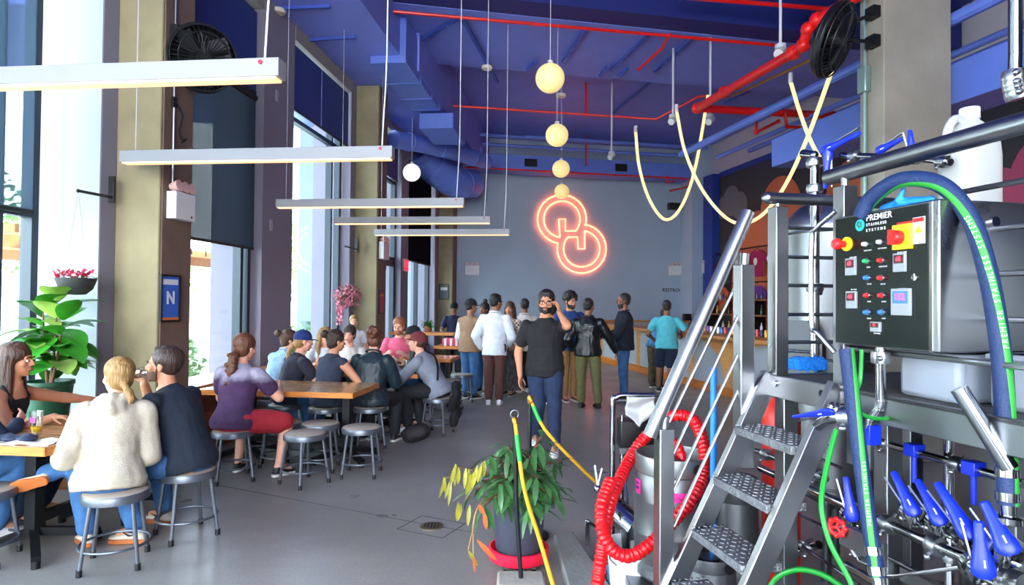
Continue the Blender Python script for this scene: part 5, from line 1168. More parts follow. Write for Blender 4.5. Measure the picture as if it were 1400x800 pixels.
# glove, jug, tubs, sponge ------------------------------------------------
GLV = mat('glove_blue', '1f86e6', .5)
zt_ = z1+.008; m = MB(); c = (VP+.07, u1+.19, zt_+.012)
m.ball((c[0], c[1]-.04, c[2]+.004), (.035,.06,.02), 14, 8)
for i, (dx, a) in enumerate(((-.02,.1), (-.004,.02), (.012,-.05), (.028,-.2))): cap(m, (c[0]+dx, c[1]-.07, c[2]+.004+.006*(i % 2)), .011, (c[0]+dx+a*.05, c[1]-.155+.015*i, c[2]+.006*(i % 2)), .008, 8)
cap(m, (c[0]-.03, c[1]-.03, c[2]+.012), .012, (c[0]-.025, c[1]-.05, c[2]+.045), .009, 8); cap(m, (c[0], c[1]-.01, c[2]), .028, (c[0], c[1]+.06, c[2]-.004), .02, 10)
o = bpy.data.objects.new('rubber_glove', fuse(m, .004, 2, .004, 40, 3)); COL.objects.link(o); o.data.materials.append(GLV); o.rotation_euler = (0,0,A.a)
tag(o, 'bright blue rubber glove lying on top of the control panel box', 'glove')
JUG = mat('jug_plastic', 'b4b7b6', .4); 
j0 = pa(1326, 262, 2.5); jx, jy = j0.x, j0.y; zj = 2.02; jug = thing('jug', 'white plastic jug with a handle standing behind the steel guard rail', 'jug', (jx, jy, zj), A)
m = MB()
def rr(h, a, b_, n=4): return None
JH = 1.3; sec = [(.0,.095,.075), (.012,.1,.08), (.16*JH,.1,.08), (.2*JH,.096,.076), (.245*JH,.07,.06), (.272*JH,.034,.034), (.285*JH,.031,.031)]
rg = []
for h_, a_, b_ in sec: rg.append((h_, a_, b_))
o_ = len(m.v); nn = 28
for h_, a_, b_ in rg:
    for i in range(nn):
        q = 2*pi*i/nn; e = .55; cx = math.copysign(abs(cos(q))**e, cos(q)); sx = math.copysign(abs(sin(q))**e, sin(q))
        if h_ > .25*1.3: cx, sx = cos(q), sin(q)
        m.v.append((jx+a_*cx, jy+b_*sx, zj+h_))
for k_ in range(len(rg)-1):
    for i in range(nn): m.f.append((o_+k_*nn+i, o_+k_*nn+(i+1) % nn, o_+(k_+1)*nn+(i+1) % nn, o_+(k_+1)*nn+i))
m.f.append(tuple(o_+i for i in reversed(range(nn))))
part(m, 'bottle', JUG, jug); part(MB().cyl((jx, jy, zj+.278*JH), (jx, jy, zj+.312*JH), .036, .036, 24), 'lid', WHITEP, jug, bev=.002)
part(MB().tube(cat_curve([(jx-.025, jy, zj+.268*JH), (jx-.07, jy, zj+.275*JH), (jx-.105, jy, zj+.235*JH), (jx-.112, jy, zj+.17*JH), (jx-.098, jy, zj+.13*JH)], 6), .017, 12), 'handle', JUG, jug)
TUB = mat('tub_white', '8f97a3', .45)
def tub(label, c, a, b_, h_):
    t = thing('tub', label, 'tub', c, A); x, y, z = c
    part(MB().box(x-a, y-b_, z, x+a, y+b_, z+h_), 'body', TUB, t, bev=.02); part(MB().box(x-a-.006, y-b_-.006, z+h_-.02, x+a+.006, y+b_+.006, z+h_), 'rim', TUB, t, bev=.006)
tub('pale plastic tub on the platform below the control panel', (1.93, 1.78, ZD), .15, .12, .16); tub('larger pale plastic tub on the platform nearest the camera', (1.98, 1.36, ZD), .16, .24, .17)
p = pz(1088, 508, ZD); m = MB(); rn = random.Random(5)
m.cbox((p.x+.06, p.y, ZD+.035), (.15, .09, .05))
for _ in range(260):
    a = V((p.x+.06+rn.uniform(-.075,.075), p.y+rn.uniform(-.045,.045), ZD+.012+rn.uniform(0,.05))); m.ball(a, rn.uniform(.008,.013), 6, 4)
solo(m, 'scrub_sponge', mat('sponge_blue','1a86e8',.9), 'fluffy bright blue sponge on the platform by the far rail', 'sponge', A)
# vessels -------------------------------------------------------------------
def vessel(label, v_, u_, r, za, zb, dome=.22, legs=True):
    t = thing('brew_tank', label, 'tank', (v_, u_, 0), A)
    part(MB().lathe([(.04,za-.12),(r*.6,za-.05),(r,za),(r,zb)], (v_,u_,0), n=48), 'shell', STEEL2, t); part(MB().lathe([(r,zb),(r*.96,zb+dome*.35),(r*.7,zb+dome*.8),(.14,zb+dome),(.0,zb+dome)], (v_,u_,0), n=48), 'dome', STEEL, t)
    for z in (za+.05, (za+zb)/2, zb-.04): part(MB().torus((v_,u_,z), r+.002, .008, n=48), 'seam_band', STEEL, t)
    if legs:
        for a in (45,135,225,315): part(MB().cyl((v_+r*.8*cos(R(a)), u_+r*.8*sin(R(a)), 0), (v_+r*.8*cos(R(a)), u_+r*.8*sin(R(a)), za+.1), .03), 'leg', STEEL2, t)
    return t
t1 = vessel('tall stainless brew tank with a hatch beyond the platform rail', 2.74, 3.45, .27, .5, 2.12, .16)
a = V((-.86,-.5,0)).normalized(); c = V((2.70,3.43,1.37))+a*.31
m = MB(); yy = V((-a.y, a.x, 0)); hx = [(cos(R(22.5+45*k))*.15, sin(R(22.5+45*k))*.19) for k in range(8)]
m.prism([(x*.8, y*.85) for x, y in hx], c, yy, (0,0,1), .06 if yy.cross(V((0,0,1))).dot(a) > 0 else -.06)
m.prism(hx, c+a*.06, yy, (0,0,1), .05 if yy.cross(V((0,0,1))).dot(a) > 0 else -.05)
part(m, 'hatch', mat('hatch_steel','45474b',.42,.9), t1, sharp=20); part(MB().tube([c+a*.14-yy*.09, c+a*.15+yy*.1], .008).ball(c+a*.14-yy*.09, .015).ball(c+a*.15+yy*.1, .015), 'hatch_handle', CHROME, t1)
t2 = vessel('wide stainless mash tank behind the control panel', 2.62, 1.95, .42, .74, 1.86, .12)
m = MB()
for k in range(16):
    q = 2*pi*k/16; m.cyl((2.62+.44*cos(q), 1.95+.44*sin(q), 1.84), (2.62+.44*cos(q), 1.95+.44*sin(q), 1.92), .012, n=8)
part(m, 'clamp_bolt', CHROME, t2); part(MB().torus((2.62,1.95,1.88), .43, .02, n=48), 'clamp_ring', STEEL, t2)
part(MB().box(jx-.16, jy-.14, 1.97, jx+.2, jy+.14, 2.018), 'shelf_plate', STEEL, t2, bev=.003); part(MB().tube([(jx, jy, 1.9), (jx, jy, 1.98)], .04), 'shelf_stem', STEEL, t2)
vessel('stainless brew tank at the near end of the platform', 2.75, .95, .4, .5, 1.9, .15)
# piping and valves
def run(label, pts, r, name='steel_pipe', clamps=(), m=CHROME, cat='pipe', smooth=False):
    q = [V(p) for p in pts]; t = thing(name, label, cat, q[0], A); path = cat_curve(q, 6) if smooth else q
    mb = MB().tube(path, r, 14)
    if not smooth:
        for x in q[1:-1]: mb.ball(x, r*1.02, 14, 8)
    part(mb, 'tube', m, t)
    for s in clamps:
        i = s*(len(q)-1); k_ = int(min(len(q)-2, math.floor(i))); x = q[k_].lerp(q[k_+1], i-k_); ax = (q[k_+1]-q[k_]).normalized()
        mb = MB().lathe([(r,-.022),(r*1.75,-.02),(r*1.9,-.006),(r*1.9,.006),(r*1.75,.02),(r,.022)], x, ax, 20); yy = ax.orthogonal().normalized(); mb.tube([x-yy*r*2.6, x+yy*r*2.6], r*.35, 8); mb.ball(x+yy*r*2.6, r*.6, 8, 6)
        part(mb, 'clamp', STEEL, t)
    return t
VM = 1.80
run('main steel manifold pipe running low under the platform', [pv(1040,640,VM), pv(1097,665,VM), pv(1345,775,VM), pv(1400,800,VM)], .0185, clamps=(.2,.52,.6,.75,.85,.95))
run('upper steel pipe under the platform with blue clips', [pv(1190,601,VM+.1), pv(1300,632,VM+.1), pv(1400,662,VM+.1)], .014, clamps=(.1,.55,.9))
run('thin lower steel tube below the manifold', [pv(1060,688,VM+.06), pv(1190,750,VM+.06), pv(1260,785,VM+.06)], .006)
run('lowest thin steel tube near the floor', [pv(1075,732,VM+.1), pv(1175,800,VM+.1)], .0075, clamps=(.2,))
run('short bent steel tube at the bottom edge of the photo', [pv(1195,788,VM-.06), pv(1225,788,VM-.06), pv(1312,776,VM-.06), pv(1318,765,VM-.05)], .007)
run('thin high steel tube behind the steps', [pv(1060,600,VM+.3), pv(1150,640,VM+.3)], .008)
run('bent steel pipe dropping below the control panel', [pv(1204,474,VE-.01), pv(1204,548,VE-.01), pv(1202,560,VE-.01), pv(1190,574,VE-.02), pv(1188,585,VE-.02)], .0165, clamps=(.05,))
run('open ended steel tube leaning under the platform', [pv(1311,531,VE-.06), pv(1380,640,VE+.02)], .024)
run('curved steel pipe elbow at the foot of the steps, with a clamp', [pv(1108,600,VE-.08), pv(1112,588,VE-.09), pv(1125,575,VE-.1), pv(1142,570,VE-.1), pv(1156,570,VE-.08)], .022, clamps=(.98,), smooth=True)
run('vertical steel sample tube with a red hand wheel', [pv(1165,722,VM), pv(1167,752,VM), pv(1176,768,VM), pv(1195,775,VM)], .008, clamps=(.1,.4))
p = pv(1144,721,1.70); hw_ = thing('hand_wheel', 'small red hand wheel valve on the pipes', 'valve wheel', p, A)
m = MB().torus(p, .027, .009, (-1,-.5,.1), 24, 8); ax = V((-1,-.5,.1)).normalized(); xx = ax.orthogonal().normalized(); yy = ax.cross(xx)
for k in range(8): m.ball(p+(xx*cos(k*pi/4)+yy*sin(k*pi/4))*.03, .011, 8, 6)
for k in range(3): e = xx*cos(k*2.09)+yy*sin(k*2.09); m.tube([p, p+e*.026], .006, 8)
part(m, 'wheel', mat('wheel_red','d8161c',.4), hw_); part(MB().tube([p, p-ax*.05], .01), 'stem', CHROME, hw_)
def paddle(label, a, b, v_, w_=.02, group='blue handled butterfly valves under the platform', body=True, lev=True):
    """butterfly valve: a blue paddle from tip a to bulb b (photo pixels on the plane v_) over a clamped steel body"""
    P, Q = pv(*a, v_), pv(*b, v_); d = (Q-P); L = d.length; d.normalize(); n = V((-.55,-.83,0)).normalized(); n = (n-d*n.dot(d)).normalized(); s = d.cross(n)
    t = thing('butterfly_valve', label, 'valve', Q+V((0,0,-.02)), A, group)
    rg = []
    for f, ww, th in ((0,.4,.5), (.03,.55,.75), (.35,.72,.85), (.6,.95,1.0), (.8,1.25,1.15), (.93,1.2,1.1), (.99,.7,.8), (1.0,.3,.4)):
        rg.append((P+d*L*f, s*w_*ww, n*w_*.62*th))
    part(MB().rings(rg, 16), 'handle', BLUEV, t)
    part(MB().cbox(P+d*L*.72+n*w_*.68, (.004, .02, .002), Matrix((s, d, n)).transposed()), 'mark', WHITEP, t)
    if lev: part(MB().bar(P+d*L*.05+s*w_*1.6-n*w_*.6, P+d*L*.75+s*w_*.9-n*w_*.6, .005, .012, n), 'lock_lever', STEEL, t)
    if body:
        c = Q-d*w_*.9-n*w_*2.0; part(MB().lathe([(w_*1.5,-.026),(w_*1.85,-.022),(w_*1.85,-.008),(w_*1.4,-.004),(w_*1.4,.004),(w_*1.85,.008),(w_*1.85,.022),(w_*1.5,.026)], c, s.cross(n)*.3+V((.1,1,.1)), 22), 'valve_body', CHROME, t)
        part(MB().tube([Q-d*w_*.9-n*w_*.4, c], w_*.5), 'stem', STEEL, t); part(MB().tube([c-V((0,.05,.03)), c+V((0,.045,-.03))], w_*.35).ball(c+V((0,.045,-.03)), w_*.6, 8, 6), 'wing_nut', CHROME, t)
    return t
for (a, b, v_, w_), lab in zip((((1221,645),(1252,706),1.70,.02), ((1254,656),(1289,719),1.70,.02), ((1281,660),(1330,738),1.68,.022), ((1338,712),(1346,792),1.66,.025), ((1345,686),(1384,760),1.68,.024), ((1156,652),(1166,714),1.76,.02)),
    ('blue handled valve leaning on the manifold, farthest of the leaning row', 'blue handled valve leaning on the manifold, second farthest in the row', 'long blue handled valve leaning on the manifold, third in the row', 'blue handled valve standing upright nearest the camera', 'blue handled valve leaning at the near end of the row', 'blue handled valve upright beside the second blue hose')):
    paddle(lab, a, b, v_, w_)
paddle('blue handled valve lying level beside the top of the steps', (1084,570), (1140,563), VE-.12, .013)
paddle('blue handled valve standing on the pipe top beside the guard rail corner', (1128,258), (1133,200), 2.1, .018, body=False)
paddle('blue handled valve arm slanting up left of the concrete column', (1176,182), (1122,208), 2.1, .018, body=False)
paddle('blue handled valve pointing up before the concrete column, slanting arm', (1237,188), (1198,208), 2.15, .016, body=False)
paddle('blue handled valve pointing straight up before the concrete column', (1244,178), (1247,212), 2.1, .015, body=False)
run('vertical steel pipe with stacked fittings at the platform corner', [V((*pv(1114,275,2.12).xy, ZD)), pv(1114,275,2.12), pv(1114,232,2.12), pv(1113,212,2.12), pv(1098,210,2.12)], .022, clamps=(.12,.35,.62))
run('level steel pipe under the high valves', [pv(1150,212,2.15), pv(1250,216,2.15), pv(1300,222,2.15)], .014, clamps=(.1,.5,.9))
run('upright steel pipe beside the tank with fittings', [V((*pv(1116,330,2.2).xy, ZD)), pv(1116,330,2.2), pv(1114,260,2.2)], .016, clamps=(.3,.8))
run('steel tank drop pipe with a valve hanging at the top corner of the photo', [pa(1388,-30,2.1), pa(1388,75,2.1), pa(1387,110,2.1), pa(1393,135,2.1)], .02, clamps=(.62,.72,.8,.9))
for px, py, lab in ((1250,615,'blue clip block on the upper pipe'), (1331,640,'blue clip block on the upper pipe beside the hose')):
    p = pv(px, py, VM+.1); m = MB().cbox(p, (.05,.05,.045)); m.cyl(p+V((0,0,-.02)), p+V((0,0,-.12)), .009); solo(m, 'pipe_clip', BLUEV, lab, 'pipe clip', A, bev=.003)
p = pv(1183,590,VE-.03); m = MB().cbox(p+V((.02,0,-.01)), (.05,.05,.07)); solo(m, 'pipe_clip', BLUEV, 'blue clip block at the end of the bent steel pipe', 'pipe clip', A, bev=.003)
run('steel cross pipe with fittings behind the steps', [pv(1030,615,2.0), pv(1075,632,2.0), pv(1130,655,2.0)], .016, clamps=(.2,.45,.6,.9))
run('low steel pipe with fittings behind the lower steps', [pv(1040,735,2.05), pv(1085,752,2.05), pv(1120,745,2.05)], .02, clamps=(.1,.3,.55,.8))
run('upright steel drain tube beside the platform leg', [V((1.95,1.86,.1)), V((1.95,1.86,1.2))], .016, clamps=(.3,.6))
run('upright steel tube behind the valve row', [V((2.1,1.5,.3)), V((2.1,1.5,1.2))], .03, clamps=(.45,.8))
run('second upright steel tube behind the valve row', [V((2.1,1.25,.3)), V((2.1,1.25,1.2))], .03, clamps=(.3,.7))
run('lowest manifold pipe along the floor under the valves', [V((1.9,2.3,.55)), V((1.9,.6,.55))], .018, clamps=(.2,.35,.5,.65,.8))
# hoses
HB = mat('hose_blue', '0b2754', .6, bump=.25, bs=160); HG = mat('hose_green', '278f30', .5); GRN = mat('cable_green', '0f8a2a', .4)
def hose(label, pts, r, stripe, txt=None, t_at=(.5,.95), size=.02, off=None):
    q = cat_curve([A.inv(at(*p)) for p in pts], 10); t = thing('hose', label, 'hose', q[-1], A); part(MB().tube(q, r, 18), 'hose_tube', HB, t)
    cam_ = A.inv(CAM); n = len(q); sd = []; 
    for i in range(n):
        tg = (q[min(n-1,i+1)]-q[max(0,i-1)]).normalized(); vw = (cam_-q[i]).normalized(); vw = (vw-tg*vw.dot(tg)).normalized(); sx = tg.cross(vw); f = stripe(i/(n-1)); sd.append((tg, (vw*cos(f)+sx*sin(f)).normalized()))
    def strip(s, wdt, hgt, i0, i1, name, m):
        mb = MB(); k_ = 0
        rg = [(q[i]+sd[i][1]*(r-.001+hgt*.2), sd[i][0].cross(sd[i][1])*wdt, sd[i][1]*hgt) for i in range(i0, i1)]
        part(mb.rings(rg, 8), name, m, t)
    strip(0, r*.36, .0022, 0, n, 'stripe', HG)
    for i in (n-5, n-2): part(MB().tube([q[i]-sd[i][0]*.012, q[i]+sd[i][0]*.012], r*1.12, 18), 'ferrule', CHROME, t)
    part(MB().tube([q[-1], q[-1]+sd[-1][0]*.05], r*.8, 14).lathe([(r*1.1,.03),(r*1.5,.034),(r*1.5,.05),(r*1.1,.054)], q[-1], sd[-1][0], 18), 'coupling', CHROME, t)
    if txt:
        d_ = [0]
        for i in range(1, n): d_.append(d_[-1]+(q[i]-q[i-1]).length)
        s = t_at[0]*d_[-1]; O = ORG[t.name]
        for ch in reversed(txt):
            i = next((k_ for k_ in range(n-1) if d_[k_+1] >= s), n-2)
            if ch != ' ':
                tg, nr = sd[i]; f = (s-d_[i])/max(1e-6, d_[i+1]-d_[i]); P = q[i].lerp(q[i+1], f)+nr*(r+.0012)
                lettering(ch, size, 'lettering', mat('hose_print','b5dcae',.5), t, basis(-tg, nr.cross(-tg), P-O), .0005)
            s += size*.78
    return t
hose('thick blue hose with a green striped band arching over the control panel', [(1176,296,2.22), (1192,270,2.18), (1232,246,2.08), (1285,252,1.97), (1325,296,1.9), (1350,370,1.85), (1367,470,1.81), (1375,580,1.78), (1378,690,1.76)], .026, lambda f: max(-1.0, 1.7-3.0*f), 'PREMIER STAINLESS SYSTEMS', (.36,.9), .021)
hose('second blue hose with a green stripe hanging below the control panel', [(1157,478,2.12), (1165,540,2.08), (1174,610,2.04), (1186,700,1.98), (1200,790,1.92)], .0235, lambda f: -1.0+1.2*f, 'PREMIER STAINLESS', (.52,.9), .015)
def cable(label, pts, r, m=GRN, name='green_hose'):
    q = cat_curve([at(*p) for p in pts], 10); return solo(MB().tube(q, r, 10), name, m, label, 'hose')
cable('thin bright green hose curving behind the second blue hose', [(1178,478,2.15), (1176,520,2.15), (1168,540,2.12), (1172,560,2.1), (1195,572,2.12), (1240,572,2.2), (1275,584,2.25)], .007)
cable('thin bright green hose looping down past the red hand wheel', [(1143,588,2.1), (1130,640,2.05), (1123,690,2.0), (1134,740,1.96), (1160,790,1.92), (1168,812,1.9)], .0085)
cable('thin green hose arching along the floor under the steps', [(1046,815,2.6), (1062,790,2.6), (1090,779,2.55), (1120,784,2.5), (1145,798,2.45), (1165,815,2.4)], .011)
# dark machinery made up as backing for the shade under the deck
def pump(label, c, m=mat('pump_dark','24272b',.5,.4), r=.1, L=.34):
    t = thing('pump', label, 'pump', c, A); x, y, z = c
    part(MB().cyl((x, y-L/2, z+r+.06), (x, y+L/2, z+r+.06), r, n=24), 'motor', m, t); mb = MB()
    for k in range(16): q = 2*pi*k/16; mb.bar((x+r*cos(q), y-L*.4, z+r+.06+r*sin(q)), (x+r*cos(q), y+L*.4, z+r+.06+r*sin(q)), .006, .02)
    part(mb, 'cooling_fin', m, t); part(MB().lathe([(.02,0),(r*1.1,.02),(r*1.15,.09),(r*.5,.12)], (x, y-L/2-.12, z+r+.06), (0,1,0)), 'head', STEEL, t); part(MB().box(x-r, y-L/2, z, x+r, y+L/2, z+.06), 'base', BLACKM, t)
    return t
pump('made-up dark pump motor on the floor behind the steps', (1.95, 2.35, 0))
t = thing('backing_cabinet', 'low made-up cabinet, dark backing under the platform behind the pipes', 'cabinet', (2.15, 1.4, 0), A)
part(MB().box(2.02, .6, .04, 2.3, 2.2, .5), 'body', mat('backing_black','17191c',.5,.2), t, bev=.01); part(MB().box(2.008, .65, .1, 2.02, 1.42, .46), 'door', mat('backing_black','17191c',.5,.2), t, bev=.004); part(MB().box(2.008, 1.46, .1, 2.02, 2.15, .46), 'door', mat('backing_black','17191c',.5,.2), t, bev=.004)
p = pz(1069, 590, .95); t = thing('fire_extinguisher', 'red upright cylinder behind the platform under the far rail', 'extinguisher', (2.15, 3.1, 0), A)
part(MB().lathe([(.0,0),(.1,.0),(.1,1.0),(.085,1.08),(.03,1.14),(.0,1.14)], (2.15,3.1,0)), 'body', mat('ext_red','e02a1c',.4), t); part(MB().tube([(2.15,3.1,1.14),(2.15,3.1,1.2)], .02).box(2.05,3.09,1.19,2.2,3.11,1.21), 'valve', BLACKM, t)
# ------------------------------------------------------------------ plants
def leaf(mb, base, d, n, L, wd, bend=.25, fold=.15, nu=6):
    """a curved leaf blade from base along d, n its upper side"""
    d = V(d).normalized(); n = V(n); n = (n-d*n.dot(d)).normalized(); s = d.cross(n); o = len(mb.v)
    for i in range(nu+1):
        t = i/nu; c = V(base)+d*L*t*(1-.15*bend*t)-n*L*bend*t*t; ww = wd*(sin(pi*min(1, t*.96+.02))**.75)*(1-.12*t)
        mb.v += [tuple(c-s*ww*.5+n*fold*ww), tuple(c), tuple(c+s*ww*.5+n*fold*ww)]
    for i in range(nu):
        a = o+i*3; mb.f += [(a, a+1, a+4, a+3), (a+1, a+2, a+5, a+4)]
FIG = mat('fig_leaf', '3f9a2c', .32, var=.3, vs=4); FIGY = mat('fig_leaf_pale', 'a8c860', .35, var=.2)
STEMM = mat('plant_stem', '6b4a33', .8)
rn = random.Random(21)
fc = on(66, 577, .62); fg = thing('potted_fig', 'tall fiddle leaf fig with big glossy leaves in a dark green pot', 'plant', fc)
part(MB().lathe([(.0,.0),(.135,.0),(.17,.3),(.18,.31),(.18,.34),(.165,.34),(.16,.31),(0,.3)], fc), 'pot', mat('pot_green','14503c',.4), fg)
m = MB(); tips = []
for k, (dx, dy, h_) in enumerate(((.02,.02,.66), (-.06,.03,.58), (.08,-.03,.5))):
    q = cat_curve([fc+V((dx*.3,dy*.3,.3)), fc+V((dx,dy,.3+h_*.4)), fc+V((dx*1.6,dy*1.5,.32+h_))], 6); m.tube(q, [.014-.009*i/len(q) for i in range(len(q))], 8); tips.append(q)
part(m, 'trunk', STEMM, fg); m = MB(); m2 = MB()
for q in tips:
    for k in range(20):
        b = q[min(len(q)-1, int(len(q)*(.34+.66*k/20)))]; a = k*2.4+rn.uniform(-.3,.3); up = rn.uniform(-.2,.6) if k < 15 else rn.uniform(.5,1.3)
        d_ = V((cos(a), sin(a), up)); leaf(m if rn.random() < .86 else m2, b+d_.normalized()*.03, d_, (0,0,1), rn.uniform(.24,.36), rn.uniform(.17,.25), rn.uniform(.2,.5), .12)
part(m, 'foliage', FIG, fg); part(m2, 'pale_leaves', FIGY, fg, label='pale yellow green leaves')
# hanging planter on a bracket
def bracket(label, root, tip, ph):
    t = thing('wall_bracket', label, 'bracket', root); r, e = V(root), V(tip)
    part(MB().cbox(r, (.06,.02,ph), B.m), 'plate', BLACKM, t, bev=.003); part(MB().tube([r-V((0,0,ph*.3)), e], .013, 10).ball(e, .016, 10, 6), 'arm', BLACKM, t); return t
r0 = at(153,259,5.72); e0 = at(107,261,5.25); bracket('black bracket arm on the nearest column holding the hanging planter', r0, e0, .24)
hp_ = at(104,392,5.25); t = thing('hanging_planter', 'dark bowl planter with red flowers hanging before the lit jamb', 'planter', hp_)
part(MB().lathe([(.0,-.07),(.07,-.065),(.12,-.02),(.145,.05),(.15,.07),(.14,.07),(.11,-.0),(0,.0)], hp_), 'bowl', mat('bowl_dark','2d2f30',.6), t)
m = MB()
for _ in range(90): leafp = hp_+V((rn.uniform(-.13,.13), rn.uniform(-.12,.12), rn.uniform(.05,.12))); leaf(m, leafp, (rn.uniform(-1,1), rn.uniform(-1,1), rn.uniform(0,1)), (0,0,1), .05, .03, .2, .1, 3)
part(m, 'flowers', mat('flower_red','d2284e',.5, var=.3, vs=20), t); m = MB()
for _ in range(40): leaf(m, hp_+V((rn.uniform(-.12,.12), rn.uniform(-.1,.1), .06)), (rn.uniform(-1,1), rn.uniform(-1,1), rn.uniform(-.1,.6)), (0,0,1), .06, .02, .3, .1, 3)
part(m, 'leaves', FIG, t); part(MB().tube([e0, hp_+V((-.1,0,.06))], .0015, 5).tube([e0, hp_+V((.1,0,.06))], .0015, 5), 'wire', STEEL2, t)
r1 = at(487,335,11.9); e1 = at(472,337,11.3); bracket('dark bracket arm on the second column holding the pink flower basket', r1, e1, .26)
hb = at(475,404,11.3); t = thing('hanging_basket', 'round hanging basket of trailing pink flowers by the second column', 'planter', hb)
part(MB().ball(hb-V((0,0,.02)), (.13,.13,.11), 16, 10), 'basket', mat('basket_brown','5b4335',.9), t); m = MB(); m2 = MB()
for _ in range(560):
    q = V((rn.gauss(0,1), rn.gauss(0,1), rn.gauss(0,1))).normalized()*rn.uniform(.14,.26); leaf(m if rn.random() < .8 else m2, hb+V((q.x, q.y, q.z*.85)), (rn.uniform(-1,1), rn.uniform(-1,1), rn.uniform(-1,.6)), (0,0,1), .06, .05, .3, .1, 2)
for _ in range(90): leaf(m, hb+V((-.13+rn.uniform(-.05,.05), rn.uniform(-.05,.05), -rn.uniform(.15,.5))), (rn.uniform(-1,1), rn.uniform(-1,1), -1), (0,0,1), .06, .04, .3, .1, 2)
part(m, 'flowers', mat('flower_pink','c9788c',.6, var=.35, vs=14), t); part(m2, 'leaves', mat('basket_leaf','6a6a3c',.6), t); part(MB().tube([e1, hb+V((0,0,.1))], .003, 5), 'wire', STEEL2, t)
# small plants on the far ledge
for i, px in enumerate((532, 590)):
    p = B.w((-3.0+i*.9, 12.42, 1.04)); t = thing('potted_plant', ['small green potted plant on the ledge beside the man in pink', 'small flowering potted plant on the far ledge'][i], 'plant', p)
    part(MB().lathe([(0,0),(.07,0),(.09,.12),(0,.12)], p), 'pot', WHITEP if i else WOODD, t); m = MB()
    for _ in range(70): leaf(m, p+V((0,0,.12)), (rn.uniform(-1,1), rn.uniform(-1,1), rn.uniform(.1,1.2)), (0,0,1), rn.uniform(.1,.24), .05, .4, .1, 3)
    part(m, 'foliage', FIG, t)
# foreground plant on its red dolly
pc = on(709, 772); pc = V((pc.x, pc.y, 0)); DR = .185
dl = thing('plant_dolly', 'bright red round plant dolly on castors under the big planter', 'dolly', pc)
RDL = mat('dolly_red', 'e81f3f', .35)
part(MB().lathe([(0,.055),(DR,.05),(DR+.005,.06),(DR+.005,.115),(DR-.01,.12),(DR-.02,.085),(0,.085)], pc, n=40), 'tray', RDL, dl)
for k in range(5):
    a = k*2*pi/5+.35; q = pc+V((cos(a)*.145, sin(a)*.145, 0)); part(MB().cyl(q+V((-.012,0,.025)), q+V((.012,0,.025)), .025, n=16).cbox(q+V((0,0,.045)), (.03,.03,.02)), 'castor', BLACKP, dl)
pl_ = thing('potted_plant', 'bushy red stemmed plant with long leaves in a dark grey pot on the red dolly', 'plant', pc+V((0,0,.087)))
zb = .087
part(MB().lathe([(0,0),(.125,0),(.145,.03),(.165,.36),(.168,.4),(.155,.4),(.15,.36),(0,.35)], pc+V((0,0,zb)), n=40), 'pot', mat('pot_slate','3f4150',.55), pl_)
LFG = mat('leaf_dark', '3f6b3a', .38, var=.4, vs=9); LFY = mat('leaf_yellow', '8a8526', .45, var=.35, vs=6); LFR = mat('leaf_red_stem', '7a3026', .5, var=.3); LFO = mat('leaf_orange', 'c05a2a', .5, var=.3)
m = MB(); mr = MB(); c0 = pc+V((0,0,zb+.36))
for k in range(46):
    a = rn.uniform(0, 2*pi); el = rn.uniform(.0,1.35); rr_ = rn.uniform(.18,.40); d_ = V((cos(a)*cos(el), sin(a)*cos(el), sin(el)))
    q = cat_curve([c0+V((cos(a)*.06, sin(a)*.06, 0)), c0+d_*rr_*.6+V((0,0,.05)), c0+d_*rr_], 4); mr.tube(q, .004, 6)
    for j in range(8):
        b = q[min(len(q)-1, 2+j)]; a2 = a+rn.uniform(-1.5,1.5); leaf(m, b, (cos(a2), sin(a2), rn.uniform(-.75,.35)), (0,0,1), rn.uniform(.11,.19), rn.uniform(.03,.045), rn.uniform(.2,.6), .12, 5)
part(m, 'foliage', LFG, pl_); part(mr, 'stems', LFR, pl_, label='reddish brown stems')
m = MB(); ms = MB(); mo = MB()
for (px, py, n_) in ((606,660,5), (618,645,5), (640,650,6), (632,690,3), (655,640,5)):
    e = at(px, py, 3.62); q = cat_curve([c0+V((-.08,0,.02)), c0+V((-.2,-.02,.12)), e+V((.02,0,.03))], 5); ms.tube(q, .0035, 6)
    for j in range(n_): leaf(m, e+V((rn.uniform(-.02,.05), rn.uniform(-.03,.03), rn.uniform(.0,.05))), (rn.uniform(-.35,.1), rn.uniform(-.3,.3), -1), (0,-1,.2), rn.uniform(.09,.15), rn.uniform(.018,.028), .1, .15, 5)
e = at(638, 770, 3.5); q = cat_curve([c0+V((-.13,-.03,-.0)), at(655,690,3.55), at(645,730,3.5), at(640,752,3.5)], 6); ms.tube(q, .003, 6)
q2 = cat_curve([c0+V((-.13,-.03,-.0)), at(650,700,3.55), at(647,760,3.5)], 6); ms.tube(q2, .003, 6)
leaf(m, q[-1], (.35,0,-.6), (0,-1,0), .11, .025, .1, .15); leaf(mo, q2[-1], (.1,0,-1), (0,-1,0), .1, .016, .1, .15)
for a_, b_ in (((652,738),(672,760)), ((662,700),(664,718)), ((655,690),(660,700))): A_, B_ = at(*a_, 3.5), at(*b_, 3.5); leaf(mo, A_, B_-A_, (0,-1,.3), (B_-A_).length*1.4, .03, .1, .15)
part(m, 'yellowed_leaves', LFY, pl_, label='yellowing drooping leaves'); part(mo, 'withered_leaves', LFO, pl_, label='withered orange leaves'); part(ms, 'trailing_stems', mat('stem_tan','a9854a',.7), pl_)
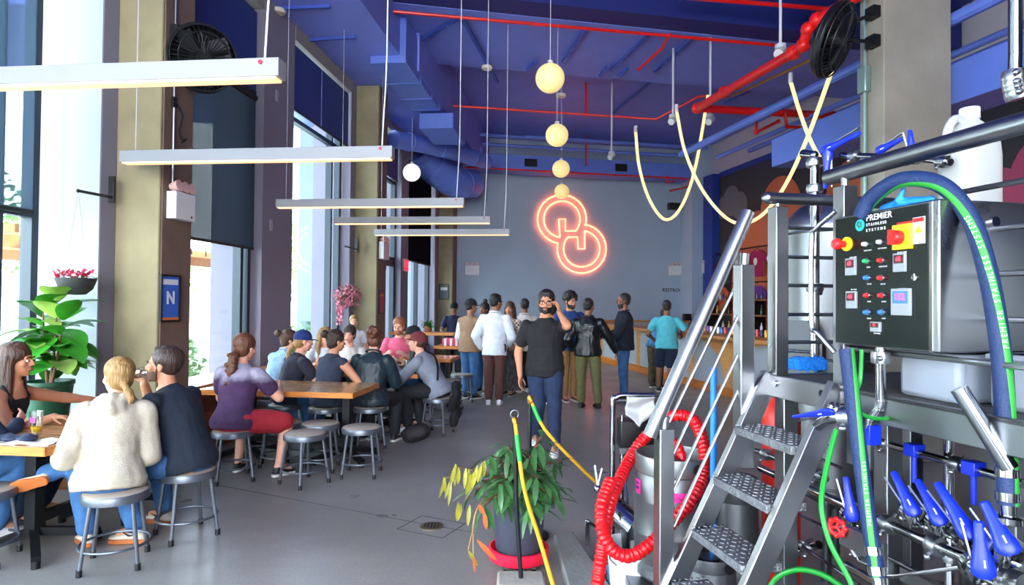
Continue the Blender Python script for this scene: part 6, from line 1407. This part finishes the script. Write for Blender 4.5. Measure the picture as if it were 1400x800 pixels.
# rope barrier
ROPEY = mat('rope_yellow', 'd9a41c', .6, bump=.3, bs=120); TAPEG = mat('tape_green', '1fae3f', .45)
b1 = fl(712, 812); top1 = at(703, 590, 3.5); t = thing('stanchion', 'slim black post on a stone block before the planter, holding a yellow rope', 'post', V((b1.x, b1.y, 0)))
part(MB().tube([V((b1.x, b1.y, .09)), V((b1.x-.03, b1.y, .5)), V((top1.x+.004, b1.y, 1.0))], .0125, 12), 'pole', BLACKM, t)
part(MB().cbox((b1.x, b1.y, .045), (.27,.2,.09)), 'base_block', mat('stone_block','a8a095',.9, var=.15, bump=.2), t, bev=.015)
part(MB().torus((top1.x+.002, b1.y, 1.005), .022, .005, (0,1,0)), 'ring', STEEL2, t)
tz = V((top1.x+.002, b1.y-.015, .985)); q = cat_curve([tz, at(716,665,3.35), at(737,735,3.1), at(760,812,2.9), at(790,900,2.6)], 8)
def rope_barrier(label, q, r, n_green=5):
    t = thing('barrier_rope', label, 'rope', q[-1]); part(MB().tube(q, r, 12), 'rope', ROPEY, t); part(MB().tube(q[2:n_green+3], r*1.18, 12), 'tape', TAPEG, t); part(MB().lathe([(r*1.5,0),(r*1.7,.02),(r*1.2,.035)], q[0], (q[1]-q[0])), 'hook', mat('brass','a9762f',.4,.8), t)
rope_barrier('yellow rope with a green taped end running down from the post before the planter', q, .011, 3)
b2 = fl(723, 733); p2 = V((b2.x, b2.y, 0)); t = thing('stanchion', 'slim black post with a brass top behind the planter', 'post', p2)
part(MB().tube([p2+V((0,0,.02)), p2+V((0,0,.95))], .014, 12), 'pole', BLACKM, t); part(MB().lathe([(0,0),(.14,0),(.14,.012),(.03,.03),(0,.03)], p2), 'base', BLACKM, t); part(MB().lathe([(.018,.93),(.02,.97),(.012,.985),(0,.985)], p2), 'cap', mat('brass','a9762f',.4,.8), t)
q = cat_curve([p2+V((0,-.02,.965)), at(745,587,4.35), at(790,636,4.3), at(830,672,4.3), at(862,694,4.3), at(900,700,4.4)], 8)
rope_barrier('yellow rope with a green taped end slanting from the farther post to the keg', q, .0125, 4)
# ------------------------------------------------------------------ keg corner
KEGM = mat('keg_steel', '77797c', .38, .75, var=.06, vs=4, rvar=.05); PKL = mat('label_pink', 'f0329a', .5)
def keg(label, c, r, h_, m, labels=False):
    t = thing('keg', label, 'keg', c); c = V(c)
    prof = [(r*.9,0),(r*.98,.02),(r*.98,.06),(r*.9,.08),(r*.98,.12),(r,.2),(r*1.0,h_*.33),(r*1.035,h_*.36),(r*1.035,h_*.38),(r,h_*.41),(r,h_*.6),(r*1.035,h_*.63),(r*1.035,h_*.65),(r,h_*.68),(r*.98,h_*.82),(r*.86,h_*.88),(r*.6,h_*.9),(0,h_*.91)]
    part(MB().lathe(prof, c, n=44), 'body', m, t)
    part(MB().lathe([(r*.9,h_*.84),(r*.97,h_*.86),(r*.985,h_*.99),(r*.97,h_),(r*.93,h_),(r*.92,h_*.98),(r*.9,h_*.86)], c, n=44), 'collar', m, t)
    part(MB().lathe([(.05,h_*.9),(.05,h_*.95),(.03,h_*.97),(0,h_*.97)], c), 'valve', STEEL2, t)
    a = V((.35,-1,0)).normalized()
    part(MB().lathe([(.001,0),(.028,.0),(.028,.003),(0,.003)], c+a*r*.975+V((.02,0,h_*.925)), a, 16), 'hand_hole', BLACKM, t)
    if labels:
        for a0_, a1_, z0_, z1_ in ((-128,-64,.6,.75), (-174,-158,.68,.8)):
            mb = MB(); mb.grid(lambda x, y: c+V((cos(R(a0_+(a1_-a0_)*x)), sin(R(a0_+(a1_-a0_)*x)), 0))*(r*1.004)+V((0,0,h_*(z0_+(z1_-z0_)*y))), 10, 2); lb = part(mb, 'label', PKL, t)
            mb = MB()
            for k in range(2):
                zz = h_*(z0_+(z1_-z0_)*(.35+.3*k)); mb.tube([c+V((cos(R(a0_+4+(a1_-a0_-8)*s/14)), sin(R(a0_+4+(a1_-a0_-8)*s/14)), 0))*(r*1.008)+V((0,0,zz+.012*(s % 2))) for s in range(15)], .0016, 5)
            subpart(mb, 'ink_mark', mat('ink_purple','5a1a5c',.6), lb)
    return t
kp = at(919, 700, 3.35); kp = V((kp.x, kp.y, .2))
keg('big grey steel keg with bright pink labels inside the red hose', kp, .2, .64, KEGM, True)
t = thing('keg_cart', 'low steel cart under the big keg', 'cart', (kp.x, kp.y, 0)); part(MB().cbox((kp.x, kp.y, .17), (.5,.46,.05)), 'platform', STEEL2, t, bev=.005)
for sx in (-1, 1):
    for sy in (-1, 1): part(MB().cyl((kp.x+sx*.2-.015, kp.y+sy*.18, .06), (kp.x+sx*.2+.015, kp.y+sy*.18, .06), .06, n=20).cbox((kp.x+sx*.2, kp.y+sy*.18, .12), (.04,.05,.08)), 'castor', mat('castor_blue','3b6ea8',.5), t)
DKEG = mat('keg_dark', '505256', .42, .55)
k2 = at(1004, 740, 3.25); keg('slim dark grey keg behind the steps', (k2.x, k2.y, 0), .118, .74, DKEG); k3 = at(965, 775, 3.05); keg('low dark keg below the steps beside the blue pole', (k3.x+.02, k3.y+.02, 0), .13, .42, DKEG)
# red corrugated hose
RH = mat('hose_red', 'c81016', .35)
def corrug(q, r):
    pts = []; rs = []
    L = 0
    for i in range(len(q)-1):
        n_ = max(1, int((q[i+1]-q[i]).length/.006))
        for k in range(n_): pts.append(q[i].lerp(q[i+1], k/n_)); rs.append(r*(1 if int(L/.012) % 2 else .86)); L += (q[i+1]-q[i]).length/n_
    return MB().tube(pts, rs, 12)
t = thing('suction_hose', 'bright red corrugated hose looping round the keg to the floor', 'hose', at(820,800,3.05))
q = cat_curve([at(812,840,3.0), at(820,775,3.05), at(826,735,3.1), at(834,690,3.2), at(850,650,3.35), at(866,620,3.5), at(884,596,3.55), at(915,570,3.45), at(945,572,3.4), at(960,600,3.3), at(963,640,3.2), at(948,680,3.08), at(918,715,3.03), at(892,742,3.02), at(862,760,3.02), at(838,752,3.03), at(824,725,3.05), at(823,690,3.1), at(836,655,3.2)], 10)
part(corrug(q, .034), 'hose_tube', RH, t); q = cat_curve([at(900,600,3.4), at(920,604,3.4), at(932,625,3.35), at(930,650,3.35)], 8); part(corrug(q, .028), 'hose_loop', RH, t)
# hose trolley with bag, box and pump
cp0 = at(852, 640, 3.75); bx, by = cp0.x, cp0.y; ct_ = thing('hose_trolley', 'chrome tube trolley with a black box beside the keg', 'trolley', (bx, by, 0))
q0 = at(838, 560, 3.75); zt = at(852, 541, 3.75).z
part(MB().tube(cat_curve([(q0.x, by, .1), (q0.x, by, .6), (q0.x, by, zt-.06), (q0.x+.02, by, zt-.015), (q0.x+.06, by, zt), (q0.x+.18, by, zt), (q0.x+.25, by, zt)], 6), .017, 14), 'frame', CHROME, ct_)
part(MB().tube([(q0.x+.06, by+.02, .1), (q0.x+.06, by+.02, zt-.12)], .014, 12), 'frame', CHROME, ct_)
z0_ = at(870, 612, 3.7).z; z1_ = at(870, 577, 3.7).z; xb = at(848, 600, 3.72).x; xe = at(893, 600, 3.72).x
part(MB().box(xb, by-.06, z0_, xe, by+.1, z1_), 'control_box', mat('box_black','0d0e10',.35), ct_, bev=.004); part(MB().box(xb-.01, by-.07, z0_-.035, xe+.01, by+.11, z0_), 'box_tray', STEEL2, ct_); part(MB().cyl((xe-.01, by-.08, z0_-.02), (xe-.01, by-.065, z0_+.02), .006), 'latch', CHROME, ct_)
part(MB().box(q0.x-.06, by-.2, .07, q0.x+.36, by+.16, .1), 'base_plate', STEEL2, ct_)
for dx in (-.03, .33): part(MB().cyl((q0.x+dx-.02, by-.18, .075), (q0.x+dx+.02, by-.18, .075), .075, n=24), 'wheel', mat('wheel_blue','4c7fb8',.5), ct_)
pm = at(855, 712, 3.6); part(MB().cyl((pm.x-.06, pm.y+.06, pm.z+.05), (pm.x+.05, pm.y-.08, pm.z-.02), .075, n=26), 'pump_motor', CHROME, ct_); part(MB().tube([(pm.x, pm.y, .1), (pm.x, pm.y, pm.z-.04)], .03), 'pump_foot', STEEL2, ct_)
part(MB().tube([(xb+.06, by-.08, z0_-.03), (xb+.02, by-.1, z0_-.2), (xb+.04, by-.1, z0_-.38)], .008, 8), 'cable', mat('cable_navy','1c2f52',.5), ct_)
m = MB()
def bagf(x, y):
    px = 856+38*x-(1-x)*y*2; py = 542+44*y*(.55+.75*x if x < .55 else 1.2-.7*x); p = at(px, py, 3.66); return p+V((.006*sin(9*x), -.012-.02*sin(7*y+3*x), .0))
m.grid(bagf, 14, 14); o = solo(m, 'cloth_bag', mat('bag_white','a9abad',.8, bump=.2, bs=20), 'white cloth bag draped over the trolley frame', 'cloth')
sm_ = o.modifiers.new('thick', 'SOLIDIFY'); sm_.thickness = .006
p = at(867, 768, 3.45); p = V((p.x, p.y, 0)); bk = thing('bucket', 'white plastic bucket standing by the red hose', 'bucket', p)
part(MB().lathe([(0,0),(.12,0),(.15,.3),(.155,.3),(.155,.32),(.145,.32),(.115,.02),(0,.02)], p, n=36), 'body', WHITEP, bk); part(MB().tube([p+V((.155*cos(a), .155*sin(a)*.3-.12, .3-.1*sin(a))) for a in [pi*i/12 for i in range(13)]], .004, 8), 'handle', STEEL, bk)
t = thing('hose_clamp', 'steel clamp fitting with two long white grips beside the trolley', 'clamp', at(823,700,3.5)); c = at(822, 668, 3.5)
for a_ in ((813,636), (823,640)): part(MB().bar(at(817,664,3.5), at(*a_, 3.5), .012, .008), 'grip', WHITEP, t)
part(MB().ball(at(817,668,3.5), .022, 12, 8).ball(at(825,676,3.5), .026, 12, 8).cyl(at(820,664,3.5), at(822,712,3.5), .012).ball(at(818,690,3.5), .02, 10, 8), 'body', CHROME, t)
p = at(975, 660, 3.1); solo(MB().tube([(p.x, p.y, 0), (p.x, p.y, at(975,503,3.1).z)], .0155, 12), 'blue_pole', mat('pole_blue','1b7fe0',.45), 'bright blue upright pole between the keg and the steps', 'pole')
c_ = [on(757,745), on(783,740), on(835,818), on(780,830)]; m = MB(); m.add([(q.x, q.y, 0) for q in c_]+[(q.x, q.y, .07) for q in c_], [(3,2,1,0), (4,5,6,7)]+[(i, (i+1) % 4, 4+(i+1) % 4, 4+i) for i in range(4)])
solo(m, 'concrete_curb', mat('curb_concrete','8a8884',.85, var=.12, bump=.2), 'low concrete curb block on the floor between planter and trolley', 'curb', bev=.01)
p = on(803, 745); t = thing('floor_bracket', 'small steel bracket standing behind the concrete curb', 'bracket', V((p.x, p.y, 0)))
part(MB().bar((p.x, p.y, 0), (p.x, p.y, .17), .03, .02).bar((p.x, p.y, .16), (p.x+.07, p.y, .12), .03, .02), 'bar', CHROME, t, bev=.003)
# ------------------------------------------------------------------ the bar (frame A)
BWOOD = mat('bar_wood', 'd79a55', .4, var=.15, vs=4, stretch=(1,1,8)); BPAN = mat('bar_panel', 'a9afb8', .55)
bar = thing('bar_counter', 'long bar counter with a pale wood front and grey arched panels', 'bar', (6.4, 11, 0), A)
part(MB().box(5.72, 6.2, 1.03, 6.5, 17.4, 1.09), 'counter_top', WOOD, bar, bev=.006); part(MB().box(4.9, 17.0, 1.03, 6.5, 17.6, 1.09), 'counter_top', WOOD, bar, bev=.006)
part(MB().box(6.08, 6.3, .12, 6.2, 17.2, 1.03), 'front', BWOOD, bar); part(MB().box(6.03, 6.3, 0, 6.16, 17.2, .14), 'kick_board', mat('kick_wood','c9762c',.45), bar)
m = MB()
for k in range(11): m.box(4.95+k*.11, 17.1, 0, 5.04+k*.11, 17.2, 1.03)
part(m, 'slat_end', BWOOD, bar)
for k in range(8):
    u_ = 6.4+k*1.35; out = [(0,.16),(1.1,.16),(1.1,.98)]+[(1.1-1.1*sin(R(a)), .98-.75*(1-cos(R(a)))) for a in range(12, 91, 12)] if k % 2 else [(0,.16),(1.1,.16)]+[(1.1*cos(R(a)), .23+.75*sin(R(a))) for a in range(0, 91, 12)]+[(0,.98)]
    part(MB().prism(out, (6.078, u_, 0), (0,1,0), (0,0,1), .012), 'grey_panel', BPAN, bar)
for k in range(3): part(MB().box(6.04, 6.9+k*3.1, .14, 6.09, 7.0+k*3.1, 1.03), 'rib', BWOOD, bar)
t = thing('back_counter', 'pale wood back counter along the grey back wall', 'counter', (7, 19.2, 0), A); part(MB().box(4.6, 18.9, 1.06, 9.8, 19.5, 1.12), 'counter_top', WOOD, t); part(MB().box(4.65, 18.95, 0, 9.75, 19.45, 1.06), 'body', BPAN, t)
t = thing('speaker', 'small dark box on the back counter beside the man in turquoise', 'speaker', pu(939,437,19.2), A); p = pu(939,437,19.2); part(MB().box(p.x-.12, p.y-.1, 1.12, p.x+.12, p.y+.1, 1.34), 'body', BLACKP, t, bev=.02)
CANC = [mat('can_'+str(i), c, .3, .3) for i, c in enumerate(('e9e4d4','2f7fd0','e0a020','3f9d4f','d24a4a','7d4fa8','ececec','1f2b55'))]
for k in range(20):
    u_ = 9.3+k*.13; c = CANC[(k*5) % 8]
    t = thing('beer_can', 'small coloured drink can in the row on the bar counter', 'can', (6.35, u_, 1.09), A, 'drink cans along the bar'); part(MB().lathe([(0,0),(.026,0),(.033,.008),(.033,.11),(.027,.122),(0,.122)], (6.35,u_,1.09), n=14), 'can_body', c, t); part(MB().lathe([(.027,.12),(.028,.126),(.02,.123),(0,.123)], (6.35,u_,1.09), n=14), 'lid', STEEL, t)
# back bar shelves and merchandise
sh_ = thing('shelf_unit', 'tall back bar shelf unit with bottles before the mural', 'shelf', (9.6, 14.6, 0), A)
for z in (.9, 1.35, 1.75): part(MB().box(9.3, 12.4, z, 9.75, 17.1, z+.04), 'shelf_board', WOODD, sh_)
for u_ in (12.4, 14.7, 17.06): part(MB().box(9.3, u_, 0, 9.75, u_+.04, 1.79), 'upright', BLACKM, sh_)
BOT = [mat('bottle_'+str(i), c, .2) for i, c in enumerate(('4a2a16','2a5a34','c9a23a','d8dde2','7a2030','2c3a6a'))]
for z in (.94, 1.39, 1.79):
    for k in range(14):
        u_ = 12.65+k*.31; c = BOT[(k*7+int(z*10)) % 6]; h_ = .24+.05*((k*3) % 3)
        t = thing('bottle', {.94: 'glass bottle on the lowest back bar shelf', 1.39: 'glass bottle on the middle back bar shelf', 1.79: 'glass bottle on the top of the back bar shelf'}[z], 'bottle', (9.5, u_, z), A, 'bottles on the back bar shelf at height %.2f' % z)
        part(MB().lathe([(0,0),(.036,0),(.038,.01),(.038,h_*.58),(.014,h_*.78),(.013,h_),(0,h_)], (9.5,u_,z), n=12), 'glass', c, t); part(MB().cyl((9.5,u_,z+h_), (9.5,u_,z+h_+.02), .015, n=10), 'cap', BLACKP, t)
SHC = (('black', '15161a'), ('white', 'dfe0e4'), ('magenta', 'a01550'), ('grey', '8f949c'), ('navy', '1b2550'), ('magenta', 'a01550'), ('black', '15161a'), ('purple', '6a2f8a'), ('white', 'e4e0e0'), ('orange', 'c8562a'))
for row, zr in enumerate((3.3, 2.3)):
    rk = thing('clothes_rail', ['upper black clothes rail holding merchandise shirts on the mural wall', 'lower black clothes rail holding merchandise shirts on the mural wall'][row], 'clothes rail', (10.35, 15.5, zr), A)
    part(MB().tube([(10.35, 13.4, zr), (10.35, 18.3, zr)], .02, 10), 'rail', BLACKM, rk)
    for u_ in (13.6, 18.2): part(MB().tube([(10.35, u_, zr), (10.66, u_, zr)], .016, 8), 'bracket', BLACKM, rk)
    for k in range(5):
        nm, c = SHC[row*5+k]; u_ = 14.0+k*.95; zb_ = zr-.85
        t = thing('t_shirt_display', '%s merchandise shirt on the %s clothes rail, %s from its near end' % (nm, ['upper','lower'][row], ['first','second','third','fourth','fifth'][k]), 't-shirt', (10.25, u_, zb_), A)
        out = [(-.27,0),(.27,0),(.26,.5),(.44,.36),(.5,.5),(.26,.72),(.1,.75),(0,.70),(-.1,.75),(-.26,.72),(-.5,.5),(-.44,.36),(-.26,.5)]
        part(MB().prism([(x, y) for x, y in out], (10.25, u_, zb_), (0,1,0), (0,0,1), .035), 'shirt', mat('merch_'+nm, c, .85), t, bev=.01)
        part(MB().prism([(.09*cos(a*.63), .42+.11*sin(a*.63)) for a in range(10)], (10.208, u_, zb_), (0,1,0), (0,0,1), .006), 'print', mat('merch_print_'+nm, {'black':'3fb4d8','white':'e58ab0','magenta':'e8e0d0'}.get(nm,'c9ccd0'), .7), t)
        part(MB().tube([(10.265,u_-.2,zb_+.7), (10.265,u_,zb_+.78), (10.265,u_+.2,zb_+.7)], .008, 6).tube([(10.265,u_,zb_+.78), (10.3,u_,zb_+.85), (10.35,u_,zb_+.872)], .005, 6), 'hanger', BLACKM, t)
# mural: painted clouds on the side wall, in shallow relief
def cloud(label, u_, z_, s, m, lobes, base=None, th=.03, off=0):
    out = []
    N_ = 60
    mb = MB()
    for i, (a, b, r) in enumerate(lobes): mb.prism([(a*s+r*s*cos(2*pi*k/30), b*s+r*s*sin(2*pi*k/30)) for k in range(30)], (VR-.066-off-.0006*i, u_, z_), (0,1,0), (0,0,1), .012+.0006*i)
    if base: mb.prism([(base[0]*s, base[1]*s), (base[2]*s, base[1]*s), (base[2]*s, base[3]*s), (base[0]*s, base[3]*s)], (VR-.066-off-.01, u_, z_), (0,1,0), (0,0,1), .012)
    return solo(mb, 'mural_cloud', m, label, 'mural', A)
MO = mat('mural_orange', 'd2704a', .7); MPK = mat('mural_pink', 'b0486a', .7); MGR = mat('mural_grey', '6a6b6c', .7)
cloud('orange painted cloud on the dark side wall', 15.6, 3.0, 1.0, MO, ((-1.2,.6,.8), (-.2,1.3,.9), (.9,.7,.7), (1.7,.2,.6)), (-1.9,-2.4,2.2,.6))
cloud('grey painted cloud above the orange one', 17.4, 4.7, .6, MGR, ((0,0,.7), (.8,.35,.8), (1.6,.1,.6)), None, off=.0)
cloud('large orange painted cloud on the side wall nearer the brewing platform', 11.6, 3.2, 1.1, MO, ((-1.4,.9,.9), (-.2,1.2,.9), (1.0,.9,.8)), (-2.2,-2.4,1.7,.9))
cloud('dusky pink painted cloud low on the side wall', 8.2, 2.6, 1.1, MPK, ((-1.4,.5,.8), (-.2,1.0,.9), (1.0,.6,.8)), (-2.1,-2.2,1.7,.5))
cloud('orange painted cloud at the near end of the side wall', 4.9, 3.2, 1.1, MO, ((-1.4,.5,.8), (-.2,1.0,.9), (1.0,.6,.8)), (-2.1,-2.2,1.7,.5))
# ------------------------------------------------------------------ things on the tables
GLS = see_through_mat('drinking_glass', 'f2f6f4', .82, trans=0); BEER = mat('beer', 'f2b21c', .2, emit=None)
def beer_glass(label, p, fill, tilt=None, logo=None, foam=True, h_=.15):
    t = thing('beer_glass', label, 'glass', p); p = V(p)
    part(MB().lathe([(.028,0),(.029,.006),(.04,h_),(.0385,h_),(.027,.012),(0,.012)], p, n=24), 'glass', GLS, t)
    r = .027+.011*fill/h_; b0 = p
    part(MB().lathe([(0,.012),(.0265,.013),(r,fill),(0,fill)], b0, n=24), 'beer', BEER, t)
    if logo: part(MB().grid(lambda x, y: b0+V((sin((x-.5)*.9)*.037, -cos((x-.5)*.9)*.037, h_*.55+.035*y)), 6, 3), 'logo', logo, t)
    return t
def btop(w_, t_, z=.75): return B.w((w_, t_, z))
LGP = mat('glass_logo', 'd0409a', .5)
beer_glass('half full beer glass with a pink emblem nearest the camera on the first table', btop(-3.5, 3.75), .055, logo=LGP)
beer_glass('beer glass with a purple emblem beside the hot sauce bottle', btop(-3.3, 4.1), .05, logo=mat('glass_logo_purple','7a5ab0',.5))
p = btop(-3.42, 4.2); t = thing('drink_can', 'red and brown drink can on the first table', 'can', p); part(MB().lathe([(0,0),(.03,0),(.036,.008),(.036,.14),(.03,.152),(0,.152)], p), 'can_body', mat('can_rust','a8401c',.4, var=.5, vs=25), t); part(MB().lathe([(.03,.15),(.031,.156),(.0,.153)], p), 'lid', STEEL, t)
p = btop(-3.3, 4.3); t = thing('sauce_bottle', 'small dark sauce bottle behind the glasses on the first table', 'bottle', p); part(MB().lathe([(0,0),(.028,0),(.028,.1),(.01,.13),(.01,.16),(0,.16)], p), 'bottle_body', mat('sauce','6a1f1a',.3), t); part(MB().cyl(p+V((0,0,.155)), p+V((0,0,.18)), .011), 'cap', BLACKP, t)
m = MB(); c = btop(-3.45, 3.55)
for k in range(5): m.ball(c+V((-.12+.05*k, .02*(k % 2), .02)), (.05,.06,.022), 12, 8, Matrix.Rotation(k*.8, 3, 'Z'))
o = bpy.data.objects.new('handbag', fuse(m, .007, 2, .012, 16, 5)); COL.objects.link(o); o.data.materials.append(mat('bag_navy','1c2540',.7, var=.3, vs=30)); tag(o, 'dark patterned cloth bundle lying on the near end of the first table', 'bag')
m = MB(); c = btop(-3.33, 3.5)
def towel(x, y):
    w_ = -3.62+.46*x; tt = 3.46+.16*y; z = .757+.008*sin(12*x+5*y)+.006*sin(17*y)
    if w_ > -3.14: z -= (w_+3.14)*6.0; w_ = -3.118
    return B.w((w_, tt, z))
m.grid(towel, 16, 8); o = solo(m, 'folded_sweater', mat('towel_white','dcdfe2',.9, bump=.3, bs=40), 'white garment lying over the near corner of the first table', 'cloth'); s_ = o.modifiers.new('thick', 'SOLIDIFY'); s_.thickness = .008
m = MB(); c = btop(-3.3, 4.62)
for k in range(4): m.ball(c+V((-.06+.05*k, .01*k, .02)), (.045,.05,.02), 12, 8)
o = bpy.data.objects.new('scarf', fuse(m, .007, 2, .012, 18, 6)); COL.objects.link(o); o.data.materials.append(mat('scarf_dark','20283a',.9)); tag(o, 'dark crumpled scarf on the far end of the first table', 'scarf')
# glass in the drinking man's hand
Wm = wm.matrix_basis if False else Matrix.Translation(wm.location) @ Matrix.Rotation(wm.rotation_euler[2], 4, 'Z')
hnd = Wm @ (jm['WR'][1]+V((-.02,.035,.10))); mouth = Wm @ jm['hp'](0,.11,-.05)
dirv = (mouth-hnd).normalized() if (mouth-hnd).length > .02 else V((1,0,0))
base = Wm @ (jm['hp'](0,.11,-.05)+V((-.02,.17,-.035))); rim = mouth; ax = (rim-base).normalized()
g_ = beer_glass('tilted beer glass held to the mouth of the man in the navy t-shirt', rim-ax*.16, .075, tilt=True); g_.rotation_mode = 'QUATERNION'; g_.rotation_quaternion = V((0,0,1)).rotation_difference(ax)
# phone at the walking man's ear
Ww = Matrix.Translation(wk.location) @ Matrix.Rotation(wk.rotation_euler[2], 4, 'Z')
e_ = jw['hp'](-.088,.0,-.02); f_ = jw['hp'](-.075,.045,-.075); m = MB().bar(e_+(e_-f_)*.5, f_+(f_-e_)*.5, .066, .008, (1,0,0)); 
m.v = [tuple(Ww @ V(v)) for v in m.v]; solo(m, 'phone', BLACKP, 'dark phone held to the ear of the walking man', 'phone', bev=.003)
# laptop and glasses on the further table
p = B.w((-2.72, 9.5, .78)); t = thing('laptop', 'open silver laptop before the man in pink', 'laptop', p)
Mx = Matrix.Rotation(B.a, 3, 'Z')
part(MB().cbox(p+V((0,.1,.009)), (.34,.24,.016), Mx), 'base', STEEL2, t, bev=.003); part(MB().cbox(p+V((0,-.05,.125)), (.34,.008,.24), Mx @ Matrix.Rotation(R(14), 3, 'X')), 'lid', mat('laptop_silver','a9adb2',.4,.5), t, bev=.003); part(MB().cbox(p+V((0,-.04,.125)), (.32,.006,.21), Mx @ Matrix.Rotation(R(14), 3, 'X')), 'screen', BLACKP, t)
for i, (w_, t_) in enumerate(((-2.15,7.75), (-2.35,7.9), (-3.0,7.7), (-3.3,8.0))): beer_glass(['clear glass at the end of the middle table by the grey sweatshirt', 'second clear glass at the end of the middle table', 'beer glass on the middle table behind the woman in the sleeveless top', 'beer glass on the middle table near the windows'][i], btop(w_, t_), .03+.03*i)
beer_glass('nearly empty beer glass on the window end of the second table', btop(-3.5, 6.3), .05)
# host counter and striped bag
hc = thing('host_counter', 'tall wooden host counter by the far window pier', 'counter', (-.95, 13.2, 0), B); part(MB().box(-1.55, 12.9, 1.0, -.35, 13.6, 1.05), 'counter_top', WOOD, hc); part(MB().box(-1.45, 13.0, 0, -.45, 13.5, 1.0), 'body', mat('counter_dark','3a332f',.6), hc)
hx = B.w((-1.0, 13.2, 1.05)); m = MB().cbox(hx+V((-.1,0,.15)), (.42,.05,.3), Mx); m.cbox(hx+V((-.1,.05,.02)), (.3,.2,.04), Mx); solo(m, 'display_stand', mat('card_tan','cdbfa6',.6), 'tan screen stand on the host counter', 'display', bev=.006)
tp_ = B.w((-2.15, 11.1, .86)); t = thing('shopping_bag', 'red and white striped bag on the small far table', 'bag', tp_); part(MB().cbox(tp_+V((0,0,.07)), (.5,.2,.14), Mx), 'body', mat('bag_red_stripe','d2405a',.6), t, bev=.02)
for k in range(5): part(MB().cbox(tp_+V((-.2+.1*k,-.105+.01*k*0-.02*k*0.1,.07)), (.04,.012,.13), Mx), 'stripe', WHITEP, t)
part(MB().torus(tp_+V((0,0,.16)), .07, .01, (0,1,0)), 'handle', BLACKM, t)
# bag and coat by the grey sweatshirt
p = fl(568, 606); m = MB()
for k in range(4): m.ball(p+V((.035*k-.05, .01*(k % 2), .1+.012*k)), (.12,.1,.1), 14, 10)
o = bpy.data.objects.new('backpack', fuse(m, .01, 6, .008, 12, 8)); COL.objects.link(o); o.data.materials.append(mat('pack_black','1b1719',.7)); tag(o, 'dark bag lying on the floor beside the stools', 'bag')
p = SPOT['grey']+V((.24,-.02,0)); m = MB()
for k in range(6): m.ball(p+V((.02*sin(k*2)-.02, .05*cos(k*1.7), .56-.075*k)), (.06,.14-.012*k,.1), 14, 10)
o = bpy.data.objects.new('hanging_coat', fuse(m, .012, 6, .014, 12, 9)); COL.objects.link(o); o.data.materials.append(mat('coat_black','141416',.9)); tag(o, 'black coat hanging over the stool of the person in grey', 'coat')
